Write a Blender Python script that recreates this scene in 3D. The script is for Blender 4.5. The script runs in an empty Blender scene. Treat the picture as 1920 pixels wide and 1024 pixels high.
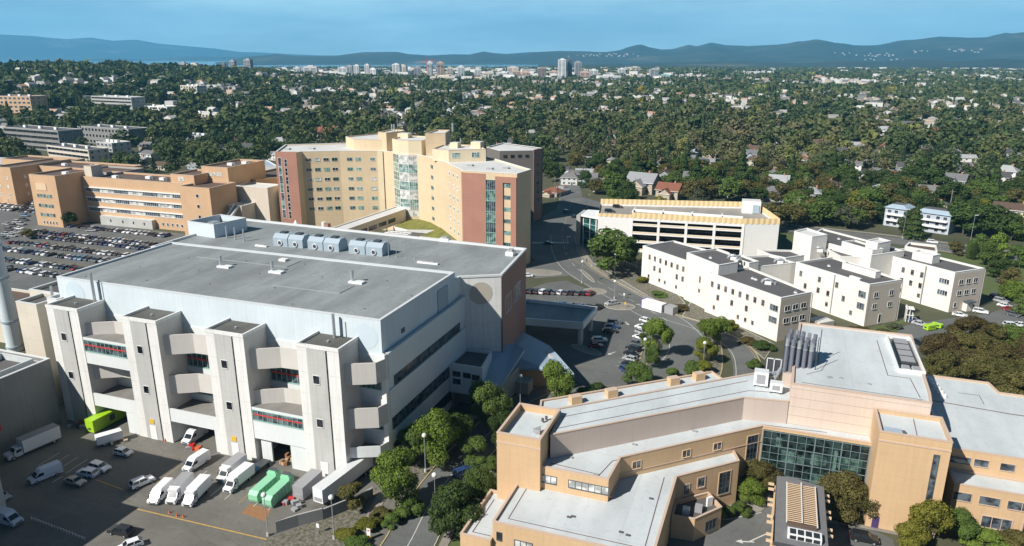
import bpy, bmesh, math, random
import numpy as np
from mathutils import Vector, Matrix
random.seed(7)
RNG = np.random.default_rng(11)
SC = bpy.context.scene
COL = SC.collection
# ---------------------------------------------------------------- survey camera (focal length, tilt, height, heading)
F = 1367.; TH = math.radians(16.6); H = 83.; YW = math.radians(20)
CY, SY = math.cos(YW), math.sin(YW)
def ray(px, py):
    u = (px-960)/F; v = (512-py)/F
    x, y, z = u, math.cos(TH)+v*math.sin(TH), -math.sin(TH)+v*math.cos(TH)
    return (x*CY-y*SY, x*SY+y*CY, z)
def P(px, py, z=0.):                    # surveyed point at height z
    r = ray(px, py); t = (z-H)/r[2]
    return (r[0]*t, r[1]*t)
def L(z, pts): return [P(x, y, z) for x, y in pts]
def c2w(x, y): return (x*CY-y*SY, x*SY+y*CY)      # camera-heading ground coordinates -> world
def w2c(x, y): return (x*CY+y*SY, -x*SY+y*CY)
def pix(X, Y, z):
    x, y = w2c(X, Y); c, s = math.cos(TH), math.sin(TH)
    d = y*c-(z-H)*s
    if d <= 1: return (-9999, -9999)
    return (960+F*x/d, 512-F*(y*s+(z-H)*c)/d)
# ---------------------------------------------------------------- materials
MATS = {}
class NT:
    def __init__(s, name):
        s.m = bpy.data.materials.new(name); s.m.use_nodes = True
        s.t = s.m.node_tree; s.t.nodes.clear()
        s.out = s.n('ShaderNodeOutputMaterial'); s.b = s.n('ShaderNodeBsdfPrincipled')
        s.l(s.b.outputs[0], s.out.inputs[0]); MATS[name] = s.m
    def n(s, t, **k):
        q = s.t.nodes.new(t)
        for a, b in k.items(): setattr(q, a, b)
        return q
    def l(s, a, b): s.t.links.new(a, b)
    def set(s, **k):
        for a, v in k.items():
            i = s.b.inputs[a.replace('_', ' ')]
            if hasattr(v, 'links'): s.l(v, i)
            else: i.default_value = v
    def val(s, i, v):
        if hasattr(v, 'links'): s.l(v, i)
        else: i.default_value = v
    def math(s, op, a, b=0., c=None):
        q = s.n('ShaderNodeMath', operation=op); s.val(q.inputs[0], a); s.val(q.inputs[1], b)
        if c is not None: s.val(q.inputs[2], c)
        return q.outputs[0]
    def mix(s, f, a, b, mode='MIX'):
        q = s.n('ShaderNodeMix', data_type='RGBA', blend_type=mode)
        s.val(q.inputs[0], f)
        for i, v in ((6, a), (7, b)):
            s.val(q.inputs[i], v if hasattr(v, 'links') else (*v, 1) if len(v) == 3 else v)
        return q.outputs[2]
    def ramp(s, f, stops):
        q = s.n('ShaderNodeValToRGB'); s.l(f, q.inputs[0]); e = q.color_ramp.elements
        while len(e) > 1: e.remove(e[-1])
        for i, (p, c) in enumerate(stops):
            x = e[0] if i == 0 else e.new(p)
            x.position = p; x.color = (*c, 1) if hasattr(c, '__len__') else (c, c, c, 1)
        return q.outputs[0]
    def pos(s): return s.n('ShaderNodeNewGeometry').outputs['Position']
    def noise(s, vec, scale, detail=4, rough=.55):
        q = s.n('ShaderNodeTexNoise'); s.l(vec, q.inputs['Vector'])
        q.inputs['Scale'].default_value = scale; q.inputs['Detail'].default_value = detail; q.inputs['Roughness'].default_value = rough
        return q.outputs[0]
    def scalev(s, vec, v):
        q = s.n('ShaderNodeVectorMath', operation='MULTIPLY'); s.l(vec, q.inputs[0]); q.inputs[1].default_value = v
        return q.outputs[0]
    def wallv(s):                         # coordinates that run along any upright wall: (u, z)
        g = s.n('ShaderNodeNewGeometry')
        a = s.n('ShaderNodeSeparateXYZ'); s.l(g.outputs['Position'], a.inputs[0])
        b = s.n('ShaderNodeSeparateXYZ'); s.l(g.outputs['True Normal'], b.inputs[0])
        u = s.math('SUBTRACT', s.math('MULTIPLY', a.outputs[0], b.outputs[1]), s.math('MULTIPLY', a.outputs[1], b.outputs[0]))
        c = s.n('ShaderNodeCombineXYZ'); s.l(u, c.inputs[0]); s.l(a.outputs[2], c.inputs[1])
        return c.outputs[0]
def A3(c, k=1.): return tuple(min(1, x*k) for x in c)
def wall_mat(name, col, var=.12, joint=None, streak=.15, rough=.8, mottle=.5):
    n = NT(name); p = n.pos(); w = n.wallv()
    big = n.noise(p, .12*mottle*2, 5)
    st = n.noise(n.scalev(w, (1.6, .09, 1)), 1., 4)
    fine = n.noise(p, 3., 3)
    c = n.mix(n.ramp(big, ((.3, 0), (.7, 1))), A3(col, 1-var), A3(col, 1+var*.6))
    c = n.mix(n.math('MULTIPLY', n.ramp(st, ((.45, 0), (.75, 1))), streak), c, A3(col, .55))
    c = n.mix(.18, c, n.mix(fine, A3(col, .7), A3(col, 1.2)))
    if joint:
        jw, jh, th, dk = joint
        b = n.n('ShaderNodeTexBrick'); n.l(w, b.inputs['Vector'])
        b.offset = 0 if len(joint) == 4 else .5
        b.inputs['Scale'].default_value = 1; b.inputs['Brick Width'].default_value = jw; b.inputs['Row Height'].default_value = jh
        b.inputs['Mortar Size'].default_value = th; b.inputs['Mortar Smooth'].default_value = .1
        b.inputs['Color1'].default_value = (0, 0, 0, 1); b.inputs['Color2'].default_value = (0, 0, 0, 1); b.inputs['Mortar'].default_value = (1, 1, 1, 1)
        c = n.mix(n.math('MULTIPLY', b.outputs[0], dk), c, A3(col, .45))
    n.set(Base_Color=c, Roughness=rough)
    return n.m
def roof_mat(name, col, var=.15, patch=(.5, .8), rough=.85, seam=None, sc=1.):
    n = NT(name); p = n.pos()
    a = n.noise(n.scalev(p, (.35, .09, 1)), .45*sc, 5, .6)
    b = n.noise(p, .9*sc, 6, .65); c0 = n.noise(p, .12*sc, 3)
    c = n.mix(n.ramp(a, ((.35, 0), (.65, 1))), A3(col, 1-var), A3(col, 1+var*.5))
    c = n.mix(n.math('MULTIPLY', n.ramp(b, ((patch[0], 0), (patch[1], 1))), .55), c, A3(col, .62))
    c = n.mix(n.math('MULTIPLY', n.ramp(c0, ((.5, 0), (.7, 1))), .3), c, A3(col, 1.12))
    if seam:
        q = n.n('ShaderNodeTexBrick'); n.l(p, q.inputs['Vector']); q.offset = 0
        q.inputs['Scale'].default_value = 1; q.inputs['Brick Width'].default_value = seam[0]; q.inputs['Row Height'].default_value = seam[1]
        q.inputs['Mortar Size'].default_value = .06; q.inputs['Color1'].default_value = q.inputs['Color2'].default_value = (0, 0, 0, 1)
        q.inputs['Mortar'].default_value = (1, 1, 1, 1)
        c = n.mix(n.math('MULTIPLY', q.outputs[0], .3), c, A3(col, .55))
    n.set(Base_Color=c, Roughness=rough)
    return n.m
def flat_mat(name, col, rough=.6, var=.06, metallic=0., spec=.5, sc=2.):
    n = NT(name); p = n.pos(); a = n.noise(p, sc, 3)
    n.set(Base_Color=n.mix(a, A3(col, 1-var), A3(col, 1+var)), Roughness=rough, Metallic=metallic, Specular_IOR_Level=spec)
    return n.m
def glass_mat(name, col, rough=.08, bl=None):
    n = NT(name); w = n.wallv(); a = n.noise(w, .55, 2)
    c = n.mix(n.ramp(a, ((.42, 0), (.58, 1))), A3(col, .6), bl or A3(col, 1.9))
    n.set(Base_Color=c, Roughness=rough, Specular_IOR_Level=.8)
    return n.m
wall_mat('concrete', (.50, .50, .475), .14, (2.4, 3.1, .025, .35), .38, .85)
wall_mat('shaded_stucco', (.17, .155, .14), .08, (60, 4.9, .02, .3), .1, .85)
wall_mat('concrete_pale', (.77, .765, .73), .09, (3.2, 4.6, .035, .5), .38, .8)
wall_mat('concrete_cream', (.66, .60, .49), .08, (3.2, 3.4, .03, .35), .25, .8)
wall_mat('terrace_concrete', (.62, .59, .545), .08, None, .18, .8)
wall_mat('metal_blue', (.64, .72, .755), .08, (2.4, 40, .03, .3), .2, .55)
wall_mat('metal_blue_dark', (.36, .44, .50), .06, (1.2, 40, .015, .2), .08, .5)
wall_mat('white_panel', (.72, .75, .74), .05, (3, 3, .012, .2), .12, .6)
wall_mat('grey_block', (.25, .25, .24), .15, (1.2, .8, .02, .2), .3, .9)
wall_mat('tan_brick', (.63, .43, .245), .10, (60, 1.4, .02, .3), .26, .85)
wall_mat('tan_trim', (.70, .52, .34), .05, None, .1, .8)
wall_mat('pink_stucco', (.67, .545, .45), .07, (200, 1.9, .06, .6), .2, .85)
wall_mat('pink_panel', (.56, .465, .40), .05, (3.4, 30, .03, .3), .08, .85)
wall_mat('peach_brick', (.61, .40, .235), .10, (30, 1.1, .03, .3), .28, .85)
wall_mat('brown_brick', (.27, .14, .075), .10, (30, 1.1, .02, .25), .12, .85)
wall_mat('yellow_stucco', (.68, .535, .35), .08, (60, 3.7, .03, .4), .25, .85)
wall_mat('pale_yellow', (.74, .63, .43), .05, (60, 3.7, .02, .25), .10, .85)
wall_mat('red_brick', (.42, .21, .15), .12, (60, .9, .05, .35), .08, .85)
wall_mat('white_stucco', (.80, .775, .71), .07, (60, 4.2, .02, .25), .32, .85)
wall_mat('beige_stucco', (.64, .56, .46), .05, (60, 4.2, .02, .2), .18, .85)
wall_mat('white_paint', (.84, .83, .80), .04, None, .12, .7)
wall_mat('grey_stucco', (.42, .42, .40), .1, None, .2, .85)
roof_mat('roof_grey', (.265, .285, .285), .26, (.48, .75), seam=(6.4, 300))
roof_mat('roof_ballast', (.105, .105, .095), .25, (.5, .7), sc=2.)
roof_mat('roof_dark', (.11, .105, .105), .12, (.55, .8))
roof_mat('roof_white', (.55, .59, .60), .14, (.55, .78), seam=(18, 9))
roof_mat('roof_cream', (.62, .62, .60), .08, (.62, .85))
roof_mat('roof_brown', (.13, .09, .07), .2, (.55, .8))
roof_mat('roof_bluemetal', (.36, .45, .53), .08, (.6, .9), rough=.5)
roof_mat('green_roof', (.20, .21, .04), .35, (.45, .7), sc=4)
roof_mat('terrace_floor', (.23, .22, .20), .2, (.5, .75), sc=2)
flat_mat('coping', (.66, .68, .68), .5); flat_mat('coping_tan', (.58, .44, .34), .6); flat_mat('coping_white', (.8, .8, .78), .5)
flat_mat('steel', (.55, .58, .60), .35, .1, .6); flat_mat('dark_metal', (.06, .065, .075), .5)
flat_mat('frame_white', (.78, .79, .78), .5); flat_mat('frame_dark', (.08, .10, .12), .45); flat_mat('frame_teal', (.30, .50, .45), .5)
flat_mat('red_rail', (.55, .06, .05), .5); flat_mat('yellow_paint', (.72, .45, .04), .6, .15); flat_mat('white_line', (.62, .62, .58), .7, .25, sc=1.2)
flat_mat('yellow_line', (.48, .31, .08), .7, .3, sc=1.2); flat_mat('red_paint', (.5, .03, .03), .4); flat_mat('purple_paint', (.07, .04, .14), .6)
flat_mat('rubber', (.015, .015, .016), .8); flat_mat('car_glass', (.015, .02, .028), .12, .1, 0, .7); flat_mat('lamp_glass', (.75, .75, .72), .3)
flat_mat('tail_red', (.35, .01, .01), .3); flat_mat('vehicle_white', (.78, .79, .80), .35); flat_mat('box_grey', (.33, .33, .34), .6, .12)
flat_mat('compactor_green', (.27, .60, .38), .5, .12); flat_mat('lime', (.36, .62, .02), .45, .08); flat_mat('plastic_blue', (.03, .16, .35), .5)
flat_mat('wood', (.48, .36, .24), .7, .15); flat_mat('canvas', (.80, .79, .78), .8); flat_mat('orange_soil', (.30, .15, .07), .95, .3)
flat_mat('golden_panel', (.82, .62, .34), .45, .12, 0, .5, .35); flat_mat('skin', (.45, .28, .2), .6); flat_mat('cloth_dark', (.03, .035, .05), .9)
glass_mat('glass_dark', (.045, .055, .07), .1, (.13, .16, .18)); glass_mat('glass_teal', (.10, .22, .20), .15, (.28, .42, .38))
glass_mat('glass_green', (.30, .40, .33), .2, (.36, .46, .38)); glass_mat('glass_green_dark', (.17, .23, .195), .2, (.20, .27, .22)); glass_mat('glass_black', (.012, .014, .016), .2, (.03, .035, .04))
glass_mat('glass_blind', (.5, .52, .5), .3, (.72, .72, .68)); glass_mat('glass_atrium', (.010, .015, .016), .12, (.03, .055, .05))
n = NT('paint'); oi = n.n('ShaderNodeObjectInfo')
n.set(Base_Color=oi.outputs['Color'], Roughness=.3, Coat_Weight=.5, Coat_Roughness=.1)
def tint_mat(name, var=.25, sc=.5, rough=.85):
    n = NT(name); oi = n.n('ShaderNodeObjectInfo'); p = n.pos(); a = n.noise(p, sc, 4)
    c = n.mix(n.ramp(a, ((.3, 1-var), (.7, 1.))), (0, 0, 0), oi.outputs['Color'])
    n.set(Base_Color=c, Roughness=rough); return n.m
tint_mat('house_wall', .15, .8); tint_mat('house_roof', .3, 1.5); tint_mat('tower_wall', .12, .05, .7)
# leaves: object colour varied leaf clump by leaf clump
n = NT('leaf'); oi = n.n('ShaderNodeObjectInfo'); g = n.n('ShaderNodeNewGeometry')
a = n.noise(g.outputs['Position'], .45, 3)
tone = n.math('ADD', n.math('MULTIPLY', g.outputs['Random Per Island'], .8), n.math('MULTIPLY', a, .9))
c = n.mix(n.ramp(tone, ((.35, 0), (1.3, 1))), n.mix(1., oi.outputs['Color'], (.62, .66, .55), 'MULTIPLY'), n.mix(1., oi.outputs['Color'], (1.75, 1.6, 1.15), 'MULTIPLY'))
n.set(Base_Color=c, Roughness=.75, Specular_IOR_Level=.2)
tr = n.n('ShaderNodeBsdfTranslucent'); n.l(c, tr.inputs[0]); ms = n.n('ShaderNodeMixShader'); ms.inputs[0].default_value = .3
n.l(n.b.outputs[0], ms.inputs[1]); n.l(tr.outputs[0], ms.inputs[2]); n.l(ms.outputs[0], n.out.inputs[0])
n = NT('bark'); n.set(Base_Color=n.mix(n.noise(n.pos(), 4.), (.06, .045, .034), (.14, .11, .085)), Roughness=.9)
# far woodland: hue from a large patchwork
n = NT('woodland'); g = n.n('ShaderNodeNewGeometry'); p = g.outputs['Position']
at = n.n('ShaderNodeAttribute', attribute_name='tint'); c = n.ramp(at.outputs['Fac'], ((0, (.045, .075, .036)), (.3, (.085, .118, .046)), (.55, (.13, .148, .060)), (.78, (.15, .14, .078)), (.93, (.24, .27, .07)), (1, (.25, .18, .02))))
c = n.mix(n.math('MULTIPLY', g.outputs['Random Per Island'], .75), n.mix(1., c, (.78, .80, .78), 'MULTIPLY'), n.mix(1., c, (1.55, 1.5, 1.3), 'MULTIPLY'))
n.set(Base_Color=c, Roughness=.8, Specular_IOR_Level=.15)
tr = n.n('ShaderNodeBsdfTranslucent'); n.l(c, tr.inputs[0]); ms = n.n('ShaderNodeMixShader'); ms.inputs[0].default_value = .22
n.l(n.b.outputs[0], ms.inputs[1]); n.l(tr.outputs[0], ms.inputs[2]); n.l(ms.outputs[0], n.out.inputs[0])
n = NT('far_build'); at = n.n('ShaderNodeAttribute', attribute_name='tint')
c = n.ramp(at.outputs['Fac'], ((0, (.08, .08, .085)), (.3, (.20, .19, .185)), (.5, (.42, .41, .39)), (.75, (.70, .69, .66)), (.93, (.55, .40, .27)), (1, (.36, .16, .10))))
n.set(Base_Color=c, Roughness=.7)
flat_mat('stack_dark', (.17, .18, .22), .5, .1)
roof_mat('terrace_floor2', (.33, .31, .28), .15)
glass_mat('glass_teal_dark', (.02, .09, .085), .1, (.05, .14, .13))
flat_mat('kerb', (.42, .40, .34), .8, .1)
flat_mat('kerb_yellow', (.45, .36, .18), .8, .2)
flat_mat('cone_orange', (.6, .14, .05), .6)
# ground sheet
n = NT('ground'); p = n.pos(); a = n.noise(p, .02, 6, .6); b = n.noise(p, .35, 5)
c = n.ramp(a, ((.32, (.055, .065, .028)), (.48, (.10, .095, .055)), (.58, (.075, .085, .035)), (.72, (.15, .13, .09))))
c = n.mix(n.math('MULTIPLY', b, .5), c, (.04, .05, .025)); n.set(Base_Color=c, Roughness=.95)
def asphalt(name, col, warm=(.16, .145, .12)):
    n = NT(name); p = n.pos(); a = n.noise(p, .06, 5, .6); b = n.noise(p, 1.3, 5, .6); s = n.noise(n.scalev(p, (.06, .5, 1)), .8, 4); q = n.noise(p, .35, 2)
    c = n.mix(n.ramp(a, ((.35, 0), (.68, 1))), A3(col, .85), A3(col, 1.2))
    c = n.mix(n.math('MULTIPLY', n.ramp(s, ((.5, 0), (.8, 1))), .4), c, warm)
    c = n.mix(n.math('MULTIPLY', n.ramp(b, ((.52, 0), (.72, 1))), .45), c, A3(col, .6))
    k = n.noise(p, .16, 5, .7); c = n.mix(n.math('MULTIPLY', n.ramp(k, ((.55, 0), (.64, 1))), .4), c, A3(col, 1.35))
    c = n.mix(n.math('MULTIPLY', n.ramp(q, ((.66, 0), (.7, 1))), .35), c, A3(col, .62))
    v = n.n('ShaderNodeTexVoronoi', feature='DISTANCE_TO_EDGE'); n.l(p, v.inputs['Vector']); v.inputs['Scale'].default_value = .11
    c = n.mix(n.math('MULTIPLY', n.ramp(v.outputs[0], ((0, 1), (.012, 0))), .35), c, A3(col, .5))
    n.set(Base_Color=c, Roughness=.88); return n.m
asphalt('asphalt', (.13, .135, .13)); asphalt('asphalt_lot', (.125, .13, .125)); asphalt('asphalt_dock', (.15, .142, .125), (.24, .21, .16)); asphalt('paving', (.26, .24, .205), (.34, .28, .21))
n = NT('grass'); p = n.pos(); c = n.mix(n.noise(p, 1.2, 5), (.05, .085, .02), (.13, .15, .05)); n.set(Base_Color=c, Roughness=.95)
n = NT('mulch'); p = n.pos(); c = n.mix(n.ramp(n.noise(p, 1.5, 6, .7), ((.4, 0), (.6, 1))), (.075, .075, .045), (.22, .20, .16)); n.set(Base_Color=c, Roughness=.95)
n = NT('water'); n.set(Base_Color=(.14, .27, .34, 1), Roughness=.12, Specular_IOR_Level=.5)
n = NT('hill_forest'); p = n.pos(); a = n.noise(p, .0012, 6, .62); b = n.noise(p, .012, 4, .7)
c = n.ramp(a, ((.36, (.008, .020, .018)), (.5, (.020, .036, .026)), (.60, (.05, .06, .04)), (.66, (.12, .11, .08)), (.72, (.34, .31, .26))))
c = n.mix(n.math('MULTIPLY', b, .5), c, (.01, .018, .012))
n.set(Base_Color=c, Roughness=.9)
# ---------------------------------------------------------------- mesh building
def area(p): return .5*sum(p[i][0]*p[(i+1) % len(p)][1]-p[(i+1) % len(p)][0]*p[i][1] for i in range(len(p)))
def ccw(p): return list(p) if area(p) > 0 else list(p)[::-1]
def inset(p, d):
    n = len(p); r = []
    for i in range(n):
        a, b, c = Vector(p[i-1]), Vector(p[i]), Vector(p[(i+1) % n])
        u = (b-a).normalized(); v = (c-b).normalized()
        n1 = Vector((-u.y, u.x)); n2 = Vector((-v.y, v.x)); k = 1+n1.dot(n2)
        q = b+(n1+n2)*d/max(k, .35); r.append((q.x, q.y))
    return r
RESURVEY = [1]
class MB:
    def __init__(s): s.v = []; s.f = []; s.m = []; s.names = []
    def mi(s, m):
        if m not in s.names: s.names.append(m)
        return s.names.index(m)
    def face(s, pts, m):
        b = len(s.v); s.v += [tuple(p) for p in pts]; s.f.append(tuple(range(b, b+len(pts)))); s.m.append(s.mi(m))
    def prism(s, poly, z0, z1, m, mt=None, bottom=True):
        p = ccw(poly); n = len(p); b = len(s.v)
        s.v += [(x, y, z0) for x, y in p]+[(x, y, z1) for x, y in p]
        for i in range(n):
            j = (i+1) % n; s.f.append((b+i, b+j, b+n+j, b+n+i)); s.m.append(s.mi(m))
        s.f.append(tuple(range(b+n, b+2*n))); s.m.append(s.mi(mt or m))
        if bottom: s.f.append(tuple(range(b+n-1, b-1, -1))); s.m.append(s.mi(m))
    def box(s, x0, x1, y0, y1, z0, z1, m, mt=None): s.prism([(x0, y0), (x1, y0), (x1, y1), (x0, y1)], z0, z1, m, mt)
    def rbox(s, c, sx, sy, z0, z1, rot, m, mt=None):
        ca, sa = math.cos(rot), math.sin(rot)
        s.prism([(c[0]+x*ca-y*sa, c[1]+x*sa+y*ca) for x, y in ((-sx/2, -sy/2), (sx/2, -sy/2), (sx/2, sy/2), (-sx/2, sy/2))], z0, z1, m, mt)
    def cyl(s, c, r, z0, z1, m, n=12, r2=None, mt=None):
        r2 = r if r2 is None else r2; b = len(s.v)
        for k in range(n): s.v.append((c[0]+r*math.cos(k*2*math.pi/n), c[1]+r*math.sin(k*2*math.pi/n), z0))
        for k in range(n): s.v.append((c[0]+r2*math.cos(k*2*math.pi/n), c[1]+r2*math.sin(k*2*math.pi/n), z1))
        for k in range(n):
            j = (k+1) % n; s.f.append((b+k, b+j, b+n+j, b+n+k)); s.m.append(s.mi(m))
        s.f.append(tuple(range(b+n, b+2*n))); s.m.append(s.mi(mt or m)); s.f.append(tuple(range(b+n-1, b-1, -1))); s.m.append(s.mi(m))
    def tube(s, a, b, r, m, n=6, r2=None):
        a = Vector(a); b = Vector(b); d = (b-a).normalized(); u = d.orthogonal().normalized(); w = d.cross(u); r2 = r if r2 is None else r2; k0 = len(s.v)
        for q, rr in ((a, r), (b, r2)):
            for k in range(n): t = k*2*math.pi/n; s.v.append(tuple(q+(u*math.cos(t)+w*math.sin(t))*rr))
        for k in range(n):
            j = (k+1) % n; s.f.append((k0+k, k0+j, k0+n+j, k0+n+k)); s.m.append(s.mi(m))
        s.f.append(tuple(range(k0+n-1, k0-1, -1))); s.m.append(s.mi(m)); s.f.append(tuple(range(k0+n, k0+2*n))); s.m.append(s.mi(m))
    def build(s, name, parent=None, loc=None, smooth=False):
        if RESURVEY[0] != 1: k_ = RESURVEY[0]; s.v = [(a*k_, b*k_, H-(H-c)*k_ if c > .01 else c) for a, b, c in s.v]      # taller than first surveyed: nearer and higher
        o0 = Vector(loc) if loc is not None else (parent_origin(parent) if parent else Vector((0, 0, 0)))
        me = bpy.data.meshes.new(name)
        me.from_pydata([(v[0]-o0.x, v[1]-o0.y, v[2]-o0.z) for v in s.v], [], s.f)
        for m in s.names: me.materials.append(MATS[m])
        me.polygons.foreach_set('material_index', s.m)
        if smooth: me.polygons.foreach_set('use_smooth', [True]*len(s.f))
        me.update()
        o = bpy.data.objects.new(name, me); COL.objects.link(o)
        if parent: o.parent = parent
        else: o.location = o0
        ORIG[o.name] = o0
        return o
ORIG = {}
def parent_origin(p): return ORIG.get(p.name, Vector((0, 0, 0)))
def tag(o, label, cat, group=None, kind=None):
    if label: o['label'] = label
    if cat: o['category'] = cat
    if group: o['group'] = group
    if kind: o['kind'] = kind
    return o
def thing(name, label, cat, loc=(0, 0, 0), group=None):
    o = bpy.data.objects.new(name, None); COL.objects.link(o); o.location = loc; o.empty_display_size = .5
    ORIG[o.name] = Vector(loc); return tag(o, label, cat, group)
def struct(name, o=None):
    o['kind'] = 'structure'; return o
def copy_tree(o, kids, parent=None):
    c = o.copy(); COL.objects.link(c); c.parent = parent
    for ch in kids.get(o.name, ()): copy_tree(ch, kids, c)
    return c
def kids_of(root):
    d = {}
    def rec(o):
        d[o.name] = list(o.children)
        for c in o.children: rec(c)
    bpy.context.view_layer.update(); rec(root); return d
def centroid(p): return (sum(x for x, y in p)/len(p), sum(y for x, y in p)/len(p))
# a wing: outer walls with a parapet, roof sheet inside it, coping on top
def wing(parent, poly, z0, z1, wall, roof, cope='coping', ph=.7, pt=.45, names=('wall', 'roof'), lab=None):
    p = ccw(poly); q = inset(p, pt); c1 = inset(p, -.06); c2 = inset(p, pt+.06); n = len(p); w = MB()
    for i in range(n):
        j = (i+1) % n
        w.face([(*p[i], z0), (*p[j], z0), (*p[j], z1), (*p[i], z1)], wall)
        w.face([(*q[j], z1-ph), (*q[i], z1-ph), (*q[i], z1), (*q[j], z1)], wall)
    ow = w.build(names[0], parent)
    k = MB()
    for i in range(n):
        j = (i+1) % n; t = z1+.12
        k.face([(*c1[i], t), (*c1[j], t), (*c2[j], t), (*c2[i], t)], cope)
        k.face([(*c1[i], z1-.05), (*c1[j], z1-.05), (*c1[j], t), (*c1[i], t)], cope)
        k.face([(*c2[j], z1-.05), (*c2[i], z1-.05), (*c2[i], t), (*c2[j], t)], cope)
    k.build('coping', parent)
    r = MB(); r.face([(*a, z1-ph) for a in q], roof); orf = r.build(names[1], parent)
    if lab: ow['label'] = lab
    return ow, orf
WCOUNT = {}; WREST = {}
def win_geo(m, A, B, s, z, w, h, frame, glass, ft=.12, mull=0, bars=0, proud=.09, sill=True):
    a = Vector(A); b = Vector(B); d = (b-a).normalized(); nn = Vector((d.y, -d.x)); L0 = (b-a).length
    c = a+d*(s if s > 1.0001 or s < 0 else s*L0)
    def slab(u0, u1, z0, z1, k0, k1, mat):
        m.prism([tuple(c+d*u0+nn*k0), tuple(c+d*u1+nn*k0), tuple(c+d*u1+nn*k1), tuple(c+d*u0+nn*k1)], z0, z1, mat)
    z0, z1 = z-h/2, z+h/2
    slab(-w/2, w/2, z0, z1, -.1, .03, glass)
    if ft:
        slab(-w/2-ft, -w/2, z0-ft, z1+ft, -.05, proud, frame); slab(w/2, w/2+ft, z0-ft, z1+ft, -.05, proud, frame)
        slab(-w/2, w/2, z1, z1+ft, -.05, proud, frame); slab(-w/2, w/2, z0-ft, z0, -.05, proud+(.1 if sill else 0), frame)
    for k in range(mull):
        u = -w/2+w*(k+1)/(mull+1); slab(u-.05, u+.05, z0, z1, .03, proud-.01, frame)
    for k in range(bars):
        u = z0+h*(k+1)/(bars+1); slab(-w/2, w/2, u-.05, u+.05, .031, proud-.015, frame)
def window(parent, A, B, s, z, w, h, frame='frame_white', glass='glass_dark', name='window', **k):
    cnt = WCOUNT.get(parent.name, 0)
    if cnt >= 97:
        m = WREST.setdefault(parent.name, (MB(), parent))[0]; win_geo(m, A, B, s, z, w, h, frame, glass, **k); return None
    WCOUNT[parent.name] = cnt+1
    m = MB(); win_geo(m, A, B, s, z, w, h, frame, glass, **k); return m.build(name, parent)
def flush_windows():
    for m, p in WREST.values():
        o = m.build('windows', p); o['kind'] = 'stuff'
def sheet(name, poly, z, mat, holes=None):
    m = MB(); m.face([(x, y, z) for x, y in ccw(poly)], mat); o = m.build(name, loc=(*centroid(poly), z)); o['kind'] = 'structure'; return o
def strip(name, pts, w, z, mat, thick=0., kind='structure', lab=None, cat=None):
    m = MB(); n = len(pts); V = [Vector(p) for p in pts]; Lf = []; Rt = []
    for i in range(n):
        d = (V[min(i+1, n-1)]-V[max(i-1, 0)]).normalized(); q = Vector((-d.y, d.x))*w/2; Lf.append(V[i]+q); Rt.append(V[i]-q)
    for i in range(n-1):
        if thick: m.prism([tuple(Rt[i]), tuple(Rt[i+1]), tuple(Lf[i+1]), tuple(Lf[i])], z-thick, z, mat)
        else: m.face([(*Rt[i], z), (*Rt[i+1], z), (*Lf[i+1], z), (*Lf[i], z)], mat)
    o = m.build(name, loc=(*pts[0], z))
    if kind: o['kind'] = kind
    if lab: tag(o, lab, cat)
    return o
def smooth_line(pts, k=6):
    r = []; n = len(pts)
    for i in range(n-1):
        p0, p1, p2, p3 = (Vector(pts[max(i-1, 0)]), Vector(pts[i]), Vector(pts[i+1]), Vector(pts[min(i+2, n-1)]))
        for j in range(k):
            t = j/k; r.append(tuple(.5*((2*p1)+(p2-p0)*t+(2*p0-5*p1+4*p2-p3)*t*t+(3*p1-p0-3*p2+p3)*t**3)))
    r.append(tuple(pts[-1])); return r
# ================================================================ A: big grey and white hospital block with four towers
A_ = thing('hospital_block', 'big white and grey concrete hospital block with four square towers and a grey roof', 'building', (-110, 118, 0))
XE, YF = -69.7, 117.7
# upper light blue volume
wing(A_, [(-157.3, 117.9), (-70.5, 117.9), (-70.5, 153.4), (-157.3, 153.4)], 25, 33, 'metal_blue', 'roof_grey', 'coping', .35, .5, lab='pale blue metal upper wall')
m = MB(); m.box(-70.49, -70.3, 143.5, 149, 25.4, 31.2, 'metal_blue_dark'); m.build('door', A_)
m = MB(); m.box(-70.49, -70.35, 126, 127.4, 27.3, 28.3, 'frame_dark'); m.build('vent', A_)
def disc(parent, A, B, s, z, r, mat, name='disc'):
    a = Vector(A); d = (Vector(B)-a).normalized(); nn = Vector((d.y, -d.x)); c = a+d*s; k = MB()
    k.face([(*(c+d*r*math.cos(t)+nn*.04), z+r*math.sin(t)) for t in [i*2*math.pi/40 for i in range(40)]], mat); k.build(name, parent)
n = NT('disc_brown'); n.set(Base_Color=(.50, .45, .38, 1), Roughness=.8); n = NT('disc_blue'); n.set(Base_Color=(.55, .65, .70, 1), Roughness=.7)
disc(A_, (-157.3, 117.9), (-70.5, 117.9), 83.3, 29.2, 2.7, 'disc_blue'); disc(A_, (-157.3, 117.9), (-70.5, 117.9), 5.2, 29.4, 2.9, 'disc_blue')
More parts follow.
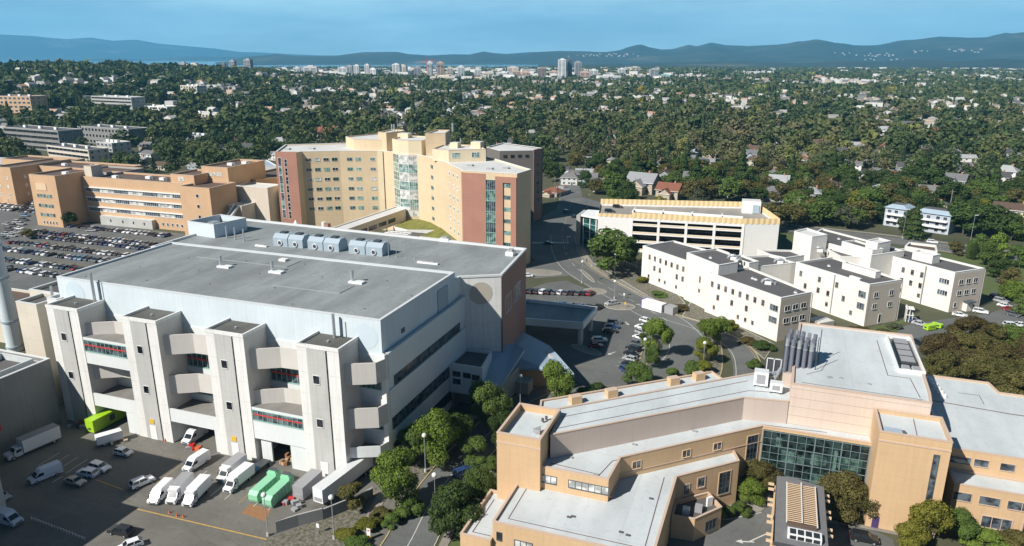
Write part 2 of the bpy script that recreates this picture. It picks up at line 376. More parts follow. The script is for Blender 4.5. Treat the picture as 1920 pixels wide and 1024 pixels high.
# base block (white) with a ledge at 25 m
base = [(-157.3, YF), (XE, YF), (XE, 157), (-157.3, 157)]
m = MB()
m.face([(-157.3, YF, 5.5), (XE, YF, 5.5), (XE, YF, 25.6), (-157.3, YF, 25.6)], 'white_panel')
m.face([(XE, YF, 0), (XE, 157, 0), (XE, 157, 26), (XE, YF, 26)], 'white_panel')
m.face([(-157.3, 157, 0), (-157.3, YF, 0), (-157.3, YF, 25.6), (-157.3, 157, 25.6)], 'concrete_pale')
m.face([(XE-.45, 157, 25), (XE-.45, YF, 25), (XE-.45, YF, 26), (XE-.45, 157, 26)], 'white_panel')
m.face([(XE, YF, 26), (XE, 157, 26), (XE-.45, 157, 26), (XE-.45, YF, 26)], 'coping')
m.face([(-157.3, YF, 25.6), (XE, YF, 25.6), (XE, YF+.25, 25.6), (-157.3, YF+.25, 25.6)], 'coping')
m.build('wall', A_)
m = MB(); m.box(-157.3, XE-.46, 117.71, 157, 24.6, 25, 'roof_dark'); m.build('ledge', A_)
# undercroft back wall (loading bays) and ceiling
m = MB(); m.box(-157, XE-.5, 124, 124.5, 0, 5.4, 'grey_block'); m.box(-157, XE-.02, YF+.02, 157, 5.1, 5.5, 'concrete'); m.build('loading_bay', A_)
# rear block
rear = [(-165, 153.6), (-70.7, 153.6), (-70.7, 156.6), (-61.6, 161.6), (-64.2, 188), (-165, 193)]
p = ccw(rear); m = MB()
for i in range(len(p)):
    j = (i+1) % len(p); east = p[i][0] > -65 and p[j][0] > -65
    z0 = 30 if p[i][1] < 155 and p[j][1] < 157 else 0
    m.face([(*p[i], 0), (*p[j], 0), (*p[j], 31), (*p[i], 31)], 'red_brick' if east else 'concrete_pale')
m.build('wall', A_)
q = inset(p, .5); c1 = inset(p, -.15); m = MB()
for i in range(len(p)):
    j = (i+1) % len(p)
    m.face([(*c1[i], 31.1), (*c1[j], 31.1), (*q[j], 31.1), (*q[i], 31.1)], 'coping'); m.face([(*c1[i], 30.6), (*c1[j], 30.6), (*c1[j], 31.1), (*c1[i], 31.1)], 'coping')
    m.face([(*q[j], 30.4), (*q[i], 30.4), (*q[i], 31.1), (*q[j], 31.1)], 'coping')
m.build('coping', A_)
m = MB(); m.face([(*a, 30.5) for a in q], 'roof_grey'); m.build('roof', A_)
disc(A_, (-70.7, 156.6), (-61.6, 161.6), 5.2, 26.4, 2.9, 'disc_brown')
m = MB(); m.tube((-61.45, 161.45, 1), (-61.45, 161.45, 30.6), .16, 'dark_metal'); m.build('drainpipe', A_)
for k, (y0, y1) in enumerate(((165, 171), (174, 181))): window(A_, (-61.9, 164), (-64.2, 188), (y0+y1)/2-163.5, 21.5, y1-y0, 4.2, 'frame_white', 'glass_dark', mull=3)
# window bands of the east side
def band(parent, A, B, s0, s1, z0, z1, n, frame='frame_dark', glass='glass_dark'):
    window(parent, A, B, (s0+s1)/2, (z0+z1)/2, s1-s0, z1-z0, frame, glass, mull=n)
EA, EB = (XE, YF), (XE, 157)
for s0, s1, z0, z1 in ((3, 14.4, 18.2, 20.1), (14.6, 26, 18.2, 20.1), (26.2, 36, 18.2, 20.1)): band(A_, EA, EB, s0, s1, z0, z1, 11)
for s0, s1 in ((1.5, 12), (12.4, 23), (23.4, 38)): band(A_, EA, EB, s0, s1, 8.7, 11.2, 7, 'frame_dark', 'glass_dark')
band(A_, EA, EB, 1.5, 11.5, 3.9, 5.3, 1, 'frame_dark', 'glass_black'); band(A_, EA, EB, 14, 30, 2.2, 4.6, 3, 'frame_dark', 'glass_black')
m = MB()
for z0, z1 in ((11.6, 17.9), (20.5, 26.0)): m.box(XE+.02, XE+.35, YF+.5, 157, z0, z1, 'white_panel')
m.build('spandrel', A_)
# towers
TX = (-152.8, -130.4, -107.8, -85.4); TW = 9.6; TY = 110.7; TZ = 29.
for k, x in enumerate(TX):
    t = MB(); X1 = x+TW
    t.prism([(x, TY), (X1, TY), (X1, YF+.15), (x, YF+.15)], 0, TZ-.7, 'concrete_pale', bottom=False)
    o = t.build('tower', A_)
    f = MB(); f.box(x+2.3, x+6.6, TY-.05, TY+.1, 0, TZ-.02, 'concrete'); f.box(x, x+2.3, TY-.02, TY+.1, 0, TZ, 'concrete_pale'); f.build('facing', o)
    f = MB(); f.box(x+6.68, x+6.9, TY-.07, TY-.01, .1, TZ-.8, 'glass_black'); f.build('slit_window', o)
    c = MB()
    for a in ((x-.05, X1+.05, TY-.12, TY+.3), (x-.05, x+.35, TY+.3, YF+.1), (X1-.35, X1+.05, TY+.3, YF+.1)): c.box(*a, TZ-.72, TZ, 'concrete_pale', 'coping_white')
    c.build('parapet', o)
    r = MB(); r.box(x+.35, X1-.35, TY+.3, YF+.1, TZ-.9, TZ-.5, 'roof_ballast'); r.cyl((x+5, TY+3.4), .25, TZ-.5, TZ-.1, 'steel'); r.build('roof', o)
    f = MB(); f.box(X1+.001, X1+.02, TY+.01, YF, 5.5, TZ-.1, 'terrace_concrete'); f.build('side_panel', o)
    for z in (21.7, 12.2): window(o, (x, TY-.05), (X1, TY-.05), 4.1, z, 1.45, 1.75, 'frame_white', 'glass_black', ft=.08)
    if k in (1, 2, 3):
        d = MB(); d.box(x+3.4, x+5.2, TY-.12, TY-.04, .02, 3.4, 'coping_white'); d.build('door', o)
    if k in (1, 2):
        s = MB(); s.box(x+3.6, x+4.9, TY-.16, TY-.05, 3.9, 5, 'yellow_paint'); s.build('sign', o)
# balconies: a cream parapet that swings back from each tower to the wall, grey floor behind
def balcony(X0, zt, h=4.5, back=None, east=False, floor=True, mat='terrace_concrete'):
    zb = zt-h
    if east: pts = [(X0, TY+1.4), (X0+5.6, TY+4.0), (X0+6.35, TY+6.6), (X0+6.2, YF)]
    else: pts = [(X0, TY+1.2), (X0+5.4, TY+4.2), (X0+12.7, TY+4.6)]
    m = MB()
    for a, b in zip(pts, pts[1:]):
        d = (Vector(b)-Vector(a)).normalized(); q = Vector((-d.y, d.x))*.3
        m.prism([a, b, tuple(Vector(b)+q), tuple(Vector(a)+q)], zb, zt, mat)
    o = m.build('balcony', A_)
    fl = pts+[(pts[-1][0], YF-.01), (X0, YF-.01)] if not east else pts+[(X0, YF-.01)]
    f = MB(); f.prism([(x, y+.02) for x, y in fl], zb+.1, zb+.5, 'concrete_pale', 'terrace_floor'); f.build('floor', o)
def recess_windows(X0, X1, z0, z1, rail=True, n=8, Y=YF):
    window(A_, (X0, Y), (X1, Y), (X1-X0)/2, (z0+z1)/2, X1-X0-.6, z1-z0, 'frame_teal', 'glass_dark', mull=n, ft=.2, proud=.16)
    if rail:
        m = MB(); m.box(X0+.4, X1-.4, Y-.26, Y-.17, (z0+z1)/2+.2, (z0+z1)/2+.55, 'red_rail'); m.build('rail', A_)
    m = MB(); m.box(X0, X1, Y-.2, Y-.001, z0-1.6, z0-.25, 'white_panel'); m.build('spandrel', A_)
def front_band(X0, X1, zb, z0, z1, zt, n=9):
    m = MB(); m.box(X0, X1, TY+.1, YF-.01, zb, z0, 'white_panel'); m.box(X0, X1, TY+.25, YF-.01, z0, z1, 'concrete'); m.box(X0, X1, TY+.1, YF-.01, z1, zt, 'white_panel', 'terrace_floor'); m.build('bay', A_)
    window(A_, (X0, TY+.2), (X1, TY+.2), (X1-X0)/2, (z0+z1)/2, X1-X0-.5, z1-z0-.3, 'frame_teal', 'glass_dark', mull=n, ft=.12, proud=.14)
    m = MB(); m.box(X0+.3, X1-.3, TY, TY+.05, (z0+z1)/2+.1, (z0+z1)/2+.4, 'red_rail'); m.build('rail', A_)
B1 = (TX[0]+TW, TX[1]); B2 = (TX[1]+TW, TX[2]); B3 = (TX[2]+TW, TX[3]); B4 = TX[3]+TW
for b in (B1, B2, B3): balcony(b[0], 25.3)
front_band(*B1, 16, 18.9, 21.8, 22.4); balcony(B1[0], 15.5, 3.9)
recess_windows(*B1, 10.5, 12.2, False)
recess_windows(*B2, 16.2, 19.3); balcony(B2[0], 15.9, 4.4); recess_windows(*B2, 9.6, 11.6)
recess_windows(*B3, 16.2, 19.3); balcony(B3[0], 16.1, 4.4); front_band(*B3, 5.6, 9.8, 12.3, 12.9)
for b in (B1, B2):
    m = MB(); m.box(b[0], b[1], TY+.15, TY+.5, 5.4, 8.5, 'white_panel'); m.build('spandrel', A_)
    m = MB(); m.box(b[0], b[1], TY+.5, YF-.01, 5.5, 7.6, 'concrete', 'terrace_floor'); m.build('floor', A_)
balcony(B4, 25.3, east=True); balcony(B4, 15.6, 4.4, east=True); balcony(B4, 7.0, 2.4, east=True, mat='white_panel')
recess_windows(B4, XE, 18.2, 20.2, False, 4); recess_windows(B4, XE, 9.2, 11, False, 4)
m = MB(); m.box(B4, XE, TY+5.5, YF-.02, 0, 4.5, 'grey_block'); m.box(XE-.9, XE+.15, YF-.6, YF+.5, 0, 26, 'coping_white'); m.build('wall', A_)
# walls at the foot between towers
for a in ((TX[1]-3.5, TX[1]-.01, TY+.3, TY+.6), (TX[2]-1.2, TX[2]-.01, TY+.3, TY+.6), (B3[0]+.8, B3[0]+3.4, TY+1, TY+1.4), (TX[3]-4, TX[3]-.01, TY+.3, TY+.7)): m = MB(); m.box(*a, 0, 5.4, 'white_panel'); m.build('wall', A_)
m = MB(); m.box(B3[0]+3.5, B3[0]+5.6, 123.8, 123.98, .1, 4.4, 'frame_dark'); m.box(B2[0]+2, B2[0]+5.5, 123.8, 123.98, .1, 4.4, 'steel'); m.build('door', A_)
# roof plant: each piece is a thing standing on the roof
def vent_stack(x, y, z, lab):
    t = thing('roof_vent', lab, 'vent', (x, y, z), 'roof vents on the big grey roof')
    m = MB(); m.box(x-.2, x+3.4, y-.9, y+.9, z, z+.45, 'coping_white'); m.build('base', t)
    m = MB(); m.cyl((x+.4, y), .38, z+.45, z+2.8, 'steel', 14); m.cyl((x+.4, y), .46, z+2.8, z+2.95, 'steel', 14); m.build('pipe', t, smooth=False)
for (x, y), lab in zip(((-128, 139.0), (-113, 139.5), (-90.3, 138.9)), ('left of the three round steel vent pipes on white bases on the big grey roof', 'middle of the three round steel vent pipes on white bases on the big grey roof', 'right of the three round steel vent pipes on white bases on the big grey roof')): vent_stack(x, y, 32.65, lab)
m = MB(); m.box(-117.5, -115.5, 148.3, 149.8, 32.65, 33.2, 'coping_white'); tag(m.build('roof_hatch', loc=(-116.5, 149, 32.65)), 'low white hatch on the big grey roof near its back parapet', 'hatch')
m = MB()
for k in range(16): x = -152+k*5.3; y = 121+((k*37) % 11)*2.7; m.box(x, x+.35, y, y+.3, 32.64, 32.74, 'roof_ballast')
m.build('roof_drain', A_)
for x0, x1, y in ((-140, -112, 144.2), (-106, -88, 130.6)): m = MB(); m.box(x0, x1, y, y+.12, 32.66, 32.8, 'steel'); m.box(x1-.12, x1, y+.121, y+6, 32.66, 32.8, 'steel'); m.build('conduit', A_)
def air_unit(x0, x1, lab):
    t = thing('air_handler', lab, 'air handler', ((x0+x1)/2, 170, 30.5), 'blue air handlers on the rear roof')
    wdt = (x1-x0)/2
    for k in range(2):
        a = x0+k*wdt+.15; b = a+wdt-.3; m = MB(); y0, y1, z0 = 168, 172.5, 30.5
        prof = [(y0, z0), (y1, z0), (y1, z0+2.4), (y1-1.2, z0+3.5), (y0+1.2, z0+3.5), (y0, z0+2.4)]
        xs = (a, b)
        for i in range(6):
            j = (i+1) % 6; m.face([(a, *prof[i]), (b, *prof[i]), (b, *prof[j]), (a, *prof[j])][::1], 'metal_blue_dark')
        m.face([(a, *q) for q in prof][::-1], 'metal_blue_dark'); m.face([(b, *q) for q in prof], 'metal_blue_dark'); o = m.build('casing', t)
        f = MB(); c = (a+b)/2; f.tube((c, y0-.05, z0+1.1), (c, y0-.35, z0+1.1), .75, 'coping_white', 16); f.tube((c, y0-.36, z0+1.1), (c, y0-.4, z0+1.1), .55, 'dark_metal', 16); f.build('fan', t)
        g = MB(); g.box(c-.9, c+.9, 169.3, 171.2, z0+3.5, z0+3.9, 'dark_metal'); g.build('louvre', t)
air_unit(-134.5, -124.2, 'blue-grey twin air handler on the rear roof, leftmost of three'); air_unit(-122.8, -112.3, 'blue-grey twin air handler on the rear roof, middle of three'); air_unit(-109.4, -98.6, 'blue-grey twin air handler on the rear roof, rightmost of three')
for k, (x, y) in enumerate(((-153.3, 170.8), (-149.7, 170.2), (-145.7, 169.2))):
    m = MB(); m.cyl((x, y), .22, 30.5, 34.2, 'steel'); m.cyl((x, y), .3, 30.5, 30.8, 'steel'); tag(m.build('exhaust_pipe', loc=(x, y, 30.5)), ('left', 'middle', 'right')[k]+' of three grey exhaust pipes at the left end of the rear roof', 'pipe', 'exhaust pipes')
for k, x in enumerate((-97.3, -94.9, -92.1, -89.4)):
    m = MB(); m.cyl((x, 168.9), .09, 30.5, 35.2, 'steel', 6); m.cyl((x, 168.9), .25, 30.5, 30.7, 'steel', 8); tag(m.build('antenna_mast', loc=(x, 168.9, 30.5)), ('first', 'second', 'third', 'fourth')[k]+' thin mast from the left beside the rightmost blue air handler', 'mast', 'thin masts on the rear roof')
# blue penthouse at the left rear
t = thing('roof_penthouse', 'blue-grey open-topped roof penthouse at the left rear corner of the grey roof', 'penthouse', (-160, 174, 30.5))
wing(t, [(-167.5, 170.6), (-156.5, 169.4), (-153.8, 180.6), (-165, 182)], 30.5, 34.6, 'metal_blue', 'roof_dark', 'coping', 2.2, .3)
m = MB(); m.box(-163, -160.5, 174, 176.5, 32.4, 34, 'steel'); m.cyl((-158, 176), .7, 32.4, 34.2, 'steel'); m.build('equipment', t)
# small roof clutter
for k, (x, y, sx, sy, h, lab) in enumerate(((-90, 190-.6, 3, 1.6, 1.6, 'white and red gangway frame on the far edge of the rear roof'), (-66.5, 181.5, 2.2, 2.4, 1.8, 'cluster of small white equipment at the far right corner of the rear roof'), (-137, 166, 4, .8, .7, 'low white duct beside the back parapet left of the air handlers'), (-84, 166, 6, .8, .7, 'long low white duct beside the back parapet right of the masts'))):
    t = thing('roof_equipment', lab, 'equipment', (x, y, 30.5)); m = MB(); m.box(x-sx/2, x+sx/2, y-sy/2, y+sy/2, 30.5, 30.5+h*.6, 'coping_white'); m.build('housing', t)
    m = MB(); m.box(x-sx/4, x+sx/3, y-sy/4, y+sy/4, 30.5+h*.6, 30.5+h, 'box_grey'); m.tube((x+sx*.4, y, 30.5), (x+sx*.4, y, 30.5+h*1.4), .08, 'steel'); m.build('duct', t)
for x, y, z, h, lab in ((-145.0, 116.9, 28.4, 7.2, 'tall grey flue against the pale blue wall above the first tower'), (-80.5, 116.6, 28.4, 5.2, 'slim grey twin flue on the fourth tower roof')):
    m = MB(); m.cyl((x, y), .32, z, z+h, 'steel'); m.cyl((x+1.5, y+.6), .12, z, z+h*.75, 'dark_metal', 6); tag(m.build('flue', loc=(x, y, z)), lab, 'flue')
# ---- stair blocks, chimney and low plant building to the left
t = thing('stair_block', 'tall cream concrete stair block between the chimney and the first tower', 'building', (-161, 122, 0))
wing(t, [(-174, 122.5), (-157.4, 122.5), (-157.4, 137), (-174, 137)], 0, 26.6, 'concrete_cream', 'roof_dark')
wing(t, [(-169, 115.2), (-162.2, 115.2), (-162.2, 122.4), (-169, 122.4)], 0, 26.3, 'concrete_cream', 'roof_dark'); wing(t, [(-159.6, 116.2), (-156.4, 116.2), (-156.4, 117.5), (-157.4, 122.4), (-159.6, 122.4)], 0, 28, 'concrete_pale', 'roof_dark')
window(t, (-162.2, 115.2), (-162.2, 122.4), 4.4, 21.5, 1, 1.6, 'frame_dark', 'glass_black'); window(t, (-162.2, 115.2), (-162.2, 122.4), 4.4, 14, 1, 1.6, 'frame_dark', 'glass_black')
for y in (116.5,): 
    m = MB(); m.cyl((-164, 121), .3, 26.3, 29, 'steel'); m.build('pipe', t)
t = thing('chimney', 'tall pale blue steel chimney with ring flanges at the left edge', 'chimney', (-205.3, 137.2, 0))
m = MB(); m.cyl((-205.3, 137.2), 2.15, 0, 35, 'metal_blue', 28, 1.75); m.build('shaft', t, smooth=False)
m = MB()
for z in (1.2, 9, 22, 31.5): m.cyl((-205.3, 137.2), 2.4-z*.012, z, z+.5, 'metal_blue_dark', 28)
m.build('flange', t); m = MB(); m.cyl((-205.3, 137.2), 1.9, 34.9, 35.6, 'dark_metal', 20); m.build('cap', t)
t = thing('plant_building', 'grey block plant building with open roof wells left of the loading yard', 'building', (-175, 90, 0))
wing(t, [(-205, 58), (-153, 58), (-153, 109.4), (-205, 109.4)], 0, 16.2, 'grey_block', 'roof_cream', 'coping', .9, .5)
for a in ((-165, -155, 97, 107), (-190, -168, 92, 107), (-176, -160, 84, 92.5)):
    m = MB(); x0, x1, y0, y1 = a
    for b in ((x0, x1, y0, y0+.3), (x0, x1, y1-.3, y1), (x0, x0+.3, y0+.3, y1-.3), (x1-.3, x1, y0+.3, y1-.3)): m.box(*b, 15.3, 16.9, 'roof_white', 'coping')
    m.box(x0+.3, x1-.3, y0+.3, y1-.3, 15.3, 15.42, 'roof_dark'); m.build('roof_well', t)
m = MB(); m.box(-153.01, -152.8, 94.2, 95.6, 5, 12, 'red_paint'); m.build('sign', t)
t = thing('annex', 'low brown-roofed annex with clutter behind the chimney', 'building', (-215, 150, 0))
wing(t, [(-250, 140), (-208, 140), (-208, 162), (-250, 162)], 0, 8, 'concrete_cream', 'roof_brown'); wing(t, [(-206, 146), (-176, 146), (-176, 172), (-206, 172)], 0, 10, 'brown_brick', 'roof_brown')
for s in (10, 14, 18, 30, 34): window(t, (-250, 140), (-208, 140), s, 5.5, 2.4, 1.8, 'frame_dark', 'glass_dark', mull=1)
# hospital wing outside the frame that shades the yard
t = thing('hospital_wing', 'tall grey concrete hospital wing beyond the left edge that shades the yard', 'building', (-165, 40, 0))
wing(t, [(-200, 8), (-125.6, 8), (-125.6, 57.6), (-200, 57.6)], 0, 26, 'concrete', 'roof_grey'); wing(t, [(-152.8, 57.7), (-125.6, 57.7), (-125.6, 63.2), (-130, 63.2), (-130, 79.2), (-152.8, 79.2)], 0, 26, 'concrete', 'roof_grey')
wing(t, [(-176, 58.1), (-152.9, 58.1), (-152.9, 79.2), (-176, 79.2)], 16.9, 26, 'concrete', 'roof_grey')
for z in (5, 10, 15, 20):
    for s in (6, 16, 26, 36, 44): window(t, (-125.6, 8), (-125.6, 57.6), s, z, 4, 2, mull=1)
# ================================================================ entrance canopy, low blue roofed annex
t = thing('entrance_canopy', 'flat grey entrance canopy with a thick white fascia carried by one round pale column', 'canopy', (-60, 203, 0))
cp = [(-72.3, 193.6), (-49.2, 196.6), (-48.7, 212), (-72.3, 211.8)]
wing(t, cp, 5.5, 7.5, 'white_panel', 'roof_grey', 'coping', .8, .5, names=('fascia', 'roof'))
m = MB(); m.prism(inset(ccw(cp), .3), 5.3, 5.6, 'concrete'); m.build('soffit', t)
m = MB(); m.cyl((-50.4, 198.4), .75, 0, 5.4, 'concrete_pale', 18); m.build('column', t); m = MB(); m.cyl((-50.4, 210.4), .75, 0, 5.4, 'concrete_pale', 18); m.build('column', t)
m = MB(); m.box(-78, -72.4, 193, 212, 0, 5.2, 'grey_stucco'); m.build('wall', t)
t = thing('entrance_annex', 'low brick annex with pale blue metal roofs between the white block and the tan building', 'building', (-60, 165, 0))
# dark roofed link with white upstand
wing(t, [(-69.6, 147), (-61, 147), (-62.6, 157.2), (-69.6, 156.9)], 4.6, 12, 'white_panel', 'roof_dark', 'coping', .5, .4)
for s, z in ((1.9, 9.6), (4.6, 9.6), (1.9, 7.6), (6.9, 9.4)): window(t, (-69.6, 147), (-61, 147), s, z, 1.8, 1.1, 'frame_dark', 'glass_black', mull=1)
m = MB(); m.box(-69.4, -69, 147.5, 157, 0, 4.6, 'grey_block'); m.box(-62.2, -61.6, 148, 157, 0, 4.6, 'concrete_pale'); m.box(-69, -62.3, 151, 151.4, 0, 4.6, 'grey_block'); m.build('wall', t)
m = MB(); m.box(-66, -63, 150.8, 150.95, .2, 3.6, 'glass_black'); m.build('door', t)
def slab_roof(pts, th, m1, name, parent, under='concrete'):     # pts with own heights
    m = MB(); n = len(pts); m.face(pts, m1); m.face([(x, y, z-th) for x, y, z in pts][::-1], under)
    for i in range(n):
        a, b = pts[i], pts[(i+1) % n]; m.face([(a[0], a[1], a[2]-th), (b[0], b[1], b[2]-th), b, a], m1)
    return m.build(name, parent)
slab_roof([(-63.4, 147.3, 7), (-57.0, 147.2, 7), (-56.2, 163.8, 11), (-60.2, 167, 11), (-64.6, 161.0, 11)], .6, 'roof_bluemetal', 'roof', t)
m = MB(); m.prism([(-62.3, 149), (-58, 149), (-57.4, 163), (-61.6, 160)], 0, 6.3, 'grey_stucco'); m.build('wall', t)
slab_roof([(-59.5, 163.3, 5.6), (-50.8, 165.6, 5.6), (-43.4, 165.4, 5.6), (-54.2, 179.5, 6.2), (-61, 182, 7.5), (-69.2, 188, 7.5), (-62.5, 168, 7.5)], .5, 'roof_bluemetal', 'roof', t)
m = MB(); m.prism([(-58.8, 164.6), (-51, 166.6), (-45.2, 166.4), (-54.8, 178.6), (-61.5, 181), (-62.6, 170)], 0, 5.1, 'tan_brick'); m.build('wall', t)
m = MB(); m.box(-58.5, -54, 160.5, 164.4, 0, 3.2, 'grey_stucco'); m.build('porch', t)
# ================================================================ I: tan building, lower right
I_ = thing('tan_building', 'tan brick building with pale flat roofs, glass atrium wall and a pink upper storey', 'building', (0, 130, 0))
TB, RW = 'tan_brick', 'roof_white'
# lowest terraces
wing(I_, [(-38.4, 96.1), (-12, 96.1), (-12, 99), (-11.7, 120), (-1.3, 129.6), (-2.6, 133.4), (-21.6, 116.6), (-21.8, 110), (-38.4, 110)], 0, 9.4, TB, RW, 'coping_tan', .35, .3)
wing(I_, [(-43.9, 95.2), (-38.45, 95.2), (-38.45, 109), (-43.9, 109)], 0, 6.3, TB, RW, 'coping_tan', .5, .3)
# middle terrace
I2 = [(-38.4, 108.5), (-21.9, 108.5), (-21.4, 116.2), (2.3, 137.3), (22.6, 137.3), (22.6, 142), (5, 142), (-9.5, 160.5), (-42, 133), (-38.4, 119)]
wing(I_, I2, 0, 13.5, TB, RW, 'coping_tan', .3, .3)
# stair tower
wing(I_, [(-42, 107.5), (-33.9, 107.5), (-33.9, 119.6), (-42, 119.6)], 0, 19.2, TB, RW, 'coping_tan', 1.3, .35)
m = MB(); m.box(-42.06, -33.84, 107.42, 107.5, 17.3, 17.6, 'coping_tan'); m.build('string_course', I_)
m = MB(); m.cyl((-41.8, 119.4), .06, 19.2, 21.2, 'steel', 6); m.build('mast', I_)
# clerestory, pink stucco
CL = [(-33.4, 111.9), (-1.7, 139.2), (6.6, 140.4), (8.6, 147), (-.4, 152.2), (-35.3, 122.1), (-34, 119.7)]
wing(I_, CL, 13, 18, 'pink_panel', RW, 'coping_tan', .12, .3)
# upper block
UR = [(6.7, 140.6), (30.9, 140.4), (31.4, 145), (32.6, 177.5), (8.6, 177.5), (7, 152)]
wing(I_, UR, 13, 21.8, 'pink_stucco', RW, 'coping_tan', .3, .4)
# tan tower block with slit window
wing(I_, [(21.6, 130.6), (32.9, 130.6), (32.9, 140.3), (21.6, 140.3)], 0, 19.4, TB, RW, 'coping_tan', .8, .35)
m = MB(); m.box(21.55, 32.95, 130.5, 130.6, 17.6, 17.9, 'coping_tan'); m.build('string_course', I_)
TA, TBp = (21.6, 130.6), (32.9, 130.6)
window(I_, TA, TBp, 9.3, 9.8, .85, 13.6, 'frame_dark', 'glass_dark', bars=6, ft=.08, name='slit_window')
m = MB(); m.box(22.6, 23.7, 130.45, 130.59, .05, 2.45, 'purple_paint'); m.build('door', I_)
m = MB(); m.box(22.5, 25.5, 132, 134, 18.6, 18.9, 'roof_bluemetal'); m.box(25.5, 26, 132.3, 133.2, 18.6, 19.1, 'roof_dark'); m.build('roof_hatch', I_)
# mechanical well on the upper roof
m = MB()
for a in ((26.9, 27.2, 154.4, 174.4), (31.6, 32.0, 154.4, 174.4), (27.2, 31.6, 154.4, 154.7), (27.2, 31.6, 174.1, 174.4)): m.box(*a, 21.5, 22.3, 'coping_white')
m.box(27.2, 31.6, 154.7, 174.1, 21.51, 21.56, 'glass_black'); m.build('plant_well', I_)
m = MB()
for k in range(4): m.box(28.2, 30.9, 159.5+k*3.6, 162.6+k*3.6, 21.57, 22.1, 'dark_metal', 'box_grey')
for k in range(2): m.box(28+k*1.9, 29.4+k*1.9, 155.4, 157.6, 21.57, 22.1, 'frame_white', 'box_grey')
m.build('plant', I_)
# roof seams and walkway lines
def rline(pts, z, w=.14): 
    m = MB(); n = len(pts)
    for i in range(n-1):
        a, b = Vector(pts[i]), Vector(pts[i+1]); d = (b-a).normalized(); q = Vector((-d.y, d.x))*w/2
        m.prism([tuple(a-q), tuple(b-q), tuple(b+q), tuple(a+q)], z, z+.03, 'seam')
    m.build('roof_seam', I_)
n = NT('seam'); n.set(Base_Color=(.16, .10, .10, 1), Roughness=.9)
rline([(-36.4, 108), (-36.4, 98.2), (-13.7, 98.2), (-13.9, 119.6)], 9.07); rline([(-42.4, 107), (-42.4, 97), (-39, 97)], 5.83); rline([(-33, 110.6), (-23.8, 109.9), (-22.7, 115), (2.2, 138.4), (14, 139.4)], 13.22)
rline([(-33.5, 114.5), (-1, 143.2), (6, 144.4)], 17.9); rline([(-34.3, 118.6), (-1.4, 148)], 17.9)
rline([(24.9, 172), (24.9, 152), (28.9, 152), (29.4, 143)], 21.52); rline([(8.6, 142.6), (29.8, 142.2)], 21.52); rline([(9.6, 147), (12.5, 150), (14, 156)], 21.52, .1)
rline([(27.8, 131.6), (28.2, 139.5)], 18.62)
# stub piers and rear parapet edge of the long wing
for a in ((-35, 135), (-28.6, 140.6), (-17, 151.2), (-12, 155.6)):
    m = MB(); m.rbox(a, 2.4, 1.6, 13, 14.9, math.radians(41), TB, 'coping_tan'); m.build('pier', I_)
# windows of the terraces
FA, FB = (-38.4, 108.5), (-21.9, 108.5)
window(I_, FA, FB, 5.7, 11.2, 3, 1.35, 'frame_dark', 'glass_blind', mull=2, ft=.1); window(I_, FA, FB, 13, 11.2, 7, 1.35, 'frame_dark', 'glass_blind', mull=5, ft=.1)
DA, DB = (-21.4, 116.2), (2.3, 137.3)
for s in (3.4, 14.2, 21.2): window(I_, DA, DB, s, 11.3, 1.7, 1.4, 'tan_trim', 'glass_dark', mull=1, ft=.14)
window(I_, DA, DB, 29.6, 9.2, 2.6, 5.4, 'tan_trim', 'glass_dark', ft=.16)
window(I_, DA, DB, 29.6, 9.2, 2.3, 5.2, 'frame_dark', 'glass_dark', mull=2, bars=3, ft=.06, proud=.08)
m = MB(); d = (Vector(DB)-Vector(DA)).normalized(); nn = Vector((d.y, -d.x)); a0 = Vector(DA)+nn*.02; b0 = Vector(DB)+nn*.02
m.prism([tuple(a0), tuple(b0), tuple(b0+nn*.08), tuple(a0+nn*.08)], 10.1, 10.25, 'coping_tan'); m.build('string_course', I_)
LA, LB = (-11.7, 120), (-1.3, 129.6)
window(I_, LA, LB, 5.6, 6.9, 1.5, 1.9, 'coping_tan', 'glass_dark', ft=.2); window(I_, LA, LB, 2.3, 6.2, 1.2, 1.9, 'coping_tan', 'glass_dark', ft=.2)
window(I_, LA, LB, 11, 5.5, 2.6, 4.6, 'tan_trim', 'glass_dark', ft=.16)
window(I_, LA, LB, 11, 5.5, 2.3, 4.4, 'frame_dark', 'glass_dark', mull=2, bars=3, ft=.06, proud=.08)
for s_ in (5.4, 12.5, 19.5): window(I_, (-38.4, 96.1), (-12, 96.1), s_, 6.2, 3, 1.4, 'frame_dark', 'glass_blind', mull=2, ft=.1)
window(I_, (-38.4, 96.1), (-12, 96.1), 1.2, 6.9, .9, 1.5, 'frame_dark', 'glass_black', ft=.06)
# small annex balcony with equipment
bal = [(-11.6, 115), (-7.6, 115.2), (-3.4, 120.6), (-6.2, 124.6), (-11.6, 119.8)]
wing(I_, bal, 0, 4.6, TB, 'roof_dark', 'coping_tan', .8, .25)
m = MB(); m.box(-10, -8.8, 117, 118.2, 3.8, 5, 'frame_white'); m.build('air_conditioner', I_); m = MB(); m.box(-8, -6.7, 118.5, 119.7, 3.8, 5, 'box_grey'); m.build('air_conditioner', I_); m = MB(); m.rbox((-5.7, 121.5), 1.2, .4, 3.8, 5.6, .8, 'frame_white'); m.build('screen', I_)
window(I_, (-7.6, 115.2), (-3.4, 120.6), 4.2, 1.9, 2.6, 1.9, 'frame_dark', 'glass_black', mull=2)
m = MB()
for k in range(2): m.cyl((-36.2+k*.4, 116+k), .25, 18.2, 18.8, 'roof_dark')
m.prism([(-36.6, 111.6), (-35.2, 111.2), (-35.6, 113)], 18.2, 18.9, 'box_grey'); m.build('roof_drain', I_)
m = MB()
for x, y in ((-27, 102), (-26.4, 102.4), (-18, 101), (-16.8, 100.6), (-15, 112)): m.box(x-.35, x+.35, y-.18, y+.18, 9.06, 9.25, 'roof_dark')
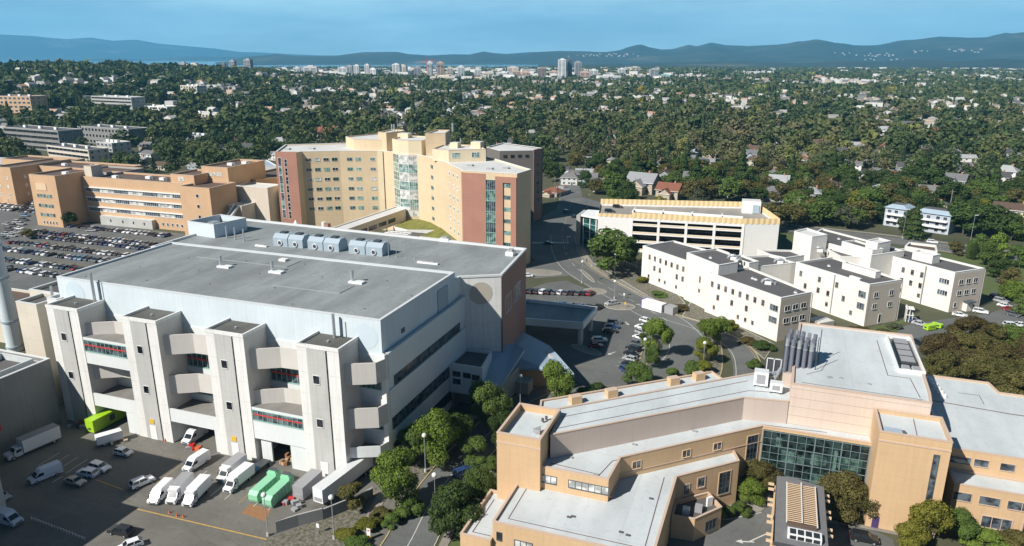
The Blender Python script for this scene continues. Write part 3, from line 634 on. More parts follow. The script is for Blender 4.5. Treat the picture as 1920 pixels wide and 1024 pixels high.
for x, y in ((-30, 113.5), (-20, 122), (-10, 131), (-24.3, 109.6)): m.box(x-.5, x+.4, y-.2, y+.2, 13.21, 13.45, 'box_grey')
for x, y in ((14, 147), (13.6, 146.6), (16, 147.2), (21, 146), (29, 141.6)): m.box(x-.3, x+.3, y-.2, y+.2, 21.51, 21.75, 'box_grey')
m.build('roof_drain', I_)
# glass atrium: mullion grid in front of dark glass with floors behind
AX0, AX1, AY = 2.5, 21.5, 137.28
m = MB(); m.box(AX0, AX1, AY-.03, AY-.005, .4, 12.9, 'glass_atrium'); o = m.build('atrium_glass', I_)
m = MB()
for k in range(13):
    x = AX0+(AX1-AX0)*k/12; w = .11 if k % 3 == 0 else .05; m.box(x-w, x+w, AY-.2, AY-.031, .3, 12.9, 'atrium_frame')
for k in range(9):
    z = .5+12.3*k/8; w = .09 if k % 2 == 0 else .05; m.box(AX0, AX1, AY-.24, AY-.2, z-w, z+w, 'atrium_frame')
n = NT('atrium_frame'); n.set(Base_Color=(.16, .22, .23, 1), Roughness=.4); m.build('atrium_frame', I_)
m = MB()
for a, b, z0, z1 in ((6.2, 8.6, 6.4, 9.0), (9.2, 10.3, 6.6, 8.6), (11.6, 14.4, 7, 9.2), (16.4, 20.6, 7.2, 9.6), (5, 6, 9.6, 11.6), (15.6, 16.2, 5, 10.8), (12.2, 15, 3, 5.2), (19, 21, 3.4, 5.4)): m.box(a, b, AY-.037, AY-.031, z0, z1, 'glass_reflection')
glass_mat('glass_reflection', (.05, .11, .095), .15, (.13, .22, .18)); m.build('painted_reflection', I_)  # reflections painted as paler panes over the dark glass
# right hand wing
wing(I_, [(32.95, 142.2), (80, 142.2), (80, 176), (55, 172.6), (50.3, 172.6), (49.4, 177.6), (33, 177.6)], 0, 12.6, TB, RW, 'coping_tan', .3, .3)
wing(I_, [(35.9, 136.6), (80, 136.6), (80, 142.15), (35.9, 142.15)], 0, 8.4, TB, RW, 'coping_tan', .3, .3)
RA, RB = (32.95, 142.2), (80, 142.2)
for s in (4.6, 8.0, 12.2, 16.4, 20.6): window(I_, RA, RB, s, 10.5, 2.3 if s > 5 else 3.4, 1.4, 'coping_tan', 'glass_dark', ft=.1)
RA, RB = (35.9, 136.6), (80, 136.6)
for s, w in ((1.6, 2.8), (5.9, 3.2), (10.9, 4.4), (17, 4.4)): window(I_, RA, RB, s, 6.1, w, 1.6, 'coping_tan', 'glass_dark', mull=1 if w > 4 else 0, ft=.1)
window(I_, RA, RB, 7.6, 1.9, 4.6, 2.2, 'coping_tan', 'glass_dark', mull=2, ft=.2); window(I_, RA, RB, 14, 1.9, 4.6, 2.2, 'coping_tan', 'glass_dark', mull=2, ft=.2)
for k in range(6):
    m = MB(); m.box(36.6+k*.25, 37.8+k*.25, 175.2-k*1.8, 176.2-k*1.8, 12.3, 12.9, 'coping_white'); m.build('roof_vent', I_)
rline([(34.6, 164), (50, 162.4), (80, 162)], 12.32, .3); rline([(42, 170), (46, 170), (46, 165.5)], 12.33, .12)
m = MB(); m.box(34.6, 34.9, 146, 160, 12.31, 13.1, 'coping'); m.build('upstand', I_)
# exhaust stacks, air units on the roof: things of their own
t = thing('exhaust_stack_bank', 'dark bank of tall steel exhaust stacks on a tan plinth on the upper roof', 'exhaust stacks', (7.5, 151, 18))
m = MB(); m.box(5.2, 8.6, 148.2, 150.4, 17.8, 20.6, 'pink_panel'); m.build('plinth', t)
ff = MB()
for i in range(5):
    for j in range(3):
        x, y = 5.4+i*1.2+j*.35, 149.0+j*1.9+i*.4; h = 28.-.3*i+.35*((i*3+j) % 3); st = 'steel' if (i*2+j) % 4 == 0 else 'stack_dark'
        m = MB(); m.cyl((x, y), .4, 20.4, h-1.6, 'stack_dark', 12); m.cyl((x, y), .46, h-1.6, h-1.4, 'steel', 12); m.cyl((x, y), .4, h-1.4, h, st, 12); m.build('stack', t)
        if i < 4:
            for z in (23, 26): ff.tube((x, y, z), (x+1.2, y+.4, z), .07, 'dark_metal', 5)
        if j < 2:
            for z in (23, 26): ff.tube((x, y, z), (x+.35, y+1.9, z), .07, 'dark_metal', 5)
for x, y in ((4.9, 148.6), (11.3, 150), (12, 154.8)): ff.tube((x, y, 20.2), (x, y, 28.6), .09, 'dark_metal', 5)
ff.build('brace', t)
def ac(x, y, z, sx, sy, h, lab):
    t = thing('air_conditioner', lab, 'air conditioner', (x, y, z)); m = MB(); m.box(x-sx/2, x+sx/2, y-sy/2, y+sy/2, z+.4, z+h, 'frame_white', 'coping'); m.build('casing', t)
    m = MB()
    for a in (-.4, .4):
        for b in (-.4, .4): m.box(x+a*sx-.08, x+a*sx+.08, y+b*sy-.08, y+b*sy+.08, z, z+.4, 'dark_metal')
    m.build('leg', t); m = MB(); m.box(x-sx*.3, x+sx*.3, y-sy/2-.05, y-sy/2-.01, z+.8, z+h-.5, 'box_grey'); m.build('grille', t)
ac(1.1, 146.6, 17.9, 2.8, 2.2, 3.3, 'larger boxy white air conditioner left of the exhaust stacks'); ac(4.1, 144.2, 17.9, 2.4, 1.6, 2.3, 'lower white air conditioner at the foot of the exhaust stacks')
t = thing('roof_ductwork', 'white steel frame with shiny ducts behind the air conditioners', 'ducts', (2.5, 151, 17.9))
m = MB()
for x in (2, 3.4, 4.8):
    m.box(x-.1, x+.1, 152, 152.2, 17.9, 22, 'coping')
m.box(2, 4.8, 152, 152.2, 21.8, 22, 'coping'); m.box(2.1, 4.7, 152.21, 152.3, 18, 21.7, 'dark_metal'); m.build('frame', t)
m = MB(); m.tube((.8, 149, 19), (4.8, 150.6, 19.6), .5, 'steel', 10); m.tube((1.5, 151, 18), (3.6, 148, 20.4), .35, 'steel', 10); m.tube((3, 147, 18.4), (4.8, 149.6, 21), .4, 'steel', 10); m.box(1.2, 2, 149.6, 150.8, 17.9, 19, 'dark_metal'); m.build('duct', t)
# ================================================================ J: pavilion with slatted skylight
t = thing('entrance_pavilion', 'grey-roofed drive-through pavilion with a slatted timber skylight and projecting rafters', 'pavilion', (9.5, 118, 0))
JX0, JX1, JY0, JY1 = 5.2, 13.6, 108.6, 129
m = MB(); z = 8
m.face([(JX0, JY0, 7.6), (JX1, JY0, 7.6), (JX1, JY1-1, 8), (JX0+3, JY1+.4, 8), (JX0+.3, JY1, 8)], 'roof_grey2'); m.face([(JX0, JY0, 7.3), (JX0+.3, JY1, 7.6), (JX0+3, JY1+.4, 7.6), (JX1, JY1-1, 7.6), (JX1, JY0, 7.3)], 'wood')
roof_mat('roof_grey2', (.17, .17, .175), .12)
pl = [(JX0, JY0), (JX1, JY0), (JX1, JY1-1), (JX0+3, JY1+.4), (JX0+.3, JY1)]
for i in range(5):
    a, b = pl[i], pl[(i+1) % 5]; m.face([(*a, 7.25), (*b, 7.25), (*b, 8.05), (*a, 8.05)], 'dark_metal')
m.build('roof', t)
m = MB(); m.box(7.3, 12, 114.2, 126.6, 7.7, 8.2, 'roof_brown')
m.build('skylight_curb', t)
m = MB()
for k in range(21): y = 114.5+k*.58; m.box(7.2, 12.1, y, y+.13, 8.5, 8.62, 'tan_trim')
m.build('slats', t)
m = MB(); m.box(9.55, 9.75, 114.2, 126.8, 8.73, 8.85, 'coping'); m.box(7.15, 7.35, 114.2, 126.8, 8.3, 8.5, 'coping'); m.box(11.95, 12.15, 114.2, 126.8, 8.3, 8.5, 'coping'); m.build('ridge', t)
m = MB(); m.box(7.4, 12.6, 110.6, 112.6, 7.7, 8.6, 'frame_white'); m.build('dormer', t)
m = MB()
for k in range(4): m.box(7.75+k*1.2, 8.7+k*1.2, 110.5, 110.59, 7.85, 8.45, 'glass_black'); m.box(7.75+k*1.2, 8.7+k*1.2, 110.9, 112.3, 8.61, 8.63, 'glass_black')
m.build('dormer_window', t)
m = MB()
for k in range(11):
    y = 110+k*1.75
    if k % 3 == 2: continue
    m.box(JX0-1.0, JX0-.01, y, y+.35, 6.7, 7.1, 'tan_trim'); m.box(JX1+.01, JX1+1.0, y-.6, y-.25, 6.7, 7.1, 'tan_trim')
m.build('rafter', t)
m = MB(); m.box(JX0-.3, JX1+.3, JY0-1.2, JY0-.9, 6.6, 7.2, 'wood')
for k in range(9): m.box(JX0+.2+k*1.0, JX0+.5+k*1.0, JY0-1.9, JY0-.05, 6.9, 7.25, 'tan_trim')
m.build('trellis', t)
for x in (JX0+.4, JX1-.4):
    for y in (109.6, 118, 126.5): m = MB(); m.box(x-.35, x+.35, y-.35, y+.35, 0, 7.24, 'tan_brick'); m.build('pillar', t)
RESURVEY[0] = .936
# ================================================================ E: yellow and brick patient tower
E_ = thing('patient_tower', 'tall yellow and red brick patient tower with white roofs and a curved glass centre', 'building', (-160, 309, 0))
YS, EZ = 'yellow_stucco', 36.
EL = [(-241, 309.5), (-229.8, 311.8), (-229.4, 315.6), (-213, 325), (-194.5, 331.8), (-191.8, 332.4), (-184.4, 329.6), (-187, 352), (-224, 360), (-256, 338)]
wing(E_, EL, 0, EZ, YS, 'roof_cream', 'coping_white', .6, .5)
ER = [(-184.4, 329.65), (-178.5, 324.6), (-172.4, 323.3), (-168.2, 324.6), (-159.6, 320.1), (-152, 312.6), (-145.2, 307.3), (-126, 285), (-101.3, 284.4), (-99.6, 297.6), (-123.5, 321), (-140, 335), (-165, 352), (-186.9, 352)]
wing(E_, ER, 0, EZ, YS, 'roof_cream', 'coping_white', .6, .5)
# brick facings
def facing(parent, A, B, s0, s1, z0, z1, mat, k=.12, name='facing'):
    a = Vector(A); d = (Vector(B)-a).normalized(); nn = Vector((d.y, -d.x)); m = MB()
    m.prism([tuple(a+d*s0+nn*.005), tuple(a+d*s1+nn*.005), tuple(a+d*s1+nn*k), tuple(a+d*s0+nn*k)], z0, z1, mat); return m.build(name, parent)
BA, BB = (-126, 285), (-101.3, 284.4)
facing(E_, BA, BB, 0, 10.4, 0, 35.2, 'red_brick', .2, 'brick_facing'); facing(E_, BA, BB, 15.2, 18.7, 0, 34.4, 'red_brick', .9, 'brick_facing'); facing(E_, BA, BB, 22.2, 24.7, 0, 34.4, 'red_brick', .9, 'brick_facing')
facing(E_, BA, BB, 18.7, 22.2, 32, 34.4, 'red_brick', .9, 'brick_facing'); facing(E_, BA, BB, 18.7, 22.2, 0, 32, YS, .3, 'panel')
facing(E_, (-145.2, 307.3), (-126, 285), 27.2, 29.4, 0, 35.2, 'red_brick', .15, 'brick_facing')
for k in range(7): window(E_, BA, BB, 12.8, 3+k*4.6, 4.4, 4.3, 'frame_teal', 'glass_teal' if k % 2 else 'glass_dark', mull=4, ft=.1, proud=.3)
for k in range(6): window(E_, (BA[0], BA[1]-.3), (BB[0], BB[1]-.3), 20.4, 5.4+k*5.1, 2.9, 1.5, 'frame_teal', 'glass_teal' if k % 2 else 'glass_dark', mull=2, ft=.08)
AA, AB = (-145.2, 307.3), (-126, 285)
for k in range(6):
    for s in (8.4, 14.6, 20.8): window(E_, AA, AB, s, 6.2+k*5.1, 1.7, 1.5, 'coping_white', 'glass_teal' if (k+int(s)) % 3 else 'glass_blind', ft=.28)
for k in range(6): window(E_, (-159.6, 320.1), (-152, 312.6), 4.4, 6.2+k*5.1, 3.2, 1.6, 'frame_teal', 'glass_dark', mull=1, ft=.1)
rnd = random.Random(3)
LA_, LB_ = (-229.4, 315.6), (-213, 325)
for k in range(6):
    for s in (3, 7.4, 11.9, 16.2): window(E_, LA_, LB_, s, 6.2+k*5.1, 2.7, 1.5, 'frame_white' if rnd.random() < .5 else 'frame_teal', rnd.choice(('glass_teal', 'glass_dark', 'glass_blind', 'glass_black')), mull=1, ft=.12)
LA_, LB_ = (-213, 325), (-194.5, 331.8)
for k in range(6):
    for s in (5.0, 9.4, 16.9): window(E_, LA_, LB_, s, 6.2+k*5.1, 2.7, 1.5, 'frame_white' if rnd.random() < .4 else 'frame_teal', rnd.choice(('glass_teal', 'glass_teal', 'glass_dark', 'glass_blind')), mull=1, ft=.12)
facing(E_, (-194.5, 331.8), (-191.8, 332.4), 0, 2.76, 0, 35.8, 'pale_yellow', .8, 'panel')
# brick end of the left wing
CA, CB = (-241, 309.5), (-229.8, 311.8)
facing(E_, CA, CB, 0, 11.4, 0, 36.3, 'red_brick', .25, 'brick_facing')
for k in range(7):
    window(E_, (CA[0], CA[1]-.25), (CB[0], CB[1]-.25), 2.2, 4+k*4.5, 1.6, 4.2, 'frame_white', 'glass_teal' if k % 2 else 'glass_dark', ft=.15)
    window(E_, (CA[0], CA[1]-.25), (CB[0], CB[1]-.25), 5.4, 3.6+k*4.5, 1.3, 3.6, 'frame_white', 'glass_black', ft=.12, bars=1)
# glass centre
def gpane(A, B, mat, nmull):
    Ln = (Vector(B)-Vector(A)).length
    for k in range(7):
        z = 7+k*4.4; window(E_, A, B, Ln/2, z, Ln-.3, 4.1, 'frame_white', mat if k % 2 else ('glass_green_dark' if mat == 'glass_green' else 'glass_blind'), mull=nmull, ft=.12, bars=1)
gpane((-184.4, 329.65), (-178.5, 324.6), 'glass_green', 2); gpane((-178.5, 324.6), (-172.4, 323.3), 'glass_teal', 5); gpane((-172.4, 323.3), (-168.2, 324.6), 'glass_teal', 3)
# upper storeys on the roof
def up(poly, z1, wall=YS, roof='roof_cream', z0=35.4, ph=.5): return wing(E_, poly, z0, z1, wall, roof, 'coping_tan', ph, .4)
up([(-184.2, 329), (-178.5, 325), (-172.4, 323.8), (-166, 325.6), (-166, 345), (-186, 346)], 42.8, 'pale_yellow')
up([(-163.4, 324.8), (-154.4, 328.6), (-158.8, 344), (-165.8, 343)], 46.6, YS)
up([(-196.5, 336.6), (-190.6, 334.6), (-186.2, 346.2), (-190, 351.5), (-197, 351.5)], 45, YS); up(L(41, [(648, 256), (664, 261), (716, 263), (712, 250)]), 41, YS)
up([(-153.6, 309.2+3), (-144, 309.6), (-129, 318.6), (-139, 333.6), (-156, 330)], 41, 'pale_yellow')
for s in (3.4, 12.6):
    window(E_, (-144, 309.6), (-129, 318.6), s, 38.6, 3.6, 2.1, 'frame_white', 'glass_teal', mull=2, bars=1, ft=.12)
for a in ((-186, -180, 338, 343, 42.3, 44.6), (-149, -145, 322, 326, 40.5, 43), (-139, -134, 324, 329, 40.5, 43.5), (-150.5, -147.5, 314, 317, 35.4, 36.6)):
    m = MB(); m.box(*a, 'pale_yellow', 'roof_cream'); m.build('roof_housing', E_)
m = MB()
for x, y, z0, z1, r in ((-156, 341, 46, 50.5, .5), (-193, 345, 44.5, 48.5, .35), (-191.6, 345, 44.5, 48.5, .35), (-190.4, 346.4, 44.5, 54, .12), (-146, 328, 40.5, 44.6, .3)): m.cyl((x, y), r, z0, z1, 'steel')
m.build('flue', E_)
for x, y in ((-244, 324), (-233, 330), (-118, 296), (-112, 300), (-130, 302)):
    m = MB(); m.box(x-1.4, x+1.4, y-.9, y+.9, 35.4, 36.2, 'box_grey', 'coping'); m.build('roof_hatch', E_)
# rear wing: its shade is put into the dark wall colour
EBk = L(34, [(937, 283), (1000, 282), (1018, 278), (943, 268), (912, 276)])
wing(E_, EBk, 0, 34, 'shaded_stucco', 'roof_cream', 'coping_white', .5, .5)
p = ccw(EBk); wa = sorted(p, key=lambda q: pix(q[0], q[1], 34)[0])
R0, R1 = L(34, [(1000, 282)])[0], L(34, [(1018, 278)])[0]
facing(E_, R0, R1, .1, 9, 0, 34.3, 'red_brick', .3, 'brick_facing')
G0 = L(34, [(937, 283)])[0]
for k in range(6):
    window(E_, (R0[0]+.3, R0[1]-.2), (R1[0]+.3, R1[1]-.2), 5, 6+k*4.9, 3, 2.4, 'frame_teal', 'glass_dark', mull=1)
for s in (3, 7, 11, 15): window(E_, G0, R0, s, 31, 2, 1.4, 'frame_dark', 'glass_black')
# glazed bridge to the patient tower
for m_, p_ in [WREST.pop(E_.name)] if E_.name in WREST else []: m_.build('windows', p_)['kind'] = 'stuff'
RESURVEY[0] = 1
t = thing('skybridge', 'long grey roofed enclosed bridge from the white block to the yellow tower', 'bridge', (-174, 255, 0))
wing(t, [(-178, 193.2), (-170.6, 193.2), (-163.6, 302), (-170.8, 306)], 7.6, 13.4, 'beige_stucco', 'roof_cream', 'coping_white', .3, .4)
for k in range(9): window(t, (-170.6, 193.2), (-163.6, 302), 36+k*7.6, 10.2, 6, 1.6, 'frame_dark', 'glass_black', mull=3)
for y in (215, 245, 275): m = MB(); m.box(-175, -170.6, y-.8, y+.8, 0, 7.6, 'concrete'); m.build('pier', t)
RESURVEY[0] = .955
t = thing('green_roof_building', 'low building with bright green planted roofs at the foot of the yellow tower', 'building', (-143, 286, 0))
m = MB(); pg = [(-169.5, 300), (-160, 296), (-146.8, 300), (-146.8, 306.6), (-152.4, 312), (-160, 319.4), (-169.5, 322)]
m.prism(pg, 0, 5, 'concrete_pale', 'green_roof'); m.build('roof_garden', t)
m = MB(); m.prism([(-147.4, 284), (-128.4, 282.6), (-146, 303)], 0, 5.6, 'concrete_pale', 'green_roof'); m.build('roof_garden', t)
m = MB(); m.box(-169.4, -148, 286, 296, 0, 4, 'grey_stucco', 'roof_dark'); m.build('wall', t)
m = MB()
for k in range(6): m.box(-164+k*2.2, -163.8+k*2.2, 283, 286, 0, 6.2, 'coping_white')
m.box(-164.4, -152.4, 282.8, 283.1, 6, 6.4, 'coping_white'); m.box(-164.4, -152.4, 285.8, 286, 6, 6.4, 'coping_white'); m.box(-164.4, -152.4, 282.8, 283.1, 3, 3.3, 'coping_white'); m.build('pergola', t)
RESURVEY[0] = 1
for k, (x, y, r, lab) in enumerate(((-201, 268, 6.5, 'larger white peaked tent behind the grey roof left of the bridge'), (-190.5, 266, 4, 'smaller white peaked tent behind the grey roof nearest the bridge'))):
    t = thing('tent', lab, 'tent', (x, y, 0)); m = MB(); n8 = 8; z1 = 6.2; z2 = 12.4-k*2
    ring = [(x+r*math.cos(a), y+r*math.sin(a), z1) for a in [i*2*math.pi/n8 for i in range(n8)]]; mid = [(x+r*.35*math.cos(a), y+r*.35*math.sin(a), z1+(z2-z1)*.42) for a in [i*2*math.pi/n8 for i in range(n8)]]
    for i in range(n8): j = (i+1) % n8; m.face([ring[i], ring[j], mid[j], mid[i]], 'canvas'); m.face([mid[i], mid[j], (x, y, z2)], 'canvas')
    m.build('canopy', t)
    for q in ring[::2]: m = MB(); m.cyl(q[:2], .12, 0, z1, 'steel', 6); m.build('pole', t)
m = MB(); m.cyl((-186.2, 268), 1, 0, 12.5, 'coping_white', 12); m.box(-185, -183.4, 267, 269, 0, 12, 'red_brick'); tag(m.build('flue_column', loc=(-186, 268, 0)), 'white and red flue column beside the small white tent', 'flue')
# ================================================================ G: parking garage
G_ = thing('parking_garage', 'white multi-level parking garage with golden corrugated roof screens and long dark openings', 'garage', (-35, 325, 0))
GP = [(-72.2, 309.2), (-57.5, 310.8), (-11, 314.6), (3.2, 319.4), (-7.6, 354), (-77.6, 337)]
m = MB(); p = GP
for i in range(6):
    j = (i+1) % 6
    if i == 1: continue
    m.face([(*p[i], 0), (*p[j], 0), (*p[j], 15.2), (*p[i], 15.2)], 'white_paint')
a, b = Vector(p[1]), Vector(p[2]); d = (b-a).normalized(); nn = Vector((-d.y, d.x)); Lg = (b-a).length
m.face([(*a, 0), (*b, 0), (*b, 15.2), (*a, 15.2)][:0] or [(*(a+nn*6), 0), (*(b+nn*6), 0), (*(b+nn*6), 15.2), (*(a+nn*6), 15.2)], 'glass_black')  # black sheet behind the openings stands in for the dim interior
m.build('wall', G_)
m = MB(); m.face([(x, y, 14.4) for x, y in p], 'terrace_floor2'); m.build('roof_deck', G_)
for z0, z1 in ((0, 1.5), (4.1, 5.3), (7.9, 9.1), (11.7, 12.8)):
    m = MB(); m.prism([tuple(a), tuple(b), tuple(b+nn*.4), tuple(a+nn*.4)], z0, z1, 'white_paint'); m.prism([tuple(a+nn*.4), tuple(b+nn*.4), tuple(b+nn*6), tuple(a+nn*6)], z0+.0, z0+.35, 'terrace_floor2')
    m.prism([tuple(a-nn*.06), tuple(b-nn*.06), tuple(b-nn*.01), tuple(a-nn*.01)], z1-.45, z1-.1, 'golden_panel'); m.build('spandrel', G_)
m = MB(); m.prism([tuple(a), tuple(b), tuple(b+nn*.4), tuple(a+nn*.4)], 14, 15.2, 'white_paint')
for k in range(5):
    s = Lg*k/4; q = a+d*s; m.prism([tuple(q-d*.55-nn*.1), tuple(q+d*.55-nn*.1), tuple(q+d*.55+nn*.5), tuple(q-d*.55+nn*.5)], 0, 15.2, 'white_paint')
m.build('frame', G_)
def corrug(A, B, z0, z1, name='screen'):
    A, B = Vector(A), Vector(B); dd = (B-A); n = max(4, int(dd.length/1.1)); m = MB(); u = dd.normalized(); w = Vector((u.y, -u.x)); pt = []
    for k in range(n+1): pt.append(A+dd*k/n+w*(.16 if k % 2 else -.04))
    for k in range(n):
        m.face([(*pt[k], z0), (*pt[k+1], z0), (*pt[k+1], z1), (*pt[k], z1)], 'golden_panel'); q = -w*.1
        m.face([(*(pt[k+1]+q), z0), (*(pt[k]+q), z0), (*(pt[k]+q), z1), (*(pt[k+1]+q), z1)], 'golden_panel'); m.face([(*pt[k], z1), (*pt[k+1], z1), (*(pt[k+1]+q), z1), (*(pt[k]+q), z1)], 'golden_panel')
    m.build(name, G_)
for i in range(6):
    if i == 5: continue
    corrug(p[i], p[(i+1) % 6], 15.2, 16.6 if i == 0 else 17.6)
m = MB(); q = Vector((-9.5, 345)); m.rbox(q, 8, 6, 14.4, 20, .1, 'white_paint', 'roof_cream'); m.box(-8.6, -5.8, 341.8, 341.95, 14.6, 18.4, 'roof_bluemetal'); m.build('stair_head', G_)
m = MB()
for x in (-60, -47, -34, -21): m.box(x-.3, x+.3, 326, 333, 14.4, 15.4, 'coping_white')
m.box(-60, -12, 328.3, 328.8, 14.4, 15.6, 'coping_white'); m.box(-58, -22, 322, 322.3, 14.41, 14.44, 'coping_white'); m.build('ramp_wall', G_)
m = MB(); m.prism([(-80, 314.5), (-73, 310.8), (-73, 320), (-80, 322)], .2, 13.6, 'glass_teal_dark'); m.build('stair_glass', G_)
m = MB(); m.prism([(-81, 313.5), (-72.3, 309.6), (-73, 326), (-81, 326)], 13.6, 14.3, 'coping_white')
for x, y in ((-80, 314.4), (-76.5, 312.4), (-73.3, 310.8)): m.cyl((x, y), .25, 0, 13.6, 'coping_white', 8)
for z in (3.4, 6.8, 10.2): m.prism([(-80.1, 314.4), (-72.95, 310.6), (-72.95, 310.75), (-80.1, 314.55)], z, z+.2, 'frame_teal')
m.box(-83, -81.2, 313, 326, 0, 14, 'grey_stucco'); m.build('stair_canopy', G_)
# ================================================================ H: white three winged building
H_ = thing('white_building', 'white stucco hospital building of three parallel wings with dark grey flat roofs', 'building', (10, 260, 0))
WS, BS, RD = 'white_stucco', 'white_stucco', 'roof_dark'
def hw(poly, z1, z0=0, ph=.5, roof=RD, wall=WS): return wing(H_, poly, z0, z1, wall, roof, 'coping_white', ph, .45)
def wrow(A, B, ss, zs, w=1.1, h=1.8, fr='coping_tan', gl='glass_dark', mull=0, ft=.1, bars=0):
    for z in zs:
        for s in ss: window(H_, A, B, s, z, w, h, fr, gl, mull=mull, ft=ft, bars=bars)
h1a = [(-45.2, 269.8), (-26.2, 253.3), (-16, 268), (-35.2, 282)]
hw(h1a, 13.6)
h1b = [(-26.8, 252.2), (-14.9, 239.4), (-9.2, 245.8), (-13, 257.4), (-17.5, 262)]
hw(h1b, 17, 0, .6)
h1c = [(-18.4, 240.8), (4.9, 220.6), (13.6, 229.8), (-5.6, 251.6), (-9.6, 249)]
hw(h1c, 13.9)
hw([(-8.9, 258), (-4.8, 254.2), (9.4, 265.6), (.4, 273.2), (-9.5, 268)], 13.3); hw([(-12.6, 258), (-5.8, 251.8), (-2.8, 255.2), (-9, 262)], 15.4); hw([(.6, 273.6), (6, 270.6), (12.4, 277), (8, 283), (-4, 280)], 13.4)
t19 = [(8.4, 289.6), (14.6, 282.6), (20, 288), (13, 297)]
hw(t19, 19.2, 0, .4, 'roof_cream')
hw([(13.2, 297.2), (34.2, 276), (46, 287), (36, 298.6), (19.6, 315)], 15.6)
hw([(25.2, 290.8-2.6), (34.6, 278.2), (38.4, 281.6), (30, 292.4)], 17)
hw([(20.2, 287.8), (27.2, 279.2), (23.6, 276.2), (34.4, 274.6), (33, 288)], 13.9) if False else hw([(20.4, 286.6), (24.4, 277.2), (33.6, 279.4), (29.2, 286.6), (24, 291)], 14)
h2 = [(9.4, 263.8), (30.9, 243.9), (41.2, 253.2), (21.8, 275.6)]
hw(h2, 14)
hw([(25.4, 249.8), (28.2, 247.0), (28.9, 247.8), (26.2, 250.6)], 14.6, 0, .2)
hw([(24, 262.4), (33.4, 253.6), (35.2, 255.4), (25.8, 264.4)], 15.6, 13.4, .3)
h3 = [(36.6, 288.4), (58.9, 268.2), (69.4, 277.4), (57.6, 288.4), (47.6, 297.6)]
hw(h3, 14)
hw(L(19, [(1624, 451), (1646, 456.5), (1671, 452), (1648, 446)]), 19, 0, .4, 'roof_cream'); hw([(48.2, 284.2), (53.8, 279.4), (56.6, 282.4), (51, 287.6)], 16.4, 13, .4, 'roof_cream')
hw([(51, 319), (61.6, 313.6), (63, 325), (53.6, 327)], 10, 0, .8, 'roof_brown')
# windows
a, b = (-45.2, 269.8), (-26.2, 253.3)
wrow(a, b, (4.4, 7.5, 10.6, 13.7, 16.8, 19.9, 23), (10.3,)); wrow(a, b, (7.5, 10.6, 19.9, 23), (6.6,)); wrow(a, b, (4.4, 10.6, 13.7, 19.9), (2.8,), .9, 1.2)
a, b = (-18.4, 240.8), (4.9, 220.6)
wrow(a, b, (2.6, 5.6, 8.7, 11.8, 14.9, 18, 21.1, 24.3), (10.5,)); wrow(a, b, (5.6, 11.8, 18), (6.7,)); wrow(a, b, (4.2, 14.9, 18, 21), (2.9,), .9, 1.3)
window(H_, a, b, 28.6, 10.2, 2.9, 1.7, 'box_grey', 'glass_dark', mull=2); window(H_, a, b, 28.6, 6.4, 2.9, 1.7, 'box_grey', 'glass_dark', mull=2)
window(H_, (-26.8, 252.2), (-14.9, 239.4), 8.4, 9.6, .7, 2.2, 'coping_tan', 'glass_dark'); window(H_, (-26.8, 252.2), (-14.9, 239.4), 8.4, 5.6, .9, 1.2, 'coping_tan', 'glass_dark')
a, b = (4.9, 220.6), (13.6, 229.8)
facing(H_, a, b, .02, 12.6, 0, 13.4, 'beige_stucco', .04, 'end_wall')
a, b = (4.93, 220.57), (13.63, 229.77)
wrow(a, b, (3, 6.3, 9.7), (10.2, 6.3), 2.2, 1.6, 'frame_white', 'glass_black', 1, .06)
a, b = (9.4, 263.8), (30.9, 243.9)
wrow(a, b, (2.6, 10.5, 17.5), (10.6,)); wrow(a, b, (5, 10.5, 14.5, 20.6), (6.8,)); wrow(a, b, (14.5, 24), (3,), 1, 1.4); window(H_, a, b, 27.2, 10.2, 2.5, 1.9, 'box_grey', 'glass_dark', mull=2); window(H_, a, b, 27.2, 6.3, 2.5, 1.9, 'box_grey', 'glass_dark', mull=2)
a, b = (30.9, 243.9), (41.2, 253.2); facing(H_, a, b, .02, 13.8, 0, 13.5, 'beige_stucco', .04, 'end_wall'); a, b = (30.93, 243.87), (41.23, 253.17)
wrow(a, b, (3.4, 10), (10.2, 6.3), 1.8, 1.7, 'frame_white', 'glass_black', 1, .06); window(H_, a, b, 6.4, 1.8, 1.1, 2.9, 'frame_white', 'glass_black')
a, b = (36.6, 288.4), (58.9, 268.2)
wrow(a, b, (12, 15.5, 19), (10.3, 6.4)); wrow(a, b, (12, 19), (2.8,), 1, 1.3); wrow(a, b, (4, 7), (10.3, 6.4), 1.1, 1.7, 'coping_white', 'glass_blind'); window(H_, a, b, 27, 10.2, 3.4, 1.7, 'frame_white', 'glass_dark', mull=3); window(H_, a, b, 27, 6.2, 3.4, 1.7, 'frame_white', 'glass_dark', mull=3)
a, b = (58.9, 268.2), (69.4, 277.4); facing(H_, a, b, .02, 13.9, 0, 13.5, 'beige_stucco', .04, 'end_wall'); a, b = (58.93, 268.17), (69.43, 277.37)
wrow(a, b, (3.6, 7, 10.4), (10.3, 6.4), 2, 1.6, 'frame_white', 'glass_black', 1, .06); window(H_, a, b, 2.6, 2.4, 1.2, 1.6, 'frame_white', 'glass_black')
m = MB(); m.rbox((65.6, 272.2), 3.6, 2.2, 3.1, 3.5, math.radians(41), 'frame_dark'); m.rbox((65.2, 272.6), 2.6, 1.6, 0, 3.05, math.radians(41), 'white_stucco'); m.build('porch', H_)
m = MB()
for x, y, z in ((31.6, 244.7, 0), (21.4, 252.6, 0), (41.5, 252.8, 0), (51.4, 274.6, 0), (69.6, 276.9, 0), (14, 229.6, 0)): m.tube((x-.1, y-.15, .5), (x-.1, y-.15, 13.8), .16, 'box_grey')
m.build('drainpipe', H_)
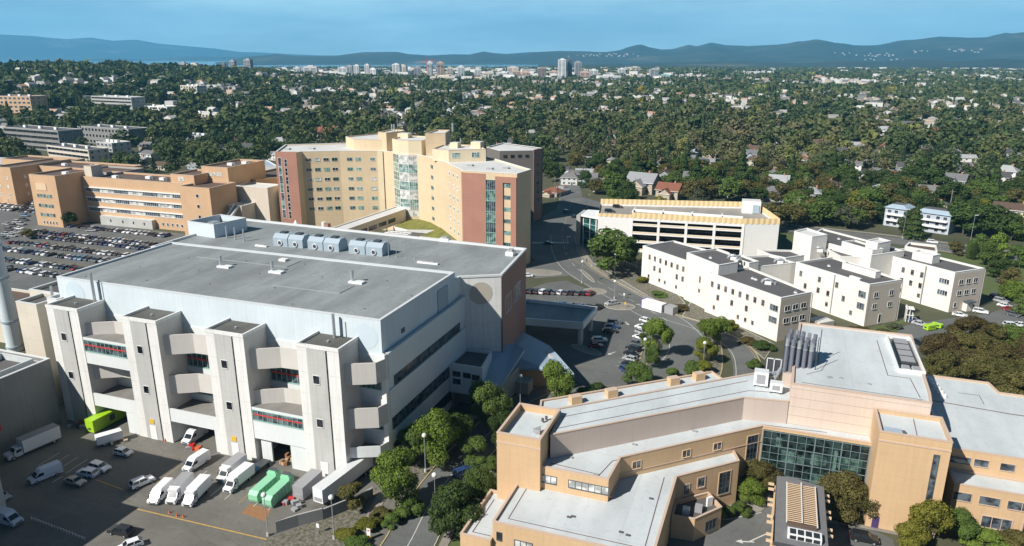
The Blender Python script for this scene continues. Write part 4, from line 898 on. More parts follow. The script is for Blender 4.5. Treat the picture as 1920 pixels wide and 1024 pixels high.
# curved duct and roof clutter
for x, y, z, lab in ((-11.2, 252, 16.4, 'tall central block roof of the white building'), (.6, 237, 13.4, 'nearest wing roof of the white building'), (17.6, 285, 13.6, 'foot of the white stair tower'), (4, 266, 12.8, 'linking roof of the white building')):
    t = thing('duct_cluster', 'curved steel ducts and fans on the '+lab, 'ducts', (x, y, z))
    m = MB()
    for k in range(9):
        a0 = k*math.pi/9; a1 = (k+1)*math.pi/9; m.tube((x+1.6*math.cos(a0), y, z+1.3*math.sin(a0)), (x+1.6*math.cos(a1), y, z+1.3*math.sin(a1)), .45, 'steel', 8)
    m.build('duct', t); m = MB(); m.box(x-.8, x+1.2, y-2.2, y-1.0, z, z+.9, 'coping_white'); m.cyl((x+2.4, y-1), .4, z, z+.8, 'steel', 8); m.build('fan', t)
for x, y, z in ((-4, 240, 13.4), (-3, 239, 13.4), (9, 229, 13.4), (-20, 272, 13), (-18.5, 250, 16.4), (20, 264, 13.5), (56, 283, 13.5), (44, 290, 13.5), (25, 300, 15.1)):
    m = MB(); m.box(x-.5, x+.5, y-.5, y+.5, z, z+.3, 'coping_white'); m.cyl((x, y), .3, z+.3, z+.7, 'steel', 8); m.build('roof_cowl', H_)
m = MB(); m.rbox((17.6, 235.6), 6, 5, 0, 3.6, math.radians(43), 'beige_stucco', 'roof_cream'); m.build('porch', H_)
m = MB()
for k in range(3): m.box(44+k*.9, 44.15+k*.9, 253, 256, 0, 5.2-k, 'coping_white')
m.box(43.8, 46.2, 252.8, 253, 2.4, 2.6, 'coping_white'); m.box(43.8, 46.2, 252.8, 256, 4.4, 4.6, 'coping_white'); m.build('fire_escape', H_)
# ================================================================ D: peach brick hospital wings at the left
D_ = thing('peach_brick_hospital', 'long peach brick hospital wings with strip windows behind the crowded car park', 'building', (-300, 280, 0))
PB, BB_ = 'peach_brick', 'brown_brick'
def dw(poly, z1, z0=0, roof='roof_brown', wall=PB, ph=.8, cope='coping_tan'): return wing(D_, poly, z0, z1, wall, roof, cope, ph, .5)
dw([(-352.4, 259.5), (-334.6, 259.5), (-334.6, 284), (-352.4, 284)], 26)
dw([(-334.5, 274), (-263.6, 274), (-263.6, 292.5), (-334.5, 292.5)], 23.8)
dw([(-263.5, 266.1), (-245.8, 266.1), (-245.8, 284), (-263.5, 284)], 24.2); dw([(-276.4, 274.5), (-262, 274.5), (-262, 292), (-276.4, 292)], 28)
dw([(-266, 284.2), (-250, 284.2), (-250, 312), (-266, 312)], 31, wall=PB); dw([(-279.5, 307.6), (-260.8, 307.6), (-260.8, 315.5), (-279.5, 315.5)], 17.3, 0, 'roof_cream', 'concrete_cream', .4, 'coping_white') if False else None
dw([(-249.6, 286.6), (-229.6, 286.6), (-229.6, 297), (-249.6, 297)], 22, 0, 'roof_cream', 'beige_stucco', .4, 'coping_white')
dw([(-245.6, 276.6), (-237.6, 276.6), (-237.6, 286.4), (-245.6, 286.4)], 14.4, 0, 'roof_cream', 'beige_stucco', .3, 'coping_white')
dw([(-249, 300), (-247, 300), (-234, 322), (-234, 345), (-262, 345), (-262, 313)], 23, 0, 'roof_brown', PB)
dw([(-352, 286), (-326, 286), (-326, 306), (-352, 306)], 24, wall='grey_stucco', roof='roof_brown'); dw([(-333.5, 275.5), (-328.6, 275.5), (-328.6, 282), (-333.5, 282)], 29, 23, 'roof_cream', 'concrete_cream', .3)
dw([(-418, 308), (-352.5, 308), (-352.5, 330), (-418, 330)], 21); dw([(-470, 330), (-419, 330), (-419, 348), (-470, 348)], 19.5); dw([(-424, 291), (-409, 291), (-409, 329.8), (-424, 329.8)], 22)
# strip windows of the long wing
WA, WB = (-334.5, 274), (-263.6, 274)
for z in (17.2, 12.2, 7.2):
    for k in range(7): window(D_, WA, WB, 6.6+k*9.4, z, 9.1, 1.7, 'frame_white', 'glass_blind' if k % 2 else 'glass_dark', mull=6, ft=.2)
    m = MB(); m.box(-333, -264, 273.3, 273.98, z+1.1, z+1.6, 'coping_white'); m.build('sunshade', D_)
m = MB(); m.box(-323, -289, 271.4, 273.99, 0, 4.6, 'concrete', 'roof_cream'); m.build('ground_floor', D_)
for s in (15, 23, 30, 37): window(D_, (-323, 271.4), (-289, 271.4), s-8, 2.6, .6, 1.2, 'frame_dark', 'glass_black', ft=.06)
for k in range(6): window(D_, WA, WB, 50+k*3, 2.6, 1.2, 1.5, 'frame_white', 'glass_dark')
FA_, FB_ = (-352.4, 259.5), (-334.6, 259.5)
for z in (15.6, 10.6, 5.9):
    for k in range(5): window(D_, FA_, FB_, 4.2+k*2.15, z, 1.5, 1.6, 'frame_teal', 'glass_teal' if k % 2 else 'glass_dark', ft=.08)
for k in range(5): window(D_, FA_, FB_, 5+k*2.15, 1.9, .8, 1.5, 'frame_white', 'glass_black')
m = MB(); m.box(-348.6, -341.6, 259.3, 259.49, 18.4, 21.8, 'tan_trim'); m.build('panel', D_)
for z in (20.2, 15.2, 10.2, 5.2): window(D_, (-263.5, 266.1), (-245.8, 266.1), 10.2, z, 1.5, 1.5, 'frame_white', 'glass_black')
for k in range(5): window(D_, (-266, 284.2), (-250, 284.2), 3.6+k*2, 27.5, 1.2, 1.5, 'frame_white', 'glass_blind')
window(D_, (-276.4, 274.5), (-262, 274.5), 6.4, 26, 3, 1.6, 'frame_white', 'glass_blind', mull=2)
for z in (16, 11, 6):
    for k in range(2): window(D_, (-424, 291), (-409, 291), 4+k*7, z, 1.4, 1.6, 'frame_white', 'glass_blind')
    for k in range(3): window(D_, (-409, 291), (-409, 329.8), 8+k*9, z, 1.4, 1.6, 'frame_white', 'glass_blind')
# conveyor ramp
m = MB(); m.tube((-241, 271, 3), (-240.4, 277, 14), .1, 'steel')
m.face([(-243.6, 268, 5.6), (-240.2, 268, 5.6), (-238.6, 276.5, 14.6), (-241.6, 276.5, 14.6)], 'box_grey'); m.face([(-243.6, 268, 5.2), (-241.6, 276.5, 14.2), (-238.6, 276.5, 14.2), (-240.2, 268, 5.2)], 'box_grey')
m.face([(-243.6, 268, 5.2), (-243.6, 268, 6.6), (-241.6, 276.5, 15.6), (-241.6, 276.5, 14.2)], 'coping_white'); m.face([(-240.2, 268, 5.2), (-238.6, 276.5, 14.2), (-238.6, 276.5, 15.6), (-240.2, 268, 6.6)], 'coping_white'); m.build('ramp', D_)
for x, y, z in ((-300, 284, 23), (-290, 283, 23), (-280, 286, 23), (-318, 280, 23), (-340, 270, 25.2), (-258, 296, 30.2), (-255, 303, 30.2), (-380, 320, 20.2), (-400, 318, 20.2)):
    m = MB(); m.box(x-1.5, x+1.5, y-1, y+1, z, z+1.3, 'coping_white'); m.cyl((x+2.4, y), .4, z, z+1, 'steel', 8); m.build('roof_plant', D_)
# white roofed shed right behind
t = thing('roof_shed', 'white roofed shed with blue-grey panels behind the peach brick wing', 'building', (-258, 368, 0))
wing(t, L(14, [(455, 303), (478, 312), (520, 311), (500, 300)]), 0, 14, 'white_paint', 'roof_bluemetal', 'coping_white', .3, .4)
# ================================================================ terrain
def sstep(t): t = min(1, max(0, t)); return t*t*(3-2*t)
def hgt(x, y):
    xc, yc = w2c(x, y)
    return 52*math.exp(-((xc+1050)/620)**2)*sstep((yc-470)/850)*(1-sstep((yc-1800)/900)) + 7*math.exp(-((xc-600)/700)**2)*sstep((yc-900)/1500)*(1-sstep((yc-3500)/600))
def Pg(px, py):
    z = 0.
    for _ in range(30): X, Y = P(px, py, z); z = .6*z+.4*hgt(X, Y)
    X, Y = P(px, py, z); return X, Y, hgt(X, Y)
def polar_mesh(name, rads, angs, hf, mat):
    vs = []; fs = []; na = len(angs)
    for r in rads:
        for a in angs:
            x, y = c2w(r*math.sin(a), r*math.cos(a)); vs.append((x, y, hf(r, a, x, y)))
    for i in range(len(rads)-1):
        for j in range(na-1): b = i*na+j; fs.append((b, b+na, b+na+1, b+1))
    me = bpy.data.meshes.new(name); me.from_pydata(vs, [], [f[::-1] for f in fs]); me.materials.append(MATS[mat]); me.polygons.foreach_set('use_smooth', [True]*len(fs)); me.update()
    o = bpy.data.objects.new(name, me); COL.objects.link(o); o['kind'] = 'structure'; return o
D2R = math.pi/180
rads = [0.5]+[60*k for k in range(1, 8)]+[420*1.07**k for k in range(1, 38)]+[5100]
def land(r, a, x, y):
    if r > 4600 and -60*D2R < a < 2*D2R: return -6.
    return hgt(x, y)
polar_mesh('ground', rads, [k*3*D2R for k in range(-60, 61)], land, 'ground')
m = MB(); m.face([(-60000, -60000, -1.6), (60000, -60000, -1.6), (60000, 60000, -1.6), (-60000, 60000, -1.6)], 'water'); m.build('water')['kind'] = 'structure'
def interp(tab, x):
    if x <= tab[0][0]: return tab[0][1]
    for (a, b), (c, d) in zip(tab, tab[1:]):
        if x <= c: return b+(d-b)*(x-a)/(c-a)
    return tab[-1][1]
from mathutils import noise as mn
def hills(name, tab, D0, D1, D2, px0, px1, ncol, base=0., rough=.25):
    def hf(r, a, x, y):
        px = 960+F*math.tan(a)/math.cos(TH)*1.0
        hr = max(0, 83+(104.5-interp(tab, px))/1367*math.cos(TH)*(D1/1.0)*math.cos(0)/math.cos(0))
        edge = sstep((px-px0)/60)*sstep((px1-px)/60)
        t = (r-D0)/(D1-D0) if r < D1 else 1-(r-D1)/(D2-D1)
        s = sstep(t)**.8 if t > 0 else 0
        nz = mn.fractal(Vector((x, y, 0))/(D1*.07), 1., 2., 6)*rough*hr*(1-abs(2*s-1)*.6)*(1 if r < D1*.97 else .22)
        return base+(hr*s+nz*s)*edge-2*(1-edge)
    a0, a1 = (math.atan((p-960)/F*math.cos(TH)) for p in (px0, px1))
    rads = [D0+(D1-D0)*k/14 for k in range(14)]+[D1+(D2-D1)*k/4 for k in range(5)]
    return polar_mesh(name, rads, [a0+(a1-a0)*k/ncol for k in range(ncol+1)], hf, 'hill_forest')
# interp on pixel columns as seen at the horizon row
hills('mountains', [(-200, 70), (0, 73), (70, 75), (95, 77), (130, 79), (175, 76), (215, 81), (260, 79), (300, 85), (345, 88), (400, 92), (450, 98), (490, 99), (530, 101), (600, 104)], 17000, 21000, 24000, -400, 700, 160, rough=.14)
hills('hills', [(400, 112), (470, 106), (520, 101.5), (560, 105), (630, 104.5), (680, 98.5), (745, 97.5), (765, 101.5), (805, 104), (850, 102), (880, 102.5), (907, 97), (925, 100), (950, 101.5), (990, 98.5), (1050, 96), (1090, 96.5), (1125, 98), (1200, 99)], 7600, 9500, 11500, 400, 1400, 190, rough=.12)
hills('islands', [(150, 111), (180, 108), (225, 107.5), (262, 111), (310, 108), (350, 105.5), (420, 106.5), (480, 104.5), (560, 106), (640, 108)], 13500, 14500, 15500, 120, 700, 120, base=-2, rough=.1)
hills('hills', [(1050, 104), (1120, 100), (1160, 95), (1200, 87), (1240, 94), (1262, 93), (1290, 85), (1305, 88), (1330, 82), (1355, 86), (1400, 88), (1450, 86), (1500, 82), (1528, 80), (1560, 84), (1600, 88), (1640, 89), (1690, 82), (1740, 77), (1780, 76), (1840, 77), (1878, 71.5), (1925, 74), (2100, 80)], 7600, 11500, 14500, 980, 2300, 260, rough=.42)
hills('hills', [(980, 122), (1250, 117.5), (1330, 115), (1400, 113.5), (1500, 117), (1570, 113), (1650, 114.5), (1720, 110), (1800, 113.5), (1860, 109), (1950, 111)], 5000, 6500, 7500, 1000, 2200, 160, rough=.3)
# clearings and quarry on the hills are built as pale ground patches
# ================================================================ roads, lots, pavements
sheet('loading_yard', [(-175, 20), (-56.4, 20), (-56.6, 104.6), (-60, 118), (-69.4, 118), (-69.4, 124), (-160, 124), (-175, 124)], .02, 'asphalt_dock')
sheet('car_park', [(-520, 180), (-206, 180), (-206, 262), (-236, 268), (-330, 272), (-356, 262), (-360, 300), (-405, 300), (-405, 340), (-560, 340)], .02, 'asphalt_lot')
sheet('car_park', [(-78, 254), (-72, 259), (-42, 238), (-20, 214), (-17, 196), (-24, 176), (-42, 170), (-56, 186), (-72, 188), (-80, 210), (-86, 236)], .024, 'asphalt_lot')
rd = smooth_line([(-55, 60), (-54.5, 92), (-56.5, 108), (-57, 124), (-56, 140), (-52, 158), (-44, 171)])
strip('road', rd, 8.6, .03, 'asphalt')
strip('road', smooth_line([(-175, 600), (-140, 500), (-117, 428), (-105, 372), (-94, 330), (-84, 300), (-72, 276), (-55, 256), (-40, 240), (-27, 225), (-19.5, 208), (-20, 192), (-26, 178)]), 13, .032, 'asphalt')
strip('road', smooth_line([(-116, 424), (-90, 404), (-60, 392), (-20, 386), (20, 380), (58, 372), (105, 355), (170, 333), (260, 300)]), 15, .036, 'asphalt')
strip('road', smooth_line([(-30, 232), (-16, 224), (-6, 212), (-2.5, 198), (-3, 182), (-12, 172)]), 7.5, .04, 'asphalt')
strip('road', smooth_line([(112, 358), (108, 330), (106, 300), (104, 270)]), 11, .04, 'asphalt')
sheet('car_park', [(36, 226), (62, 222), (86, 240), (104, 275), (104, 318), (92, 312), (84, 288), (72, 272), (60, 263), (44, 250), (38, 240)], .02, 'asphalt_lot')
sheet('forecourt', [(-96, 262), (-84, 258), (-70, 268), (-78, 330), (-100, 405), (-114, 405), (-118, 330), (-104, 300), (-92, 282)], .018, 'asphalt')
sheet('forecourt', [(-20, 80), (26, 80), (26, 128), (16, 134), (0, 134), (-6, 126), (-20, 118)], .02, 'asphalt')
sheet('pavement', [(-5.5, 125), (-4, 123.4), (.6, 126.4), (3.4, 128.6), (4.6, 131), (4, 135), (-1, 132)], .12, 'paving'); sheet('pavement', [(15, 129), (21, 129.6), (30, 129.4), (30, 130.5), (14, 130.8), (14, 136), (4, 136), (4, 131.4), (15, 131.5)], .12, 'paving')
strip('kerb', smooth_line([(-7, 123), (-4, 123.2), (.8, 126.2), (3.6, 128.4)]), .25, .14, 'kerb', .14)
for off, mt in ((4.6, 'kerb_yellow'), (-4.6, 'kerb')):
    V = [Vector(p) for p in rd]; q = []
    for i in range(len(V)): d = (V[min(i+1, len(V)-1)]-V[max(i-1, 0)]).normalized(); q.append(tuple(V[i]+Vector((-d.y, d.x))*off))
    strip('kerb', q, .25, .15, mt, .15)
strip('road_marking', [tuple(p) for p in rd], .14, .044, 'white_line')
strip('pavement', smooth_line([(-64.8, 88), (-64.4, 97), (-66.2, 106), (-67.6, 114), (-67.6, 122), (-66, 134), (-62.4, 146)]), 2.0, .12, 'paving', .1)
strip('pavement', smooth_line([(-48.6, 60), (-48.4, 92), (-50, 108), (-50.4, 124), (-49.6, 138), (-46.8, 154)]), 1.6, .12, 'paving', .1)
sheet('mulch_bed', [(-66, 60), (-60, 60), (-60, 96), (-62, 108), (-62, 126), (-61, 140), (-63.6, 146), (-66.4, 134), (-67.6, 120), (-66, 107), (-64, 97)], .016, 'mulch')
sheet('grass_strip', [(-48, 60), (-44, 60), (-44, 120), (-44, 133), (-14, 160), (2, 176), (-14, 172), (-42, 166), (-48, 150)], .015, 'grass')
sheet('grass_strip', [(-75, 60), (-66.4, 60), (-66, 97), (-68.4, 106), (-69, 112), (-71, 104), (-77, 93), (-79.4, 90)], .026, 'mulch')
# islands with kerbs
def island(poly, mat='paving', k='kerb'):
    m = MB(); p = ccw(poly); m.prism(p, 0, .14, k, k, False); m.face([(*a, .145) for a in inset(p, .3)], mat); m.build('traffic_island', loc=(*centroid(p), 0))['kind'] = 'structure'
def blob(cx, cy, rx, ry, rot, n=18):
    return [(cx+rx*math.cos(a)*math.cos(rot)-ry*math.sin(a)*math.sin(rot), cy+rx*math.cos(a)*math.sin(rot)+ry*math.sin(a)*math.cos(rot)) for a in [i*2*math.pi/n for i in range(n)]]
island(blob(-86, 266, 10, 4.2, .15)); island(blob(-58.5, 250, 4.4, 3.6, 0)); island(blob(-46.5, 236.5, 5.4, 4.0, .1)); island(blob(-47.5, 194.5, 5.6, 2.2, -.45)); island(blob(-12, 207, 2.2, 20, .12), 'mulch', 'kerb_yellow')
island(blob(-30.5, 197, 1.5, 13, .06), 'mulch', 'kerb_yellow'); island(blob(-66, 268, 1.0, 9, .55), 'paving')
island([(-68, 286), (-62, 279), (-50, 264), (-38, 249), (-31, 241), (-25.4, 247), (-30, 258), (-44, 270), (-46, 284), (-58, 296)], 'mulch')
island([(-25, 233), (-16, 229), (-4, 216), (2, 205), (4.4, 218), (-14, 238), (-24, 250)], 'mulch')
# painted markings
def blob_(x, y): return [(x-2.6, y-1.1), (x+2.2, y-1.5), (x+2.8, y+.9), (x-2.1, y+1.4)]
def stripe(a, b, w=.15, mat='white_line', z=.048): strip('road_marking', [a, b], w, z, mat)
stripe(P(258, 955), P(500, 1012), .3, 'yellow_line'); stripe(P(180, 900), P(230, 918), .25, 'yellow_line'); stripe(P(98, 905), P(118, 893), .15, 'white_line')
for k in range(6): stripe((-140.5+k*2.7, 93.5), (-141+k*2.7, 99), .12)
for k in range(9): stripe((-112+k*3.4, 97), (-112.3+k*3.4, 104), .12, 'yellow_line' if k % 3 == 0 else 'white_line')
stripe((-70, 108.5), (-62, 109.5), .2, 'yellow_line')
for k in range(16): stripe((-103+k*1.0, 311+k*.37), (-102.4+k*1.0, 311.2+k*.37), 2.6)      # crosswalk dashes
for k in range(6): stripe((-41.5+k*1.2, 240.5-k*.6), (-40.4+k*1.2, 240.8-k*.6), .5)
for k in range(14): stripe((-30.4-k*.15, 222-k*2.7), (-36.4-k*.05, 221.5-k*2.7), .12)
def off(pts, d):
    V = [Vector(p) for p in pts]; r = []
    for i in range(len(V)): t = (V[min(i+1, len(V)-1)]-V[max(i-1, 0)]).normalized(); r.append(tuple(V[i]+Vector((-t.y, t.x))*d))
    return r
ra = smooth_line([(-94, 330), (-84, 300), (-72, 276), (-55, 256), (-40, 240), (-27, 225), (-19.5, 208), (-20, 192), (-26, 178)]); rb = smooth_line([(-30, 232), (-16, 224), (-6, 212), (-2.5, 198), (-3, 182), (-12, 172)]); rc = smooth_line([(-60, 392), (-20, 386), (20, 380), (58, 372), (105, 355), (170, 333)])
for q, d_, w_, mt_ in ((ra, 5.6, .16, 'white_line'), (ra, -5.8, .16, 'white_line'), (rb, 3, .14, 'yellow_line'), (rb, -3, .14, 'white_line'), (rc, .2, .2, 'yellow_line'), (rc, 3.6, .14, 'white_line'), (rc, -3.6, .14, 'white_line')): strip('road_marking', off(q, d_), w_, .052, mt_)
strip('kerb', off(rb, 3.9), .3, .16, 'kerb_yellow', .16); strip('kerb', off(ra, 6.6)[:26], .3, .16, 'kerb_yellow', .16); strip('pavement', off(ra, 8)[:26], 2.0, .13, 'paving', .12)
for k in range(0, 30, 2): strip('road_marking', ra[k:k+2], .14, .053, 'white_line')
for (x_, y_) in ((-61, 236), (-57, 228), (-52, 214), (-30, 210), (-45, 183), (-88, 240)): sheet('asphalt_patch', blob_(x_, y_), .027, 'asphalt_dock')
def arrow(c, ang):
    m = MB(); ca, sa = math.cos(ang), math.sin(ang); T = lambda x, y: (c[0]+x*ca-y*sa, c[1]+x*sa+y*ca, .05)
    m.face([T(-1.8, -.15), T(.3, -.15), T(.3, .15), T(-1.8, .15)], 'white_line'); m.face([T(.3, -.6), T(1.5, 0), T(.3, .6)], 'white_line'); m.build('road_marking', loc=(*c, .05))['kind'] = 'structure'
arrow(P(1176, 607), math.radians(-60)); arrow(P(1146, 663), math.radians(-120)); arrow(P(1395, 1016), math.radians(196)); stripe(P(1405, 1016), P(1440, 1000), .25); arrow(P(1250, 618), math.radians(70))
stripe((-34, 246), (-52, 262), .15); stripe((-60, 268), (-78, 290), .15, 'yellow_line'); stripe((-95, 330), (-113, 415), .15, 'yellow_line')
for y0 in (265, 243.4, 222.6, 201, 191):
    for k in range(24): stripe((-336+k*2.75, y0-5), (-336+k*2.75, y0+5), .1)
for y0 in (233.5, 212): strip('median', [(-326, y0), (-246, y0)], 1.8, .1, 'mulch', .1)
sheet('soil_patch', L(.03, [(452, 962), (498, 978), (508, 955), (470, 945)]), .034, 'orange_soil')
strip('pavement', smooth_line([(60, 364), (104, 346.6), (168, 324)]), 2, .12, 'paving', .1); strip('pavement', smooth_line([(-60, 401.4), (-20, 395.6), (20, 390), (60, 382), (108, 365)]), 2.4, .12, 'paving', .1)
sheet('grass_strip', [(74, 292), (100, 322), (100, 345), (70, 356), (20, 368), (-40, 376), (-80, 372), (-80, 340), (6, 358), (20, 330), (60, 330)], .012, 'grass')
sheet('grass_strip', [(30, 234), (37, 226), (42, 250), (50, 262), (30, 240)], .028, 'grass')
# ================================================================ walls, posts, signs
m = MB()
wl = [P(519, 1000), P(560, 987), P(606, 975), P(655, 955), P(700, 930)]
for a, b, z in zip(wl, wl[1:], (2.4, 2.4, 2.2, 1.8)):
    d = (Vector(b)-Vector(a)).normalized(); q = Vector((-d.y, d.x))*.35; m.prism([a, b, tuple(Vector(b)+q), tuple(Vector(a)+q)], 0, z, 'grey_block', 'concrete')
tag(m.build('retaining_wall', loc=(*wl[0], 0)), 'dark grey block wall bordering the yard below the white trailer', 'wall')
LAMPG = 'street lamps round the hospital'
def lamp(px, py, h, lab, style='globe'):
    x, y = P(px, py); t = thing('street_lamp', lab, 'lamp', (x, y, 0), LAMPG)
    m = MB(); m.cyl((x, y), .3, 0, .7, 'concrete', 10); m.cyl((x, y), .11, .7, h, 'steel', 8, .07); m.build('pole', t)
    m = MB()
    if style == 'globe':
        for k in range(6):
            z0 = h+.5*(1-math.cos(k*math.pi/6)); z1 = h+.5*(1-math.cos((k+1)*math.pi/6)); m.cyl((x, y), .5*math.sin(k*math.pi/6)+.01, z0, z1, 'lamp_glass', 12, .5*math.sin((k+1)*math.pi/6)+.01)
        m.build('globe', t)
    else:
        m.rbox((x+.7, y), 1.6, .5, h-.1, h+.12, .4, 'frame_white'); m.build('lamp_head', t)
for a in ((627, 1010, 8, 'globe street lamp on the path below the grey block wall'), (798, 885, 8, 'globe street lamp among the trees right of the white block'), (817, 965, 8, 'globe street lamp between the road trees near the bottom edge'), (503, 1005, 8, 'globe street lamp at the end of the grey block wall'),
          (1091, 531, 8, 'globe street lamp at the tip of the upper parking island'), (1152, 560, 6, 'globe street lamp on the paved island beside the dark parked cars'), (976, 757, 7, 'globe street lamp beside the brick annex'),
          (1152, 520, 9, 'tall globe street lamp in front of the large dark tree'), (1207, 690, 8, 'globe street lamp beside the parked dark cars of the entrance loop'), (1110, 500, 9, 'globe street lamp on the pavement left of the large dark tree'), (1193, 505, 6, 'globe street lamp right of the large dark tree'),
          (1318, 690, 7, 'globe street lamp in the planted loop island')): lamp(*a)
for a in ((152, 415, 8, 'bent street lamp in front of the peach brick wing'), (1692, 447, 14, 'tall street lamp behind the white building by the main road'), (1819, 455, 13, 'tall street lamp right of the blue balcony house'), (1100, 395, 9, 'street lamp at the top of the shaded road'), (1050, 375, 12, 'street lamp on the far side of the road junction'), (1063, 468, 6, 'street lamp at the left kerb of the shaded road'), (20, 395, 7, 'street lamp among the parked cars far left')): lamp(*a, 'arm')
def pole(px, py, h, lab):
    X, Y, z = Pg(px, py); m = MB(); m.cyl((X, Y), .2, z, z+h, 'wood_pole', 6, .14); m.box(X-1.2, X+1.2, Y-.08, Y+.08, z+h-1.2, z+h-1.05, 'wood_pole'); tag(m.build('utility_pole', loc=(X, Y, z)), lab, 'utility pole', 'utility poles along the far streets')
flat_mat('wood_pole', (.33, .28, .23), .9)
for a in ((1493, 425, 15, 'utility pole behind the left end of the white stair tower'), (1472, 372, 14, 'utility pole left of the grey roofed houses right of the garage'), (1780, 395, 12, 'utility pole behind the blue balcony house'), (1638, 245+60, 10, 'utility pole among the trees above the grey roofed houses'), (1190, 372, 13, 'utility pole behind the golden garage screens on the left'), (1368, 375, 13, 'utility pole behind the golden garage screens on the right'),
          (1847, 290, 14, 'leftmost of three close utility poles at the right edge'), (1858, 288, 14, 'middle of three close utility poles at the right edge'), (1868, 286, 14, 'rightmost of three close utility poles at the right edge'), (445, 225, 16, 'utility pole in the trees above the peach brick wing'), (1040, 480-105, 14, 'utility pole at the far junction beside the red house')): pole(*a)
m = MB(); a_, b_ = Vector(P(60, 975)), Vector(P(160, 1014))
for k in range(19):
    q = a_.lerp(b_, k/18); m.rbox(q, .26, .1, .35, .55, -.3, 'frame_white'); m.tube((q.x, q.y, 0), (q.x, q.y, .9), .04, 'steel', 5)
m.tube((*a_, .6), (*b_, .6), .05, 'steel', 5); tag(m.build('chain_fence', loc=(*a_, 0)), 'low fence with white reflectors crossing the shaded yard at lower left', 'fence')
x, y = P(692, 1012); t = thing('directional_sign', 'white and yellow directional sign on the planted strip by the lower road', 'sign', (x, y, 0))
m = MB(); m.rbox((x, y), .5, .12, 0, .25, 0, 'concrete'); m.build('base', t); m = MB(); m.rbox((x, y), .75, .14, .25, 2.3, 0, 'frame_white'); m.build('board', t); m = MB(); m.rbox((x, y), .76, .16, .3, .9, 0, 'yellow_paint'); m.rbox((x, y-.08), .3, .03, 1.8, 2.1, 0, 'red_paint'); m.build('panel', t)
for px, py, lab in ((597, 1000, 'small white sign at the foot of the lamp below the wall'), (1170, 560, 'white pay station on the paved island'), (1172, 577, 'small yellow sign post on the island by the crossing')):
    x, y = P(px, py); m = MB(); m.box(x-.05, x+.05, y-.05, y+.05, 0, 1.2, 'steel'); m.box(x-.3, x+.3, y-.06, y+.06, 1.2, 2.0, 'yellow_paint' if 'yellow' in lab else 'frame_white'); tag(m.build('sign', loc=(x, y, 0)), lab, 'sign')
m = MB(); pts = [(-67, 283), (-59, 272), (-49, 259.4), (-40, 248.6), (-32, 240.6)]
for a, b in zip(pts, pts[1:]):
    m.tube((*a, 1.3), (*b, 1.3), .06, 'steel', 5); m.tube((*a, .8), (*b, .8), .05, 'steel', 5)
    for k in range(6): q = Vector(a).lerp(Vector(b), k/6); m.tube((*q, .14), (*q, 1.3), .05, 'steel', 5)
tag(m.build('railing', loc=(*pts[0], 0)), 'long grey steel railing along the pavement below the large dark tree', 'railing')
t = thing('wayfinding_banner', 'big white hoarding with a purple edge beside the crossing', 'hoarding', (-33, 236, 0))
x, y = P(1208, 575); m = MB(); m.rbox((x+3.5, y-1.5), 8.2, 3, 0, 2.8, -.45, 'canvas', 'canvas'); m.build('wall', t); m = MB(); m.rbox((x-.2, y+.3), .3, 3.1, 0, 2.9, -.45, 'violet'); flat_mat('violet', (.15, .05, .6), .5); m.build('panel', t); m = MB(); m.rbox((x+9.6, y-3.6), 3.4, 3, 0, 2.6, -.45, 'box_grey'); m.build('box', t)
# ================================================================ vehicles. Prototypes face +X, centred on the origin
def extr(m, prof, w, mat, w_top=None, zt=None):      # side profile (x, z) extruded across y; upper points pulled in
    n = len(prof); zt = zt if zt is not None else max(z for x, z in prof); zb = min(z for x, z in prof); w_top = w if w_top is None else w_top
    def yy(z): t = (z-zb)/max(.01, zt-zb); return (w+(w_top-w)*t)/2
    Lp = [(x, -yy(z), z) for x, z in prof]; Rp = [(x, yy(z), z) for x, z in prof]
    for i in range(n):
        j = (i+1) % n; m.face([Lp[i], Rp[i], Rp[j], Lp[j]], mat)
    m.face(Lp, mat); m.face(Rp[::-1], mat)
def wheel(parent, x, y, r=.33, w=.22):
    m = MB(); m.tube((x, y-w/2, r), (x, y+w/2, r), r, 'rubber', 16); s = 1 if y > 0 else -1; o = m.build('wheel', parent)
    if parent is not None:
        h = MB(); h.tube((x, y+s*w*.4, r), (x, y+s*(w/2+.01), r), r*.6, 'steel', 12); h.build('rim', o)
SEDAN = dict(L=4.6, w=1.82, body=[(-2.3, .35), (2.3, .3), (2.32, .62), (2.1, .78), (1.05, .93), (-1.6, .98), (-2.22, .95), (-2.32, .6)], cab=[(1.0, .93), (.35, 1.42), (-.95, 1.44), (-1.75, .98)], roof=[(.42, 1.405), (-.98, 1.425), (-.98, 1.46), (.38, 1.455)])
SUV = dict(L=4.7, w=1.92, body=[(-2.3, .4), (2.3, .38), (2.34, .75), (2.15, .98), (1.05, 1.08), (-2.2, 1.12), (-2.34, .95), (-2.36, .6)], cab=[(1.1, 1.08), (.5, 1.62), (-1.85, 1.66), (-2.25, 1.12)], roof=[(.52, 1.6), (-1.88, 1.64), (-1.86, 1.71), (.48, 1.68)])
HATCH = dict(L=4.1, w=1.76, body=[(-2.02, .36), (2.03, .32), (2.06, .66), (1.85, .82), (1.05, .95), (-1.9, 1.0), (-2.05, .9), (-2.07, .6)], cab=[(1.1, .95), (.4, 1.47), (-1.4, 1.49), (-1.98, 1.0)], roof=[(.45, 1.455), (-1.42, 1.475), (-1.42, 1.52), (.4, 1.51)])
